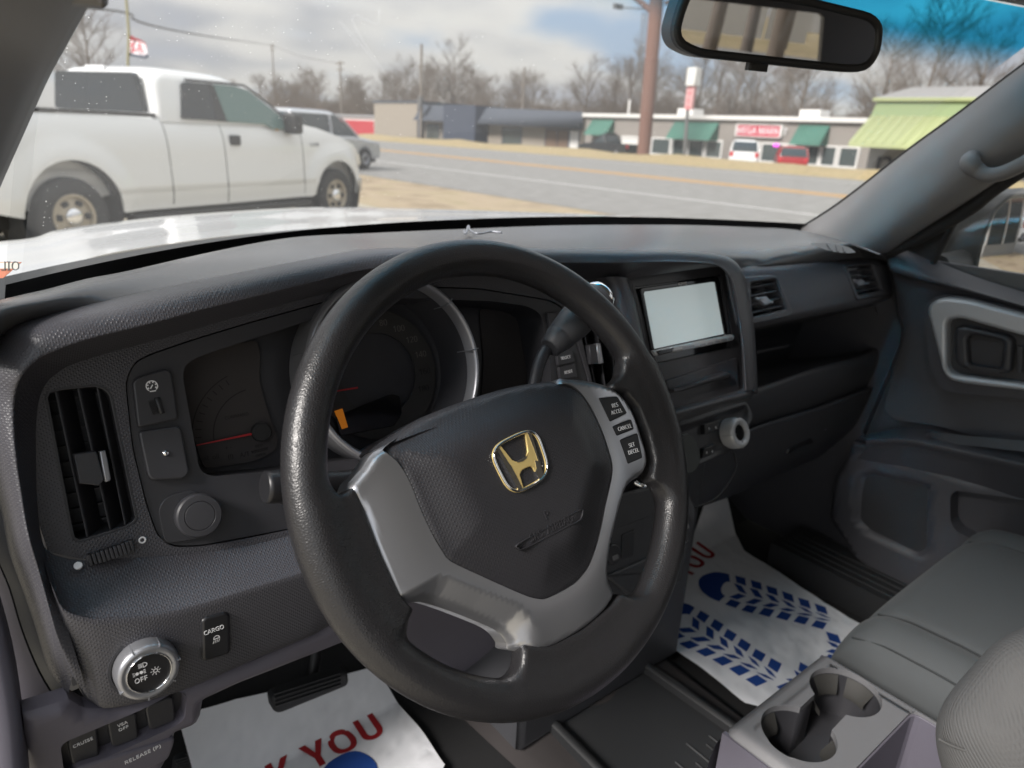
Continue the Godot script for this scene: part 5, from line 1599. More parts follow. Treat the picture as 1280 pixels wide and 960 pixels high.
	# paper mats
	paper_mat("white paper floor mat printed with blue shoe soles in the passenger footwell", p3([1.1884, .505, -.5681, 1.1488, .505, -.5014, 1.0262, .505, -.3582, 1.0047, .505, -.2019, .9876, .505, -.0484, .7911, .505, -.0151, .655, .505, .0007, .6077, .505, -.0749, .6156, .505, -.1661, .6137, .505, -.2873]), true)
	paper_mat("white paper floor mat reading thank you below the steering column", p3([-.1796, .505, -.5328, -.097, .505, -.5217, .0261, .505, -.4982, .1234, .505, -.4838, .1281, .505, -.4136, .1292, .505, -.3412, .1239, .505, -.2743, .0331, .505, -.2089, -.1641, .505, -.3271, -.1841, .505, -.4307]), false)

	# pedals
	var bpd := thing("brake_pedal", "wide black rubber brake pedal above the paper mat", "pedal", at(Vector3(-.0293, .6266, -.42)))
	put(bpd, "pad", plate(rnd(pv([-.082, -.5066, .0348, -.5202, .036, -.5492, -.0715, -.5417, -.0802, -.5345]), 0.01), -0.425, -0.405, 0.006), M.rubber, fr(Vector3(0, 1.155, 0), Vector3.RIGHT, Vector3.UP))
	for k in 4:
		var l := p3([-.0824, .6542, -.404, .025, .6396, -.404])
		put(bpd, "rib", tube([l[0] + Vector3(0.004, -0.007 * k, 0), l[1] + Vector3(-0.004, -0.007 * k, 0)], [0.0016], 6), M.rubber)
	put(bpd, "arm", tube([Vector3(-.0086, .6156, -.44), Vector3(.0265, .7059, -.48)], [0.010], 10), M.black)
	var fp := thing("parking_pedal", "ribbed black parking brake pedal beside the paper mat", "pedal", at(Vector3(-.2142, .66, -.36)))
	put(fp, "pad", plate(rnd(pv([-.2204, -.4878, -.2062, -.4909, -.2026, -.5156, -.2057, -.5469, -.2279, -.5317]), 0.006), -0.365, -0.350, 0.004), M.rubber, fr(Vector3(0, 1.155, 0), Vector3.RIGHT, Vector3.UP))
	for k in 6:
		var l := p3([-.2221, .6732, -.349, -.2081, .6701, -.349])
		put(fp, "rib", tube([l[0] + Vector3(0, -0.004 * k, 0), l[1] + Vector3(0.002, -0.004 * k, 0)], [0.001], 6), M.rubber)
	# sill strip by the passenger door
	var sl := thing("door_sill", "black ribbed sill strip below the passenger door", "sill", at(Vector3(1.09, 0.5, 0.0)))
	put(sl, "strip", box(Vector3(1.03, 0.495, -0.30), Vector3(1.16, 0.56, 0.55), 0.012), M.rubber)
	for k in 4:
		put(sl, "rib", tube([Vector3(1.05 + 0.022 * k, 0.561, -0.28), Vector3(1.05 + 0.022 * k, 0.561, 0.5)], [0.002], 6), M.rubber)
	var tn := thing("tunnel_cover", "dark carpeted hump between the two footwells", "tunnel cover", at(Vector3(0.42, 0.5, -0.4)))
	put(tn, "carpet", loft([p3([0.18, 0.497, -0.72, 0.20, 0.497, -0.4, 0.235, 0.497, 0.05]), p3([0.24, 0.58, -0.72, 0.26, 0.53, -0.4, 0.275, 0.515, 0.05]), p3([0.55, 0.58, -0.72, 0.54, 0.53, -0.4, 0.54, 0.515, 0.05]), p3([0.62, 0.497, -0.72, 0.60, 0.497, -0.4, 0.58, 0.497, 0.05])], 4, 4), mat("tunnel_carpet", lin(0.030, 0.026, 0.026), 0.95))


func sole(st: SurfaceTool, T: Transform3D, heel: bool) -> void:
	var put_poly := func(p: PackedVector2Array) -> void:
		var q := PackedVector2Array()
		for v in p:
			q.append(v)
		var ix := Geometry2D.triangulate_polygon(q)
		for i in ix.size() / 3:
			tri(st, T * v3(q[ix[3 * i]]), T * v3(q[ix[3 * i + 1]]), T * v3(q[ix[3 * i + 2]]))
	# toe cap, then rows of chevrons and side blocks; length runs along -y
	if not heel:
		var toe := PackedVector2Array()
		for k in 17:
			var a := lerpf(0.0, PI, k / 16.0)
			toe.append(Vector2(cos(a) * 0.044, 0.118 + sin(a) * 0.042))
		for k in 9:
			var a := lerpf(PI, 0.0, k / 8.0)
			toe.append(Vector2(cos(a) * 0.022, 0.112 + sin(a) * 0.010))
		put_poly.call(toe)
		for r in 6:
			var y := 0.108 - r * 0.026
			var w := 0.046 - 0.012 * sin(clampf((r - 1) / 5.0, 0, 1) * PI * 0.55)
			for s in [-1.0, 1.0]:
				put_poly.call(pv([s * w, y, s * (w - 0.020), y - 0.006, s * (w - 0.021), y - 0.022, s * w, y - 0.017]))
				put_poly.call(pv([s * (w - 0.024), y - 0.002, s * 0.003, y - 0.014, s * 0.003, y - 0.027, s * (w - 0.025), y - 0.015]))
	else:
		for r in 4:
			var y := 0.0 - r * 0.026
			var w := 0.034 - (0.008 if r == 3 else 0.0)
			for s in [-1.0, 1.0]:
				put_poly.call(pv([s * w, y, s * 0.016, y - 0.006, s * 0.015, y - 0.022, s * w, y - 0.017]))
				put_poly.call(pv([s * 0.012, y - 0.002, s * 0.003, y - 0.010, s * 0.003, y - 0.022, s * 0.012, y - 0.014]))


func paper_mat(label: String, corners: Array, right: bool) -> void:
	var m := thing("paper_mat", label, "floor mat", at((corners[0] + corners[5]) / 2.0), "paper floor mats")
	var o := PackedVector2Array()
	for c in corners:
		o.append(Vector2(c.x, -c.z))
	o = ccw(o)
	var T := fr(Vector3(0, 0.505, 0), Vector3.RIGHT, Vector3.FORWARD)
	var n := FastNoiseLite.new()
	n.frequency = 6.0
	n.seed = 4 if right else 8
	var hf := func(q: Vector2) -> float:
		var rise := 0.55 * maxf(0.0, q.y - 0.42)
		return 0.004 + 0.004 * n.get_noise_2d(q.x, q.y) + 0.0015 * n.get_noise_2d(q.x * 3.0, q.y * 3.0 + 9.0) + rise
	put(m, "sheet", field(o, [], 0.012, hf, 0.0), M.paper, T)
	# print, laid on the sheet
	var lay := func(st: SurfaceTool) -> ArrayMesh:
		var src := st.commit_to_arrays()
		var out := begin()
		out.set_smooth_group(1)
		for v in src[Mesh.ARRAY_VERTEX]:
			out.add_vertex(Vector3(v.x, v.y, hf.call(Vector2(v.x, v.y)) + 0.0012))
		return done(out)
	if right:
		for s in [[Vector2(.8915, .2264), 2.0012, false], [Vector2(.6965, .2115), 1.6107, false], [Vector2(.8617, .0688), 2.0319, true], [Vector2(.7338, .0687), 1.6582, true]]:
			var st := begin()
			sole(st, Transform3D(Basis(Vector3(0, 0, 1), s[1] - PI / 2).scaled(Vector3.ONE * (1.35 if s[2] else 1.28)), v3(s[0] - Vector2.from_angle(s[1]) * (0.074 if not s[2] else 0.0))), s[2])
			put(m, "sole_print", lay.call(st), M.print_blue, T)
	else:
		var st := begin()
		var c := Vector2(.0013, .3348)
		plate_to(st, crv(PackedVector2Array([c + Vector2(-0.04, 0.0), c + Vector2(-0.03, 0.035), c + Vector2(0.0, 0.045), c + Vector2(0.03, 0.035), c + Vector2(0.04, 0.0), c + Vector2(0.02, -0.03), c + Vector2(-0.02, -0.03)])), 0, 0.0001, 0, 1, false)
		put(m, "sole_print", lay.call(st), M.print_blue, T)
	var tx := lettering("YOU" if right else "THANK YOU", 0.050 if right else 0.046, 0.0, -1.0)
	var arr := tx.surface_get_arrays(0)
	var flat := begin()
	var ang := .1648 if right else -.0095
	var cen := Vector2(.8914, .3991) if right else Vector2(-.0922, .4019)
	for i in arr[Mesh.ARRAY_INDEX]:
		var v: Vector3 = arr[Mesh.ARRAY_VERTEX][i]
		var p := Vector2(v.x, v.y).rotated(ang) + cen
		flat.add_vertex(v3(p))
	put(m, "lettering", lay.call(flat), M.print_red, T)


# ---------------------------------------------------------------- passenger door, outside mirror
func build_door() -> void:
	var dr := thing("passenger_door", "charcoal passenger door panel with a silver framed inner handle", "car door", at(Vector3(1.15, 0.6, 0.0)))
	# upper panel: belt roll, recessed middle, armrest, lower panel, in rows from the window down
	var w0 := p3([1.165, 1.2434, -.252, 1.165, 1.232, -.1992, 1.165, 1.2177, -.1511, 1.165, 1.1999, -.0764, 1.165, 1.1853, .0177, 1.165, 1.1683, .1478, 1.165, 1.14, .4223])
	var w1 := p3([1.135, 1.213, -.2316, 1.135, 1.2041, -.1802, 1.135, 1.1936, -.1336, 1.135, 1.1814, -.0614, 1.135, 1.1681, .0308, 1.135, 1.1504, .1588, 1.135, 1.1241, .4281])
	var w2 := p3([1.13, 1.1901, -.2179, 1.13, 1.1852, -.1737, 1.13, 1.1811, -.1287, 1.13, 1.1751, -.0581, 1.13, 1.1649, .033, 1.13, 1.1437, .1617, 1.13, 1.1092, .4328])
	var w3 := p3([1.162, 1.1634, -.2168, 1.162, 1.1593, -.1783, 1.162, 1.1565, -.1356, 1.162, 1.1482, -.0628, 1.162, 1.1374, .0307, 1.162, 1.1147, .1628, 1.162, 1.0754, .4417])
	var w4 := p3([1.168, 1.0407, -.1854, 1.168, 1.0257, -.1456, 1.168, .9963, -.1005, 1.168, .986, -.0256, 1.168, .9844, .0676, 1.168, .9773, .1983, 1.168, .9628, .4751])
	var w5 := p3([1.16, .9031, -.1791, 1.16, .8859, -.1503, 1.16, .8984, -.0897, 1.16, .9043, -.0031, 1.16, .9141, .0877, 1.16, .919, .2155, 1.16, .9088, .4916])
	put(dr, "upper_panel", loft([w0, w1, w2, w3, w4, w5], 4, 4), M.door_plastic)
	var a0 := p3([1.16, .8264, -.2123, 1.16, .8762, -.1319, 1.16, .8871, -.0871, 1.16, .8997, -.0019, 1.16, .9141, .0877, 1.16, .9258, .2137, 1.16, .9088, .4916])
	var a1 := p3([1.105, .8462, -.1794, 1.105, .8749, -.1078, 1.105, .8843, -.0643, 1.105, .8945, .0185, 1.105, .9054, .1059, 1.105, .9174, .2275, 1.105, .9052, .4948])
	var a2 := p3([1.098, .8422, -.1751, 1.098, .8694, -.1035, 1.098, .8775, -.0598, 1.098, .8865, .0229, 1.098, .8966, .1102, 1.098, .908, .2315, 1.098, .8967, .4976])
	var a3 := p3([1.108, .8248, -.1762, 1.108, .8527, -.104, 1.108, .8612, -.0601, 1.108, .8694, .0235, 1.108, .8744, .1128, 1.108, .8834, .236, 1.108, .871, .5049])
	var a4 := p3([1.128, .783, -.1977, 1.128, .8007, -.1089, 1.128, .8134, -.0571, 1.128, .8235, .0276, 1.128, .8263, .1192, 1.128, .8356, .2446, 1.128, .8069, .5233])
	put(dr, "armrest", loft([a0, a1, a2, a3, a4], 4, 4), M.door_plastic)
	put(dr, "slot_shade", loft([p3([1.128, .8755, -.0867, 1.128, .8915, -.0752, 1.128, .899, -.0583, 1.128, .9111, -.0074, 1.128, .9329, .0798, 1.128, .9472, .1425]), p3([1.116, .8783, -.0824, 1.116, .8834, -.0573, 1.116, .8888, -.0331, 1.116, .8962, .0005, 1.116, .9178, .0872, 1.116, .9321, .1495])], 2, 1), M.trim_plastic)  # darker patch on the armrest, painting the shade inside its slot
	var lo := ccw(pv([-.2182, -.3401, -.1841, -.3363, -.1037, -.3265, -.0013, -.316, .1171, -.311, .3407, -.2974, .4512, -.693, .1606, -.6948, -.0417, -.6737, -.1628, -.6008, -.233, -.5338, -.2435, -.4375]))
	var spk := rnd(pv([-.1819, -.3966, -.1572, -.3814, -.0564, -.3636, -.0437, -.3692, -.0139, -.5056, -.0335, -.5304, -.1432, -.5246, -.1711, -.5086, -.1815, -.4495]), 0.02)
	var pkt := rnd(pv([-.0106, -.3598, .1089, -.3282, .1992, -.3079, .2342, -.4413, .0507, -.4441, .0167, -.4368, .0043, -.4228]), 0.02)
	put(dr, "lower_panel", field(lo, [pkt], 0.012, func(q: Vector2) -> float:
		var e := edge_dist(q, lo)
		var s := sdist(q, spk)
		return 0.024 - 0.010 * smoothstep(0.006, -0.012, s) - 0.02 * smoothstep(0.02, 0.0, e), 0.02, 0.05), M.door_plastic, DR)
	var gr := mat("grille_cloth", lin(0.030, 0.031, 0.034), 0.7)
	relief(gr, M.dotted_plastic.heightmap_texture, 0.006, 0.5, true)
	put(dr, "speaker_grille", field(inset(ccw(spk), 0.010), [], 0.012, func(q: Vector2) -> float: return 0.0165, 0.004), gr, DR)
	put(dr, "map_pocket", plate(inset(ccw(pkt), -0.01), -0.02, -0.015), M.door_plastic, DR)
	# silver frame round the inner handle
	var fo := rnd(pv([-.13, -.0291, -.13, -.0135, -.1184, -.0013, -.0986, .0046, -.0649, .007, .0264, -.0001, .1473, -.0081, .1788, -.1268, .0596, -.1321, -.0412, -.1486, -.0625, -.1479, -.0754, -.1388]), 0.01)
	var fi := rnd(pv([-.0917, -.0449, -.0901, -.0367, -.0729, -.0282, .0334, -.0374, .1394, -.0455, .1583, -.1174, .0544, -.1209, -.0575, -.1369, -.0723, -.1271]), 0.012)
	put(dr, "handle_frame", frame_plate(ccw(fo), ccw(fi), -0.002, 0.026, 0.007, 240), M.satin_silver, DR)
	put(dr, "frame_surround", field(ccw(rnd(pv([-.1425, -.0336, -.1398, -.0132, -.125, .0016, -.1049, .0072, -.0708, .0095, .0213, .0025, .143, -.0044, .1792, -.1406, .0594, -.1492, -.0616, -.1761, -.0808, -.1718, -.1071, -.1383]), 0.012)), [inset(ccw(fo), 0.004)], 0.01, func(_q: Vector2) -> float: return 0.008, 0.02), M.door_plastic, DR)
	put(dr, "handle_well", plate(inset(ccw(fi), -0.004), -0.012, 0.002), M.trim_plastic, DR)
	var hb := put(dr, "door_handle", frame_plate(rnd(pv([-.0772, -.0573, -.0744, -.0469, -.0634, -.0424, .0094, -.0437, .019, -.0505, .0287, -.1023, .0246, -.1111, -.0514, -.1215, -.0639, -.1131]), 0.008), rnd(pv([-.0535, -.064, -.0454, -.055, -.001, -.0546, .0053, -.0605, .0109, -.1027, .0042, -.1085, -.0388, -.111]), 0.006), 0.0, 0.020, 0.007), M.trim_plastic, DR)
	put(hb, "recess", plate(pv([-.0566, -.0661, .0018, -.0591, .0103, -.1065, -.0429, -.1158]), 0.0, 0.0045), M.trim_plastic, DR)
	put(dr, "frame_switch", plate(rnd(pv([.0226, -.0598, .0333, -.0589, .0437, -.1066, .0345, -.1074]), 0.003), 0.0, 0.008, 0.002), M.trim_plastic, DR)
	# sail panel, window frame and glass
	put(dr, "sail_panel", plate(rnd(pv([-.2476, .0602, -.1903, .1096, -.1261, .1709, -.1532, .0517]), 0.004), -0.025, -0.010, 0.004), M.black, DR)
	put(dr, "glass_channel", tube(p3([1.16, 1.2049, -.1549, 1.16, 1.3289, -.1261]), [0.006], 8), M.matt_black)
	var gl := mat("smoked_glass", Color(0.10, 0.10, 0.09, 0.05), 0.0)
	gl.transparency = BaseMaterial3D.TRANSPARENCY_ALPHA
	put(dr, "window_glass", plate(pv([-.1768, .0276, -.133, .186, -.0369, .2821, .1311, .4243, .3164, .5588, .4873, .003, .0026, .0292]), -0.0265, -0.024), M.clear_glass, DR)
	put(dr, "outer_skin", box(Vector3(1.20, 0.5, -0.40), Vector3(1.23, 1.16, 0.72), 0.01), M.white_paint)

	# outside mirror: white shell, black inner edge, glass that shows what stands behind
	var mc := SM.origin
	var OM := SM
	var om := thing("side_mirror", "outside passenger mirror with a dark housing seen through the side window", "mirror", at(mc))
	var shape := rnd(pv([-.0739, -.0593, -.0761, .0004, -.0603, .0587, -.0282, .0834, .1811, .0962, .2729, -.084, .0634, -.087]), 0.012)
	put(om, "housing", plate(inset(ccw(shape), -0.006), -0.08, 0.004, 0.012), M.black, OM)
	put(om, "rim", frame_plate(inset(ccw(shape), -0.006), inset(ccw(shape), 0.004), -0.01, 0.012, 0.004), M.black, OM)
	put(om, "mirror_glass", field(ccw(shape), [], 0.008, func(q: Vector2) -> float: return 0.010 - q.length_squared() / 1.8, 0.004), M.mirror_glass, OM)
	put(om, "arm", tube([mc + Vector3(-0.06, -0.05, -0.04), Vector3(1.20, mc.y - 0.06, mc.z - 0.06)], [0.03], 12), M.black)


# ---------------------------------------------------------------- seats
func build_seats() -> void:
	var ps := thing("passenger_seat", "grey cloth passenger seat cushion with stitched side bolsters", "seat", at(Vector3(0.84, 0.5, 0.35)))
	# cushion sections from the front edge back; x across
	var half := [[-0.235, -0.135], [-0.262, -0.085], [-0.268, -0.040], [-0.258, -0.012], [-0.240, 0.001], [-0.215, 0.007], [-0.190, 0.000], [-0.180, -0.006], [-0.168, 0.001], [-0.13, 0.006], [-0.06, 0.008]]
	var sect := half.duplicate()
	sect.append([0.0, 0.008])
	for k in half.size():
		var q = half[half.size() - 1 - k]
		sect.append([-q[0], q[1]])
	var cushion_row := func(z: float, drop: float, wide: float, flat: float) -> Array:
		var r := []
		for q in sect:
			r.append(Vector3(0.838 + q[0] * wide, 0.778 + q[1] * flat - drop, z))
		return r
	put(ps, "cushion", loft([cushion_row.call(0.105, 0.22, 0.93, 0.3), cushion_row.call(0.062, 0.16, 0.95, 0.3), cushion_row.call(0.050, 0.09, 0.96, 0.4), cushion_row.call(0.058, 0.040, 0.97, 0.6), cushion_row.call(0.080, 0.012, 0.98, 0.9), cushion_row.call(0.115, 0.0, 0.99, 1.0), cushion_row.call(0.20, -0.004, 1.0, 1.1), cushion_row.call(0.35, 0.004, 1.0, 1.2), cushion_row.call(0.60, 0.02, 1.0, 1.2)], 3, 5), M.seat_cloth)
	for s in [-1.0, 1.0]:
		for e in [[0.2585, -0.010], [0.180, -0.004]]:
			var path := []
			for k in 14:
				var z := lerpf(0.072, 0.60, k / 13.0)
				var d := 0.022 * exp(-(z - 0.072) * 40.0) + (0.024 * (z - 0.2) / 0.4 if z > 0.2 else 0.0) - 0.004 * smoothstep(0.1, 0.2, z)
				path.append(Vector3(0.838 + s * e[0] * lerpf(0.975, 1.0, smoothstep(0.07, 0.2, z)), 0.778 + e[1] - d + 0.0015 + 0.006 * exp(-(z - 0.072) * 30.0), z))
			put(ps, "seam", tube(spline(path, 3), [0.0014], 6), mat_once("seam_thread", lin(0.03, 0.033, 0.035), 0.9))
	put(ps, "base", box(Vector3(0.60, 0.50, 0.12), Vector3(1.03, 0.70, 0.60), 0.01), M.lit_lower_plastic)
	put(ps, "backrest", loft([p3([0.58, 0.72, 0.60, 0.82, 0.74, 0.62, 1.06, 0.72, 0.60]), p3([0.57, 1.0, 0.66, 0.82, 1.0, 0.70, 1.07, 1.0, 0.66]), p3([0.60, 1.28, 0.76, 0.82, 1.30, 0.78, 1.04, 1.28, 0.76]), p3([0.62, 1.30, 0.84, 0.82, 1.32, 0.86, 1.02, 1.30, 0.84]), p3([0.60, 0.72, 0.80, 0.82, 0.72, 0.80, 1.04, 0.72, 0.80])], 5, 4), M.seat_cloth)

	# driver's fold-down armrest, close to the camera
	var ar := thing("armrest", "pale grey woven armrest rounded at its end beside the console", "armrest", at(Vector3(.2011, 1.0223, .3134)))
	var e0 := p3([.3003, 1.0665, .3206, .2825, 1.0596, .309, .2621, 1.0489, .2969, .2405, 1.0264, .2892, .2216, 1.0028, .2842, .213, .9876, .2841, .21, .9716, .289, .2102, .9463, .3007, .2127, .92, .3149])
	var e1 := p3([.2601, 1.089, .3182, .2442, 1.0825, .3079, .2256, 1.0713, .2976, .2057, 1.0506, .2905, .1879, 1.0289, .2857, .1792, 1.0117, .2863, .1759, .9937, .2918, .1768, .9681, .3043, .1795, .9405, .3192])
	var e2 := p3([.2303, 1.098, .3306, .2153, 1.0919, .321, .1977, 1.0813, .3112, .1804, 1.0624, .3054, .1652, 1.0436, .3014, .1579, 1.0295, .3017, .1558, 1.0136, .3073, .1569, .9911, .3185, .1582, .965, .3316])
	var e3 := p3([.2178, 1.0897, .3585, .2023, 1.0838, .3483, .1862, 1.0748, .3391, .173, 1.061, .3344, .1616, 1.0483, .3307, .1564, 1.038, .3311, .1556, 1.025, .3365, .1571, 1.0062, .3463, .1571, .9837, .3566])
	var e4 := p3([.2283, 1.0582, .4025, .2117, 1.0547, .3902, .1987, 1.0491, .382, .1897, 1.0437, .377, .1827, 1.0379, .3738, .1794, 1.031, .3742, .1788, 1.0232, .3773, .1799, 1.0117, .3835, .1808, .9948, .3919])
	put(ar, "cushion", loft([e0, e1, e2, e3, e4], 5, 5), M.arm_cloth)
	var sec := [0, 0, 0, p3([.1409, 1.0288, .299, .1471, 1.0251, .3058, .157, 1.021, .3159, .169, 1.0166, .3279, .1911, 1.0092, .3498])]
	put(ar, "seam", tube(spline(sec[3], 4), [0.0009], 6), mat("arm_thread", lin(0.10, 0.10, 0.10), 0.9))


# ---------------------------------------------------------------- ground and road
func ground_sheet(called: String, label: String, cat: String, lo: Vector2, hi: Vector2, y: float, m: Material) -> void:
	var st := begin()
	quad(st, Vector3(lo.x, y, hi.y), Vector3(hi.x, y, hi.y), Vector3(hi.x, y, lo.y), Vector3(lo.x, y, lo.y))
	tag(put(self, called, done(st), m), label, cat, "", "structure")


func build_ground() -> void:
	var g1 := ramp(noise_tex(FastNoiseLite.TYPE_SIMPLEX_SMOOTH, 0.01, 512, 31, 5), [[0.0, lin(0.20, 0.15, 0.09)], [0.5, lin(0.34, 0.27, 0.18)], [1.0, lin(0.24, 0.20, 0.10)]])
	var g2 := ramp(noise_tex(FastNoiseLite.TYPE_SIMPLEX_SMOOTH, 0.02, 512, 33, 5), [[0.0, lin(0.17, 0.165, 0.155)], [1.0, lin(0.25, 0.245, 0.235)]])
	var g3 := ramp(noise_tex(FastNoiseLite.TYPE_SIMPLEX_SMOOTH, 0.02, 512, 35, 5), [[0.0, lin(0.30, 0.27, 0.21)], [1.0, lin(0.42, 0.38, 0.30)]])
	var g4 := ramp(noise_tex(FastNoiseLite.TYPE_SIMPLEX_SMOOTH, 0.02, 512, 37, 5), [[0.0, lin(0.17, 0.14, 0.07)], [0.5, lin(0.32, 0.25, 0.14)], [1.0, lin(0.20, 0.18, 0.08)]])
	for m in [["dry_grass", g1, 9.0], ["asphalt", g2, 6.0], ["concrete", g3, 7.0], ["verge_grass", g4, 5.0]]:
		tint(mat(m[0], Color.WHITE, 0.95), m[1], m[2]).uv1_world_triplanar = true
	ground_sheet("ground", "wide dry ground reaching to the horizon", "ground", Vector2(-500, -600), Vector2(600, 500), 0.0, M.dry_grass)
	ground_sheet("parking_lot", "pale concrete lot under the parked pickup", "parking lot", Vector2(-40, -60), Vector2(6.2, 14), 0.004, M.concrete)
	ground_sheet("road", "wide grey asphalt road with yellow centre lines", "road", Vector2(10.2, -500), Vector2(37.5, 400), 0.008, M.asphalt)
	ground_sheet("far_lot", "grey asphalt lot in front of the shops", "parking lot", Vector2(41.5, -130), Vector2(60, 60), 0.006, M.asphalt)
	var wl := mat("road_white", lin(0.62, 0.62, 0.60), 0.8)
	var yl := mat("road_yellow", lin(0.50, 0.27, 0.05), 0.8)
	for l in [[15.2, 0.14, wl, "white edge line painted along the near side of the road"], [22.3, 0.45, yl, "nearer of the two yellow centre lines"], [23.3, 0.45, yl, "farther of the two yellow centre lines"], [33.5, 0.14, wl, "white edge line painted along the far side of the road"]]:
		ground_sheet("road_marking", l[3], "road marking", Vector2(l[0], -300), Vector2(l[0] + l[1], 200), 0.013, l[2])
	# raised verge across the road
	var rows := []
	for p in [[37.5, 0.0], [38.2, 0.10], [39.5, 0.48], [41.0, 0.46], [41.6, 0.0]]:
		var r := []
		for k in 60:
			r.append(Vector3(p[0], p[1] * (1.0 + 0.25 * sin(k * 1.7) * sin(k * 0.43)), lerpf(-130, 40, k / 59.0)))
		rows.append(r)
	tag(put(self, "verge", loft(rows, 1, 2), M.verge_grass), "strip of dry grass along the far side of the road", "verge", "", "structure")


# ---------------------------------------------------------------- vehicles
func wheel_meshes(r: float, w: float) -> Array:
	var t := PackedVector2Array(spline([Vector2(r * 0.58, 0.0), Vector2(r * 0.72, 0.016), Vector2(r * 0.92, 0.012), Vector2(r * 0.985, -0.02), Vector2(r, -0.06), Vector2(r, -w + 0.05), Vector2(r * 0.97, -w + 0.01), Vector2(r * 0.6, -w)], 3))
	var rim := PackedVector2Array([Vector2(r * 0.60, -0.01), Vector2(r * 0.58, 0.012), Vector2(r * 0.52, 0.006), Vector2(r * 0.48, -0.03), Vector2(r * 0.20, -0.012)])
	var cap_ := PackedVector2Array(spline([Vector2(r * 0.24, -0.02), Vector2(r * 0.22, 0.012), Vector2(r * 0.12, 0.028), Vector2(0.0, 0.032)], 3))
	return [lathe(t, 40, true), lathe(rim, 40), lathe(cap_, 24, true)]


func add_wheel(parent: Node3D, T: Transform3D, r: float, w: float, rim: Material) -> void:
	var ms := wheel_meshes(r, w)
	var h := hub(parent, "wheel", T)
	put(h, "tyre", ms[0], mat_once("tyre_rubber", lin(0.025, 0.025, 0.026), 0.85), T)
	put(h, "rim", ms[1], rim, T)
	put(h, "hub_cap", ms[2], M.chrome, T)
	for k in 6:
		put(h, "rim_hole", plate(rect(r * 0.12, r * 0.16, r * 0.03), -0.03, 0.002), M.matt_black, T * Transform3D(Basis(Vector3(0, 0, 1), TAU * k / 6), Vector3.ZERO) * Transform3D(Basis(), Vector3(r * 0.38, 0, 0)))


func mat_once(called: String, c: Color, rough := 0.5, metal := 0.0) -> StandardMaterial3D:
	return M[called] if M.has(called) else mat(called, c, rough, metal)


func loop(u0: float, u1: float, w0: float, w1: float, v: float, r: float) -> Array:
	var out := []
	for q in rnd(PackedVector2Array([Vector2(u0, w0), Vector2(u1, w0), Vector2(u1, w1), Vector2(u0, w1)]), r, 8):
		out.append(Vector3(q.x, v, q.y))
	return out


func arch(cx: float, r: float, base: float, a0: float, a1: float) -> PackedVector2Array:
	var p := PackedVector2Array()
	for k in 19:
		var a := lerpf(a0, a1, k / 18.0)
		p.append(Vector2(cx + cos(a) * r, base + sin(a) * r))
	return p


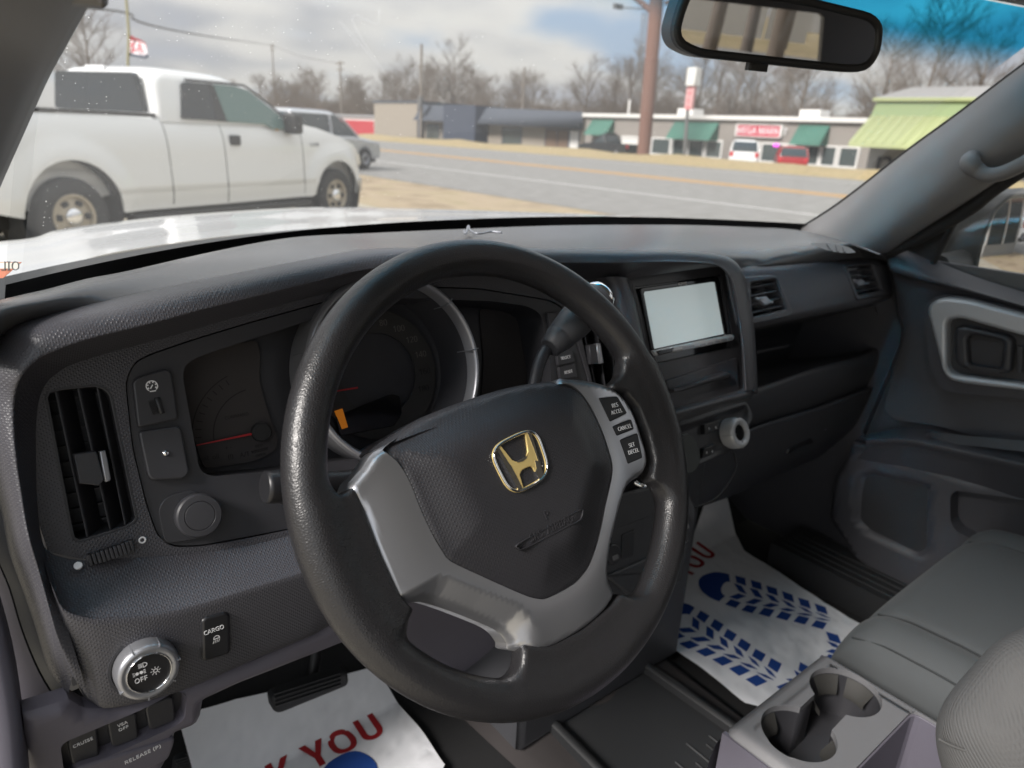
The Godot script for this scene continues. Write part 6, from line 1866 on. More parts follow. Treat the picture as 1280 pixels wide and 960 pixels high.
func build_truck() -> void:
	var t := thing("white_pickup", "white extended cab pickup parked on the lot ahead", "pickup truck", TR)
	var dark := mat_once("dark_glass", lin(0.02, 0.024, 0.028), 0.05)
	var green := mat_once("green_glass", lin(0.10, 0.17, 0.16), 0.05)
	# body side with wheel arches, rounded over at the shoulder
	var o := PackedVector2Array([Vector2(-1.30, 0.62), Vector2(-0.53, 0.42)])
	o += arch(0.02, 0.53, 0.42, PI, 0.0)
	o += PackedVector2Array([Vector2(0.56, 0.40), Vector2(2.0, 0.40), Vector2(3.62, 0.41)])
	o += arch(4.19, 0.50, 0.40, PI * 0.98, 0.02)
	o += PackedVector2Array([Vector2(4.72, 0.40), Vector2(4.86, 0.42), Vector2(4.95, 0.66), Vector2(4.93, 0.86), Vector2(4.85, 1.00), Vector2(4.66, 1.12), Vector2(4.3, 1.24), Vector2(3.82, 1.35), Vector2(3.45, 1.38), Vector2(2.2, 1.36), Vector2(1.2, 1.37), Vector2(-1.30, 1.40)])
	o = ccw(o)
	var skin := func(q: Vector2) -> float:
		var h := -0.10 * pow(maxf(0.0, (q.y - 0.95) / 0.45), 3.0) - 0.03 * smoothstep(0.62, 0.42, q.y)
		for c in [Vector2(0.02, 0.42), Vector2(4.19, 0.40)]:
			h += 0.045 * smoothstep(0.80, 0.56, q.distance_to(c))
		h -= 0.16 * pow(maxf(0.0, (q.x - 4.5) / 0.45), 2.0)
		h -= 0.010 * exp(-pow((q.y - 0.62) / 0.012, 2.0)) * (1.0 if q.x > 0.5 and q.x < 3.7 else 0.0)
		return h
	put(t, "body_side", field(o, [], 0.055, skin, 0.02), M.white_paint, TR)
	var core := begin()
	var coreo := ccw(inset(o, 0.015))
	plate_to(core, coreo, -1.86, -0.12, 0.02)
	put(t, "body", done(core), M.white_paint, TR)
	for l in [[1.22, 0.44, 1.35], [2.05, 0.42, 1.36], [3.47, 0.45, 1.36]]:
		var st := begin()
		var p := []
		for k in 9:
			var v := lerpf(l[1], l[2], k / 8.0)
			p.append(Vector3(l[0] + 0.03 * (0.9 - v), v, skin.call(Vector2(l[0], v)) + 0.001))
		tube_to(st, p, [0.006], 6)
		put(t, "door_gap", done(st), mat_once("panel_gap", lin(0.12, 0.12, 0.12), 0.9), TR)
	# hood top
	put(t, "bonnet", loft([p3([3.4, 1.385, -0.10, 3.85, 1.35, -0.09, 4.35, 1.235, -0.10, 4.70, 1.10, -0.14]), p3([3.4, 1.42, -0.5, 3.85, 1.40, -0.5, 4.4, 1.30, -0.5, 4.86, 1.12, -0.5]), p3([3.4, 1.42, -1.4, 3.85, 1.40, -1.4, 4.4, 1.30, -1.4, 4.86, 1.12, -1.4]), p3([3.4, 1.385, -1.8, 3.85, 1.35, -1.8, 4.35, 1.235, -1.8, 4.70, 1.10, -1.76])], 4, 4), M.white_paint, TR)
	# cab
	var rows := [loop(1.17, 3.50, -0.05, -1.85, 1.34, 0.08), loop(1.18, 3.20, -0.07, -1.83, 1.50, 0.09), loop(1.20, 2.72, -0.13, -1.77, 1.74, 0.12), loop(1.24, 2.50, -0.17, -1.73, 1.835, 0.16), loop(1.30, 2.34, -0.24, -1.66, 1.89, 0.2), loop(1.44, 2.14, -0.45, -1.45, 1.925, 0.2), loop(1.7, 1.9, -0.9, -1.0, 1.94, 0.03)]
	put(t, "cab", loft(rows, 1, 4, true), M.white_paint, TR)
	# side windows on the leaning flank
	var SW := TR * fr(Vector3(0, 1.40, -0.030), Vector3.RIGHT, Vector3(0, 0.34, -0.080))
	put(t, "rear_side_window", plate(rnd(pv([1.47, -0.015, 1.98, -0.02, 1.98, 0.40, 1.66, 0.40, 1.58, 0.38]), 0.03), -0.02, 0.006, 0.003), dark, SW)
	put(t, "window_post", plate(pv([1.96, -0.02, 2.16, -0.025, 2.06, 0.405, 1.96, 0.405]), -0.02, 0.004, 0.002), M.black, SW)
	put(t, "front_window", plate(rnd(pv([2.14, -0.025, 2.78, -0.035, 2.92, -0.09, 3.25, -0.09, 3.10, 0.08, 2.62, 0.37, 2.40, 0.405, 2.06, 0.405]), 0.03), -0.02, 0.0055, 0.003), green, SW)
	put(t, "window_trim", tube(spline(in_local(TR, [SW * Vector3(3.28, -0.10, 0.01), SW * Vector3(3.12, 0.09, 0.01), SW * Vector3(2.63, 0.39, 0.01), SW * Vector3(2.40, 0.425, 0.01), SW * Vector3(1.64, 0.42, 0.01)]), 5), [0.014], 8), M.matt_black, TR)
	put(t, "windshield_glass", loft([p3([3.47, 1.40, -0.16, 3.52, 1.40, -0.95, 3.47, 1.40, -1.74]), p3([2.62, 1.80, -0.24, 2.66, 1.81, -0.95, 2.62, 1.80, -1.66])], 4, 3), green, TR)
	var BF := TR * fr(Vector3(1.165, 0, 0), Vector3(0, 0, -1), Vector3.UP)
	var bw := rnd(pv([0.20, 1.43, 1.70, 1.43, 1.60, 1.84, 0.29, 1.84]), 0.05)
	put(t, "back_window", plate(bw, -0.06, 0.006, 0.003), dark, BF)
	var bl := put(t, "brake_light", plate(rect(0.30, 0.045, 0.01), -0.03, 0.012, 0.006), M.white_print, moved(BF, 0.92, 1.885, -0.02))
	put(bl, "red_lens", plate(rect(0.10, 0.035, 0.008), 0.0, 0.016, 0.004), mat_once("tail_red", lin(0.45, 0.03, 0.04), 0.3), moved(BF, 0.92, 1.885, -0.02))
	put(t, "bed_rail", box(Vector3(-1.3, 1.385, -0.17), Vector3(1.16, 1.425, -0.075), 0.01), M.black, TR)
	# details
	put(t, "door_handle", plate(rect(0.16, 0.12, 0.02), 0.0, 0.035, 0.01), M.black, moved(TR, 2.22, 1.16, -0.012))
	var dm := hub(t, "door_mirror", moved(TR, 3.22, 1.40, 0.06))
	put(dm, "housing", plate(rnd(rect(0.18, 0.27), 0.05), -0.04, 0.16, 0.05), M.black, moved(TR, 3.22, 1.39, 0.02))
	put(dm, "indicator", plate(rect(0.05, 0.04, 0.01), 0.0, 0.012), mat_once("amber_lens", lin(0.6, 0.3, 0.02), 0.4), moved(TR, 3.02, 1.31, -0.05))
	put(t, "badge", lettering("5.4 V8", 0.05, 0.004), mat_once("badge_grey", lin(0.15, 0.15, 0.16), 0.4), moved(TR, 3.72, 1.12, 0.0))
	put(t, "head_light", plate(rnd(pv([4.62, 0.84, 4.90, 0.82, 4.86, 0.98, 4.66, 1.06]), 0.03), -0.2, -0.055, 0.02), mat_once("lamp_lens", lin(0.65, 0.62, 0.55), 0.15), TR)
	put(t, "front_bumper", box(Vector3(4.72, 0.40, -1.84), Vector3(4.99, 0.62, -0.10), 0.05), mat_once("bumper_chrome", lin(0.6, 0.58, 0.55), 0.25, 0.8), TR)
	put(t, "tail_light", plate(rnd(pv([-1.30, 0.98, -1.16, 0.98, -1.16, 1.30, -1.30, 1.30]), 0.02), -0.15, -0.02, 0.01), M.tail_red, TR)
	put(t, "running_board", box(Vector3(0.65, 0.28, -0.10), Vector3(3.55, 0.36, 0.06), 0.02), M.black, TR)
	put(t, "underbody", box(Vector3(-1.2, 0.30, -1.70), Vector3(4.7, 0.60, -0.22)), mat_once("liner_plastic", lin(0.03, 0.03, 0.031), 0.8), TR)
	var tan := mat_once("alloy_tan", lin(0.42, 0.37, 0.29), 0.4, 0.3)
	for u in [0.0, 4.19]:
		add_wheel(t, moved(TR, u, 0.39, -0.01), 0.39, 0.27, tan)
		add_wheel(t, TR * Transform3D(Basis(Vector3.UP, PI), Vector3(u, 0.39, -1.87)), 0.39, 0.27, tan)
		put(t, "wheel_well", lathe(PackedVector2Array([Vector2(0.536, 0.05), Vector2(0.536, -0.36), Vector2(0.0, -0.36)]), 32), mat_once("liner_plastic", lin(0.03, 0.03, 0.031), 0.8), moved(TR, u, 0.41, -0.03))


# A plain car or SUV: side outline, glasshouse, lamps, wheels. The front points to local +x, y up.
func plain_car(called: String, label: String, cat: String, T: Transform3D, L: float, W: float, H: float, paint: Material, group := "", pickup := false) -> Node3D:
	var t := thing(called, label, cat, T, group)
	var b := H * 0.57
	var o := PackedVector2Array([Vector2(-L / 2, 0.42)])
	o += arch(-L * 0.30, 0.37, 0.30, PI, 0.0)
	o += arch(L * 0.30, 0.37, 0.30, PI, 0.0)
	o += PackedVector2Array([Vector2(L / 2 - 0.06, 0.36), Vector2(L / 2, 0.60), Vector2(L / 2 - 0.10, b * 0.86), Vector2(L * 0.36, b * 0.95), Vector2(L * 0.20, b * 1.03), Vector2(-L * 0.2, b * 1.05), Vector2(-L / 2 + 0.05, b * 1.03), Vector2(-L / 2, b * 0.75)])
	put(t, "body", plate(o, -W / 2, W / 2, 0.10, 4), paint, T)
	var back := -L * 0.05 if pickup else -L / 2 + 0.10
	var g := [loop(back, L * 0.23, -W / 2 + 0.06, W / 2 - 0.06, b * 1.0, 0.10), loop(back + 0.08, L * 0.16, -W / 2 + 0.10, W / 2 - 0.10, lerpf(b, H, 0.35), 0.12), loop(back + 0.26, L * 0.04, -W / 2 + 0.18, W / 2 - 0.18, H * 0.94, 0.16), loop(back + 0.50, -L * 0.02, -W / 2 + 0.35, W / 2 - 0.35, H, 0.2), loop(back + 0.9, back + 1.0, -0.1, 0.1, H + 0.01, 0.02)]
	var gg := []
	for r in g:
		gg.append(r)
	put(t, "roof", loft(gg.slice(2), 1, 3, true), paint, T)
	put(t, "glasshouse", loft(gg.slice(0, 3), 1, 3, true), mat_once("car_glass", lin(0.035, 0.045, 0.05), 0.06), T)
	for s in [-1.0, 1.0]:
		for u in [[L * 0.235, L * 0.045], [-L * 0.06, -L * 0.05], [back + 0.02, back + 0.25]]:
			put(t, "roof_post", tube([Vector3(u[0], b, s * (W / 2 - 0.055)), Vector3(lerpf(u[0], u[1], 0.5), lerpf(b, H * 0.94, 0.5), s * (W / 2 - 0.10)), Vector3(u[1], H * 0.945, s * (W / 2 - 0.175))], [0.045, 0.04, 0.035], 8), paint, T)
		put(t, "head_light", box(Vector3(L / 2 - 0.30, b * 0.66, s * (W / 2 - 0.28) - 0.22), Vector3(L / 2 - 0.03, b * 0.84, s * (W / 2 - 0.28) + 0.22), 0.05), mat_once("lamp_lens", lin(0.65, 0.62, 0.55), 0.15), T)
		put(t, "tail_light", box(Vector3(-L / 2 - 0.015, b * 0.70, s * (W / 2 - 0.14) - 0.12), Vector3(-L / 2 + 0.10, b * 1.0, s * (W / 2 - 0.14) + 0.12), 0.02), mat_once("tail_red", lin(0.45, 0.03, 0.04), 0.3), T)
		for u in [-L * 0.30, L * 0.30]:
			var wt := T * Transform3D(Basis() if s > 0 else Basis(Vector3.UP, PI), Vector3(u, 0.34, s * (W / 2 + 0.0)))
			var ms := wheel_meshes(0.34, 0.22)
			var h := hub(t, "wheel", wt)
			put(h, "tyre", ms[0], mat_once("tyre_rubber", lin(0.025, 0.025, 0.026), 0.85), wt)
			put(h, "rim", ms[1], M.silver, wt)
	put(t, "bumper", box(Vector3(-L / 2 - 0.04, 0.36, -W / 2 + 0.05), Vector3(-L / 2 + 0.15, 0.62, W / 2 - 0.05), 0.05), M.black if pickup else paint, T)
	put(t, "front_grille", box(Vector3(L / 2 - 0.2, 0.42, -W / 2 + 0.25), Vector3(L / 2 + 0.005, b * 0.72, W / 2 - 0.25), 0.03), M.black, T)
	put(t, "underbody", box(Vector3(-L / 2 + 0.1, 0.2, -W / 2 + 0.2), Vector3(L / 2 - 0.1, 0.5, W / 2 - 0.2)), mat_once("liner_plastic", lin(0.03, 0.03, 0.031), 0.8), T)
	return t


func build_street() -> void:
	var silver := mat_once("silver_paint", lin(0.42, 0.43, 0.45), 0.25, 0.4)
	silver.clearcoat_enabled = true
	var red := mat_once("red_paint", lin(0.30, 0.02, 0.025), 0.25)
	var black := mat_once("black_paint", lin(0.02, 0.022, 0.025), 0.2)
	# silver car beyond the white pickup
	var f := Vector3(12.3085, 0, -23.7492)
	var dirc := Vector3(0.90, 0, -0.44).normalized()
	plain_car("silver_suv", "silver sport utility vehicle nosing out behind the white pickup", "car", Transform3D(Basis(dirc, Vector3.UP, dirc.cross(Vector3.UP)), Vector3(f.x, 0, f.z) - dirc * 2.6 + Vector3(0, 0.02, 0)), 4.7, 1.9, 1.78, silver)

	# shops across the road, fronts on x = 47
	var FX := fr(Vector3(47.0, 0, 0), Vector3(0, 0, 1), Vector3.UP)
	var tanw := mat_once("tan_wall", lin(0.26, 0.23, 0.19), 0.9)
	var slate := mat_once("slate_mansard", lin(0.055, 0.065, 0.085), 0.8)
	var taupe := mat_once("taupe_wall", lin(0.24, 0.22, 0.20), 0.9)
	var pale := mat_once("pale_trim", lin(0.62, 0.61, 0.59), 0.8)
	var awn := mat_once("green_awning", lin(0.06, 0.17, 0.13), 0.8)
	var shop := mat_once("shop_glass", lin(0.06, 0.075, 0.075), 0.08)
	var gw := pv([])
	var zt := func(p: Vector2) -> Vector2: return Vector2(p.x, p.y + 1.155)

	var st := thing("storage_units", "low white storage building with red roller doors", "building", FX * Transform3D(Basis(), Vector3(Vector2(-93.212, -.6325).x, 0, 0)))
	var sa := Vector2(-104.5496, 1.1444)
	var sb := Vector2(-86.6504, 1.3074)
	put(st, "wall", box(Vector3(sa.x, 0, -8), Vector3(sb.x, sb.y + 1.155, 0.0), 0.05), pale, FX)
	put(st, "roof", box(Vector3(sa.x - 0.3, sb.y + 1.155, -8.3), Vector3(sb.x + 0.2, sb.y + 1.40, 0.3), 0.04), mat_once("roof_grey", lin(0.3, 0.3, 0.31), 0.7), FX)
	var n_door := 7
	for k in n_door:
		var z := lerpf(sa.x + 1.2, sb.x - 1.6, k / (n_door - 1.0))
		var dd := put(st, "roller_door", box(Vector3(z - 1.3, 0.05, 0.0), Vector3(z + 1.3, sb.y + 0.75, 0.06), 0.02), mat_once("door_red", lin(0.40, 0.03, 0.04), 0.6), FX)
		for j in 5:
			put(dd, "slat_line", box(Vector3(z - 1.28, 0.3 + j * 0.5, 0.06), Vector3(z + 1.28, 0.33 + j * 0.5, 0.075)), M.door_red, FX)

	var bw := thing("tan_block", "plain tan windowless block building beyond the road", "building", FX * Transform3D(Basis(), Vector3(Vector2(-80.4298, -.724).x, 0, 0)))
	var ta := Vector2(-86.1766, 3.0341)
	var tb := Vector2(-75.8345, 2.8751)
	put(bw, "wall", box(Vector3(ta.x, 0, -12), Vector3(tb.x, ta.y + 1.155, 0.4), 0.03), tanw, FX)
	put(bw, "parapet", box(Vector3(ta.x - 0.2, ta.y + 1.155, -12), Vector3(tb.x + 0.2, ta.y + 1.40, 0.5), 0.03), slate, FX)
	put(bw, "corner_post", box(Vector3(tb.x, 0, -1), Vector3(tb.x + 0.7, tb.y + 1.1, 0.3), 0.03), slate, FX)

	var ds := thing("dark_shops", "long low shop building with a dark slate mansard roof", "building", FX * Transform3D(Basis(), Vector3(Vector2(-59.7326, -.038).x, 0, 0)))
	var d0 := Vector2(-74.7899, 2.8782)
	var d1 := Vector2(-48.271, 2.3603)
	put(ds, "wall", box(Vector3(d0.x, 0, -12), Vector3(d1.x, d1.y + 1.1, 0.0), 0.02), tanw, FX)
	var man := begin()
	var dm := Vector2(-74.5911, 1.1422)
	var de := Vector2(-48.4038, .8808)
	quad(man, Vector3(d0.x, dm.y + 1.155, 1.6), Vector3(d1.x, de.y + 1.155, 1.6), Vector3(d1.x, d1.y + 1.155, 0.3), Vector3(d0.x, d0.y + 1.155, 0.3))
	quad(man, Vector3(d0.x, dm.y + 1.155, 0.0), Vector3(d1.x, de.y + 1.155, 0.0), Vector3(d1.x, de.y + 1.155, 1.6), Vector3(d0.x, dm.y + 1.155, 1.6))
	tri(man, Vector3(d1.x, de.y + 1.155, 1.6), Vector3(d1.x, de.y + 1.155, 0), Vector3(d1.x, d1.y + 1.155, 0.3))
	put(ds, "mansard", done(man), slate, FX)
	put(ds, "roof", box(Vector3(d0.x, d1.y + 0.9, -12), Vector3(d1.x, d1.y + 1.12, 0.3)), slate, FX)
	var dp := pv([-68.2558, 2.1629, -62.4434, 2.2203])
	put(ds, "dark_panel", box(Vector3(dp[0].x, 0.02, 0.0), Vector3(dp[1].x, d0.y + 1.05, 1.75), 0.03), mat_once("navy_panel", lin(0.035, 0.045, 0.07), 0.7), FX)
	for w in [[pv([-74.2329, .3617, -71.7023, .4259]), shop, "window"], [pv([-71.0466, .4425, -68.6555, .503]), mat_once("blind", lin(0.2, 0.19, 0.17), 0.9), "window"], [pv([-59.892, .3416, -56.9535, .4275]), shop, "window"], [pv([-53.239, .321, -51.6621, .3707]), mat_once("brown_board", lin(0.14, 0.09, 0.06), 0.8), "window"], [pv([-51.5516, .3742, -50.1385, .4189]), M.brown_board, "window"], [pv([-49.9251, .4256, -48.7692, .4621]), pale, "door"]]:
		var a: float = w[0][0].x
		var b: float = w[0][1].x
		var h := de.y + 1.0
		var win := put(ds, w[2], box(Vector3(a, 0.15 if w[2] == "door" else 0.4, -0.02), Vector3(b, h, 0.04)), w[1], FX)
		put(win, "frame", frame_plate(pv([a - 0.1, 0.1, b + 0.1, 0.1, b + 0.1, h + 0.1, a - 0.1, h + 0.1]), pv([a, 0.2, b, 0.2, b, h, a, h]), 0.0, 0.08, 0.01, 80), slate, FX)

	var sm := thing("strip_mall", "taupe strip of shops with green awnings and a red sign", "building", FX * Transform3D(Basis(), Vector3(Vector2(-33.5566, .263).x, 0, 0)))
	var m0 := Vector2(-48.021, 1.9637)
	var m1 := Vector2(-22.27, 1.5362)
	var mh := m0.y + 1.155
	put(sm, "wall", box(Vector3(m0.x, 0, -14), Vector3(m1.x, mh, 0.0), 0.02), taupe, FX)
	put(sm, "cornice", box(Vector3(m0.x - 0.2, mh - 0.02, -14), Vector3(m1.x + 0.2, mh + 0.28, 0.35), 0.04), pale, FX)
	put(sm, "footing", box(Vector3(m0.x, 0, 0.0), Vector3(m1.x, 0.35, 0.12), 0.02), mat_once("footing_grey", lin(0.3, 0.3, 0.29), 0.9), FX)
	for w in pv([-43.4197, -.0123, -41.4507, .0654, -40.0588, -.0036, -38.2356, .0105, -37.9148, .024, -36.6578, .0765, -36.3404, .0306, -34.9857, .0883, -34.6815, .0434, -33.3754, .0432, -31.9, -.0031, -30.2421, .0728, -29.8996, -.0201, -28.2712, .057, -28.0071, -.0361, -26.7564, .0251, -26.387, -.0601, -25.5876, -.0197, -25.3524, -.0586, -24.4143, -.0105, -24.1228, -.0954, -22.9588, -.0338]).size() / 2:
		var all := pv([-43.4197, -.0123, -41.4507, .0654, -40.0588, -.0036, -38.2356, .0105, -37.9148, .024, -36.6578, .0765, -36.3404, .0306, -34.9857, .0883, -34.6815, .0434, -33.3754, .0432, -31.9, -.0031, -30.2421, .0728, -29.8996, -.0201, -28.2712, .057, -28.0071, -.0361, -26.7564, .0251, -26.387, -.0601, -25.5876, -.0197, -25.3524, -.0586, -24.4143, -.0105, -24.1228, -.0954, -22.9588, -.0338])
		var a := all[2 * w].x
		var b := all[2 * w + 1].x
		var h := mh * 0.50
		var win := put(sm, "window", box(Vector3(a, 0.4, -0.02), Vector3(b, h, 0.04)), shop if w != 0 else pale, FX)
		put(win, "frame", frame_plate(pv([a - 0.12, 0.3, b + 0.12, 0.3, b + 0.12, h + 0.12, a - 0.12, h + 0.12]), pv([a + 0.02, 0.45, b - 0.02, 0.45, b - 0.02, h, a + 0.02, h]), 0.0, 0.10, 0.01, 80), pale, FX)
	for w in [[pv([-47.0878, 1.7131, -44.4759, 1.6307]), 0.0], [pv([-37.939, 1.6966, -33.7917, 1.611]), 0.0], [pv([-27.2878, 1.4999, -25.1069, 1.4577]), 0.0]]:
		var a: float = w[0][0].x
		var b: float = w[0][1].x
		var aw := begin()
		for s in [0, 1]:
			var d: float = -0.03 * s
			quad(aw, Vector3(a, mh * 0.52, 1.1 + d), Vector3(b, mh * 0.52, 1.1 + d), Vector3(b, mh * 0.93, 0.15 + d), Vector3(a, mh * 0.93, 0.15 + d))
		tri(aw, Vector3(a, mh * 0.52, 1.1), Vector3(a, mh * 0.93, 0.15), Vector3(a, mh * 0.52, 0.0))
		tri(aw, Vector3(b, mh * 0.52, 1.1), Vector3(b, mh * 0.93, 0.15), Vector3(b, mh * 0.52, 0.0))
		put(sm, "awning", done(aw), awn, FX)
	var sg := pv([-32.0907, 1.4294, -28.5567, .8902])
	var sgn := put(sm, "shop_sign", box(Vector3(sg[0].x, mh * 0.66, 0.0), Vector3(sg[1].x, mh * 0.90, 0.25), 0.02), mat_once("sign_red", lin(0.45, 0.05, 0.08), 0.5), FX)
	put(sgn, "sign_frame", frame_plate(pv([sg[0].x - 0.12, mh * 0.64, sg[1].x + 0.12, mh * 0.64, sg[1].x + 0.12, mh * 0.92, sg[0].x - 0.12, mh * 0.92]), pv([sg[0].x, mh * 0.66, sg[1].x, mh * 0.66, sg[1].x, mh * 0.90, sg[0].x, mh * 0.90]), 0.0, 0.3, 0.01, 100), pale, FX)
	put(sgn, "lettering", lettering("MEGA MARKET", 0.44, 0.02), M.white_print, moved(FX, (sg[0].x + sg[1].x) / 2 + 0.25, mh * 0.78, 0.27))
	var neon := mat_once("neon_pink", lin(0.5, 0.05, 0.4), 0.5)
	neon.emission_enabled = true
	neon.emission = lin(0.9, 0.08, 0.75)
	neon.emission_energy_multiplier = 0.9
	var nn := Vector2(-28.7987, .371)
	put(sm, "neon_sign", plate(rect(0.42, 0.2, 0.08), 0.12, 0.16), neon, moved(FX, nn.x, nn.y + 1.155, 0))
	for p in [Vector2(-40.7599, 2.4346), Vector2(-29.3971, 2.0241)]:
		put(sm, "roof_unit", box(Vector3(p.x - 0.8, mh + 0.2, -6), Vector3(p.x + 0.8, mh + 1.0, -4.5), 0.05), pale, FX)
	put(sm, "vent_pipe", tube([Vector3(Vector2(-45.8052, 2.3847).x, mh, -3), Vector3(Vector2(-45.8052, 2.3847).x, mh + 1.6, -3)], [0.09], 10), pale, FX)

	# green roofed building at the right
	var GX := fr(Vector3(44.5, 0, 0), Vector3(0, 0, 1), Vector3.UP)
	var gb := thing("green_awning_shop", "grey shop with a ribbed pale green metal awning", "building", GX * Transform3D(Basis(), Vector3(Vector2(-18.176, .3869).x, 0, 0)))
	var g0 := Vector2(-21.266, .5997)
	var g1 := Vector2(-21.2736, 2.2765)
	var g2 := Vector2(-21.1371, 3.1134)
	var g3 := Vector2(-20.9475, 4.1092)
	var zr := g0.x + 24.0
	put(gb, "wall", box(Vector3(g0.x + 0.2, 0, -14), Vector3(zr, g1.y + 1.155, 0.0), 0.02), mat_once("grey_wall", lin(0.30, 0.29, 0.28), 0.9), GX)
	var up := begin()
	quad(up, Vector3(g1.x, g1.y + 1.155, 0.3), Vector3(zr, g1.y + 1.155, 0.3), Vector3(zr, g2.y + 1.155, 0.1), Vector3(g2.x, g2.y + 1.155, 0.1))
	put(gb, "green_band", done(up), mat_once("green_dark", lin(0.19, 0.25, 0.12), 0.7), GX)
	put(gb, "green_gutter", box(Vector3(g2.x - 0.2, g2.y + 1.10, 0.0), Vector3(zr, g2.y + 1.30, 0.35), 0.05), mat_once("green_light", lin(0.30, 0.335, 0.17), 0.7), GX)
	var rf := begin()
	quad(rf, Vector3(g2.x - 0.3, g2.y + 1.25, 0.3), Vector3(zr, g2.y + 1.25, 0.3), Vector3(zr, g3.y + 1.155, -3.5), Vector3(g3.x, g3.y + 1.155, -3.5))
	tri(rf, Vector3(g2.x - 0.3, g2.y + 1.25, 0.3), Vector3(g3.x, g3.y + 1.155, -3.5), Vector3(g2.x - 0.3, g2.y + 1.25, -7))
	put(gb, "roof", done(rf), mat_once("shingle_grey", lin(0.25, 0.245, 0.24), 0.95), GX)
	var awb := Vector3(g0.x - 0.2, g0.y + 1.30, 1.9)
	var awt := Vector3(g1.x, g1.y + 1.155, 0.3)
	var ab := begin()
	quad(ab, awb, Vector3(zr, awb.y, awb.z), Vector3(zr, awt.y, awt.z), awt)
	quad(ab, awb + Vector3(0, -0.25, 0), Vector3(zr, awb.y - 0.25, awb.z), Vector3(zr, awb.y, awb.z), awb)
	tri(ab, awb, awt, Vector3(awb.x, awb.y, 0))
	var aw2 := put(gb, "awning", done(ab), M.green_light, GX)
	for k in 40:
		var x := awb.x + 0.3 + k * 0.55
		var rib := begin()
		beam_to(rib, Vector3(x, awb.y + 0.02, awb.z), Vector3(lerpf(awt.x, zr, (x - awb.x) / (zr - awb.x)), awt.y + 0.02, awt.z), 0.10, 0.06)
		put(aw2, "awning_rib", done(rib), M.green_light, GX)
	var gt := Vector2(-19.6381, -.36)
	put(gb, "lettering", lettering("nails", 1.5, 0.02), mat_once("letter_grey", lin(0.08, 0.08, 0.09), 0.8), moved(GX, gt.x + 1.2, gt.y + 1.155, 0.06))

	# vehicles in front of the shops, seen over the verge
	var fwd := Vector3(0.82, 0, -0.57).normalized()
	var back := Basis(fwd, Vector3.UP, fwd.cross(Vector3.UP))
	var pa := Vector2(-29.1156, -.4296)
	plain_car("white_suv", "white sport utility vehicle parked facing the red sign", "car", Transform3D(back, Vector3(43.6, 0.0, pa.x)), 4.5, 1.85, 1.75, M.white_paint, "vehicles parked at the shops")
	var pb := Vector2(-25.7188, -.3969)
	plain_car("red_car", "red car parked beside the white sport utility vehicle", "car", Transform3D(back, Vector3(43.8, 0.0, pb.x)), 4.4, 1.8, 1.5, red, "vehicles parked at the shops")
	var pc := Vector2(-41.1835, -.303)
	plain_car("black_pickup", "black pickup parked sideways before the strip of shops", "pickup truck", Transform3D(Basis(Vector3(0, 0, -1), Vector3.UP, Vector3(1, 0, 0)), Vector3(43.2, 0.0, pc.x)), 5.2, 1.9, 1.8, black, "vehicles parked at the shops", true)

	# big rusty sign pole with its arms, and the small pole sign
	var bp := Vector3(53.0056, .3, -46.1368)
	var base := Vector3(40.2, 0.2, Vector2(-35.0057, -.3204).x)
	var pole := thing("sign_pole", "thick rust brown sign pole with arms and conduits beside the road", "pole", at(base))
	var top := Vector3(40.2, 13.0742, -35.338)
	put(pole, "post", tube([base, top], [0.46], 20), mat_once("rust_brown", lin(0.16, 0.085, 0.065), 0.85))
	put(pole, "left_arm", tube([Vector3(40.2, 9.6203, -35.5742), Vector3(40.2, 10.3035, -36.7407), Vector3(40.2, 11.2424, -38.3437)], [0.22, 0.18, 0.16], 10), M.rust_brown)
	put(pole, "right_arm", tube([Vector3(40.2, 10.0016, -34.4626), Vector3(40.2, 10.1747, -33.2977), Vector3(40.2, 10.3287, -32.0496)], [0.14], 10), M.rust_brown)
	for d in [-0.75, -0.95, -1.15]:
		put(pole, "conduit", tube([Vector3(40.2, 4.5741, -35.6226) + Vector3(0, 0, d + 0.45), Vector3(40.2, 9.5831, -35.7092) + Vector3(0, 0, d + 0.45)], [0.035], 6), mat_once("cable_grey", lin(0.12, 0.12, 0.12), 0.8))
	put(pole, "lamp", box(Vector3(-0.4, -0.15, -0.15), Vector3(0.4, 0.15, 0.15), 0.05), M.cable_grey, at(Vector3(40.2, 10.1837, -38.7309)))
	put(pole, "lamp_arm", tube([Vector3(40.2, 10.1195, -38.5694), Vector3(40.2, 9.7359, -35.8022)], [0.05], 6), M.cable_grey)
	var sp := Vector3(40.6, 0.2, Vector2(-31.6663, -.6226).x)
	var ps := thing("pole_sign", "small roadside sign on a thin pole with a white box above a red panel", "sign", at(sp))
	var s2 := Vector3(40.6, 5.305, -32.0422)
	put(ps, "post", tube([sp, s2], [0.13, 0.11], 10), M.cable_grey)
	var c2 := Vector3(40.6, 5.4923, -31.7147)
	put(ps, "white_box", box(Vector3(-0.3, -0.55, -0.36), Vector3(0.3, 0.55, 0.36), 0.05), mat_once("sign_white", lin(0.6, 0.6, 0.58), 0.6), at(c2))
	put(ps, "box_edge", box(Vector3(-0.34, -0.6, -0.48), Vector3(0.34, 0.6, -0.361), 0.03), M.cable_grey, at(c2))
	var c3 := Vector3(40.6, 4.2225, -31.7995)
	var rp := put(ps, "red_panel", box(Vector3(-0.12, -0.75, -0.30), Vector3(0.12, 0.75, 0.30), 0.03), mat_once("panel_pink", lin(0.55, 0.30, 0.30), 0.7), at(c3))
	put(rp, "lettering", lettering("O\nP\nE\nN", 0.26, 0.02), M.sign_red, fr(c3 + Vector3(-0.13, 0, 0), Vector3(0, 0, 1), Vector3.UP))

	# utility poles and wires
	var wood := mat_once("pole_wood", lin(0.17, 0.15, 0.13), 0.95)
	var tops := []
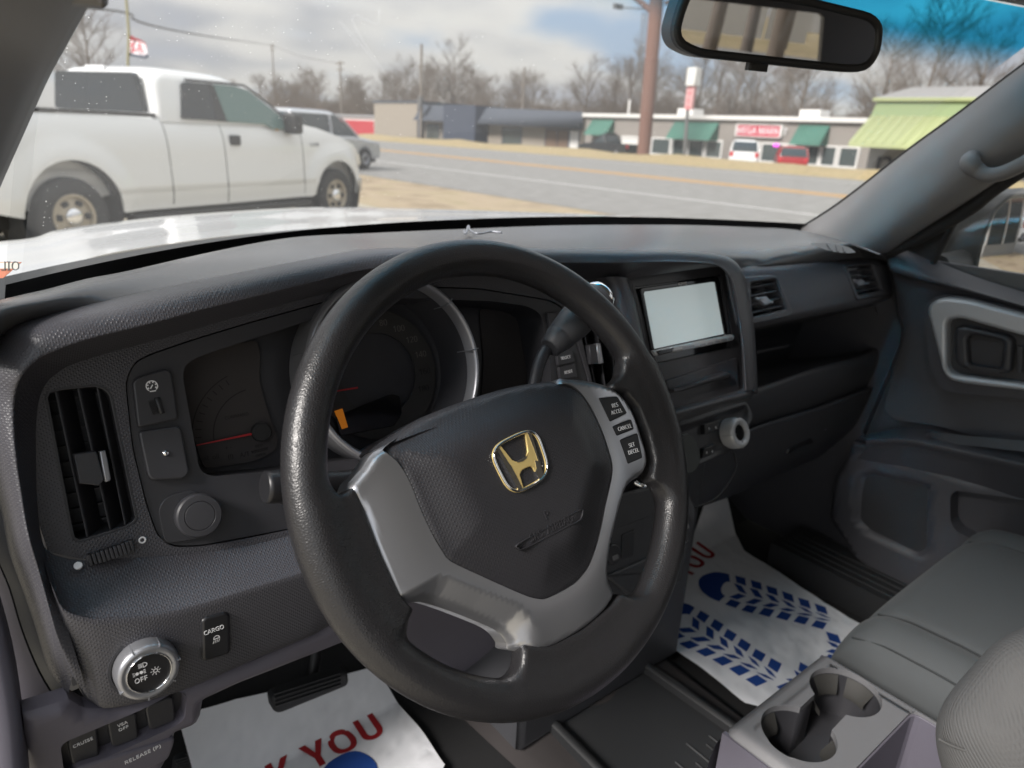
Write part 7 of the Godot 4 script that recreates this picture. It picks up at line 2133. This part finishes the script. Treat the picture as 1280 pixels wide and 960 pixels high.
	for p in [["tall utility pole with a transformer beside the tan block", Vector2(-73.1538, 9.027), 45.5, false], ["weathered utility pole with a double crossarm over the storage units", Vector2(-122.7313, 10.5808), 60.0, true], ["thin utility pole standing farthest left among the bare trees", Vector2(-190.8291, 18.4321), 75.0, true], ["short utility pole rising behind the dark shops", Vector2(-72.7118, 7.956), 60.0, false]]:
		var b := Vector3(p[2], 0, p[1].x)
		var h: float = p[1].y + 1.155
		var up_ := thing("utility_pole", p[0], "utility pole", at(b), "utility poles")
		put(up_, "post", tube([b, b + Vector3(0, h, 0)], [0.22, 0.14], 10), wood)
		tops.append(b + Vector3(0, h, 0))
		if p[3]:
			for k in 2:
				put(up_, "crossarm", box(Vector3(-0.08, -0.09, -1.6 + k * 0.3), Vector3(0.08, 0.09, 1.6 - k * 0.3)), wood, at(b + Vector3(0, h - 0.4 - k * 1.0, 0)))
		else:
			put(up_, "transformer", lathe(PackedVector2Array([Vector2(0.0, -0.6), Vector2(0.33, -0.6), Vector2(0.33, 0.5), Vector2(0.0, 0.55)]), 18), M.cable_grey, Transform3D(Basis(Vector3.RIGHT, -PI / 2), b + Vector3(-0.4, h * 0.42, 0.45)))
			put(up_, "bracket", box(Vector3(-0.06, -0.05, -0.9), Vector3(0.06, 0.05, 0.5)), wood, at(b + Vector3(0, h * 0.78, 0)))
	var wr := thing("power_line", "sagging power line crossing the sky over the white pickup", "wire", at(tops[2]))
	var w0 := Vector3(4.8867, 5.2364, -35.6456)
	var wp := spline([w0, Vector3(8.3355, 5.6834, -38.4982), Vector3(14.871, 6.3798, -51.3155), tops[2] + Vector3(0, -0.4, 0), tops[1].lerp(tops[2], 0.5) + Vector3(0, -1.0, 0), tops[1] + Vector3(0, -0.4, 0)], 8)
	put(wr, "cable", tube(wp, [0.05, 0.05], 5), M.cable_grey)

	# sale flag on its leaning pole, beyond the pickup
	var f0 := Vector3(3.5183, 2.0778, -17.3928)
	var f1 := Vector3(3.6821, 2.9697, -17.6658)
	var f2 := Vector3(3.7933, 3.8583, -17.9812)
	var sf := thing("sale_flag", "red and white sale flag on a bent pole above the white pickup", "flag", at(Vector3(f0.x, 0, f0.z)))
	put(sf, "pole", tube(spline([Vector3(f0.x, 0, f0.z), f0, f1, f2], 6), [0.028], 8), mat_once("bamboo", lin(0.18, 0.16, 0.06), 0.7))
	var fl := begin()
	fl.set_smooth_group(1)
	var top_e := p3([3.6982, 2.9864, -17.6601, 3.7669, 2.9356, -17.5795, 3.8503, 2.8936, -17.4908, 3.919, 2.8428, -17.4102, 3.9307, 2.7648, -17.3646])
	var mid_e := p3([3.6964, 2.8763, -17.749, 3.7811, 2.8737, -17.6773, 3.8709, 2.8634, -17.5978, 3.9445, 2.8363, -17.524, 3.9599, 2.7422, -17.4679])
	var bot_e := p3([3.5987, 2.5866, -17.5594, 3.6879, 2.5765, -17.4804, 3.7888, 2.5592, -17.3884, 3.878, 2.549, -17.3094, 3.9248, 2.5913, -17.2898])
	put(sf, "red_cloth", loft([top_e, mid_e], 3, 2), mat_once("flag_red", lin(0.55, 0.04, 0.06), 0.8))
	put(sf, "white_cloth", loft([mid_e, bot_e], 3, 2), mat_once("flag_white", lin(0.75, 0.72, 0.74), 0.8))
	put(sf, "dark_hem", tube(bot_e, [0.03], 6), mat_once("flag_hem", lin(0.04, 0.06, 0.10), 0.8))
	var fc := Vector3(3.7395, 2.7143, -17.3627)
	put(sf, "lettering", lettering("SA", 0.17, 0.01, -1.0), M.flag_red, fr(fc, (Vector3(3.881, 2.7066, -17.3793) - Vector3(3.6485, 2.7157, -17.5772)), Vector3(0.02, 1, 0.0)))


func build_behind() -> void:
	# what the two mirrors show: a shop with a red canopy, two pickups, trunks, a fence and grass behind the vehicle
	var T := at(Vector3(8.2, 0, 11.5))
	var sh := thing("kiosk", "glazed white shop with a dark red canopy in the side mirror", "building", T)
	put(sh, "base", box(Vector3(-1.6, 0, -2.2), Vector3(1.6, 0.5, 2.2), 0.03), mat_once("footing_grey", lin(0.3, 0.3, 0.29), 0.9), T)
	put(sh, "window", box(Vector3(-1.5, 0.5, -2.1), Vector3(1.5, 2.3, 2.1)), M.car_glass, T)
	for x in [-1.58, 0.0, 1.58]:
		for z in [-2.18, 2.18]:
			put(sh, "post", box(Vector3(x - 0.07, 0.5, z - 0.07), Vector3(x + 0.07, 2.4, z + 0.07), 0.01), M.pale_trim, T)
	put(sh, "canopy", box(Vector3(-2.6, 2.4, -3.2), Vector3(2.6, 2.9, 3.2), 0.1), mat_once("canopy_red", lin(0.18, 0.03, 0.035), 0.7), T)
	plain_car("parked_pickup", "white pickup parked behind, seen in the side mirror", "pickup truck", at(Vector3(15.5, 0, 17.0), 0.6), 5.4, 1.9, 1.8, M.white_paint, "", true)
	plain_car("parked_pickup", "red pickup parked farther behind, seen in the side mirror", "pickup truck", at(Vector3(20.5, 0, 19.5), 0.6), 5.4, 1.9, 1.8, M.red_paint, "", true)
	ground_sheet("lawn", "green and tan lawn behind the vehicle", "lawn", Vector2(-30, 14.2), Vector2(10, 80), 0.004, M.verge_grass)
	ground_sheet("side_street", "narrow street across the lawn behind", "road", Vector2(-40, 20), Vector2(10, 24), 0.010, M.asphalt)
	var fe := thing("white_fence", "white panel fence standing on the lawn behind", "fence", at(Vector3(1.0, 0, 30)))
	for k in 6:
		put(fe, "panel", box(Vector3(-3.0 + k * 1.6, 0.1, 29.9), Vector3(-1.5 + k * 1.6, 1.5, 30.0), 0.01), M.pale_trim)
	var hs := thing("white_house", "pale house standing beyond the lawn behind", "house", at(Vector3(15, 0, 45)))
	put(hs, "wall", box(Vector3(9, 0, 44), Vector3(19, 3.4, 52), 0.02), M.pale_trim)
	var rf := begin()
	quad(rf, Vector3(8.5, 3.4, 43.6), Vector3(19.5, 3.4, 43.6), Vector3(19.5, 6.2, 48), Vector3(8.5, 6.2, 48))
	quad(rf, Vector3(8.5, 3.4, 52.4), Vector3(19.5, 3.4, 52.4), Vector3(19.5, 6.2, 48), Vector3(8.5, 6.2, 48))
	put(hs, "roof", done(rf), M.shingle_grey)


# ---------------------------------------------------------------- trees
func limb(st: SurfaceTool, a: Vector3, dir: Vector3, len: float, r: float, level: int, top: int) -> void:
	var segs := 3 if level < 2 else 2
	var p := [a]
	var d := dir
	var rad := [r]
	for i in segs:
		d = (d + Vector3(rng.randf_range(-0.22, 0.22), rng.randf_range(-0.05, 0.16), rng.randf_range(-0.22, 0.22))).normalized()
		p.append(p[-1] + d * len / segs)
		rad.append(r * lerpf(1.0, 0.45 if level else 0.4, (i + 1.0) / segs))
	tube_to(st, p, rad, 7 if level == 0 else 4 if level == 1 else 3, false)
	if level >= top:
		return
	var n: int = [8, 7, 8, 6][mini(level, 3)]
	for i in n:
		var t := rng.randf_range(0.30 if level == 0 else 0.25, 1.0)
		var k := mini(int(t * segs), segs - 1)
		var q: Vector3 = p[k].lerp(p[k + 1], t * segs - k)
		var side := Vector3(rng.randfn(), rng.randfn() * 0.35, rng.randfn()).normalized()
		var nd := (d * rng.randf_range(0.45, 0.95) + side * rng.randf_range(0.5, 0.95) + Vector3(0, 0.25, 0)).normalized()
		limb(st, q, nd, len * rng.randf_range(0.42, 0.62), maxf(r * lerpf(0.5, 0.25, t), 0.009), level + 1, top)


func build_trees() -> void:
	var bark := mat_once("bark_grey", lin(0.15, 0.125, 0.105), 0.95)
	var kinds := []
	for v in 6:
		rng.seed = 100 + v
		var trunk := begin()
		var crown := begin()
		var h := 9.0
		# trunk alone, then limbs
		var p := [Vector3.ZERO, Vector3(0.1, h * 0.25, 0.05), Vector3(-0.05, h * 0.5, 0.12), Vector3(0.12, h * 0.78, 0.0), Vector3(0.0, h, 0.1)]
		tube_to(trunk, p, [0.20, 0.16, 0.12, 0.06, 0.02], 8, false)
		for i in 26:
			var t := rng.randf_range(0.16, 0.98)
			var k := mini(int(t * 4), 3)
			var q: Vector3 = p[k].lerp(p[k + 1], t * 4 - k)
			var a := rng.randf() * TAU
			var up := rng.randf_range(0.5, 1.3)
			limb(crown, q, Vector3(cos(a), up, sin(a)).normalized(), lerpf(4.2, 1.6, t), lerpf(0.075, 0.025, t), 1, 3)
		kinds.append([done(trunk), done(crown)])
	rng.seed = 5
	var places := []
	# a row behind the shops, thinning to the left
	for i in 66:
		var z := lerpf(-195.0, -4.0, (i + rng.randf_range(-0.35, 0.35)) / 65.0)
		places.append([Vector3(rng.randf_range(62, 78), 0, z), rng.randf_range(0.75, 1.25), "bare grey tree in the row behind the shops"])
	for s in [[Vector3(57, 0, Vector2(-83.5433, 3.5527).x), 1.25, "tallest bare tree rising behind the dark shops"], [Vector3(60, 0, Vector2(-34.9311, 5.7411).x), 1.12, "tall forked bare tree left of the green awning shop"], [Vector3(58, 0, Vector2(-24.0724, 5.3617).x), 1.2, "tall bare tree standing behind the green awning shop"], [Vector3(9.406, 1.3957, -54.9606) * Vector3(1, 0, 1), 0.85, "bushy bare tree beside the left pillar above the white pickup"]]:
		places.append(s)
	for i in places.size():
		var q = places[i]
		var kd: Array = kinds[i % 6]
		var X := Transform3D(Basis(Vector3.UP, rng.randf() * TAU).scaled(Vector3.ONE * q[1]), q[0])
		var t := thing("bare_tree", q[2], "tree", X, "bare trees behind the shops" if i < 66 else "")
		put(t, "trunk", kd[0], bark, X)
		put(t, "crown", kd[1], bark, X)
	# the far wood: too many to count
	var mm := MultiMesh.new()
	mm.transform_format = MultiMesh.TRANSFORM_3D
	mm.mesh = kinds[2][1]
	mm.instance_count = 420
	for i in 420:
		var z := lerpf(-230.0, 20.0, rng.randf())
		var s := rng.randf_range(0.8, 1.1)
		mm.set_instance_transform(i, Transform3D(Basis(Vector3.UP, rng.randf() * TAU).scaled(Vector3(s * 1.3, s * 0.8, s * 1.3)), Vector3(rng.randf_range(84, 130), -1.0, z)))
	var wood := MultiMeshInstance3D.new()
	wood.name = "far_wood"
	wood.multimesh = mm
	wood.material_override = bark
	add_child(wood)
	tag(wood, "brown leafless wood along the horizon behind the shops", "wood", "", "stuff")
	# trunks near the vehicle's tail, seen in the inside mirror
	for p in [Vector3(2.1, 0, 19.0), Vector3(3.6, 0, 23.5), Vector3(3.3, 0, 16.5), Vector3(5.2, 0, 27.0), Vector3(6.0, 0, 24.0), Vector3(3.2, 0, 36.0)]:
		var X := Transform3D(Basis(Vector3.UP, p.z).scaled(Vector3(0.95, 1.2, 0.95)), p)
		var t := thing("yard_tree", "thick trunked bare tree on the lawn behind the vehicle", "tree", X, "trees on the lawn behind")
		put(t, "trunk", kinds[int(p.z) % 6][0], bark, X)
		put(t, "crown", kinds[int(p.z) % 6][1], bark, X)
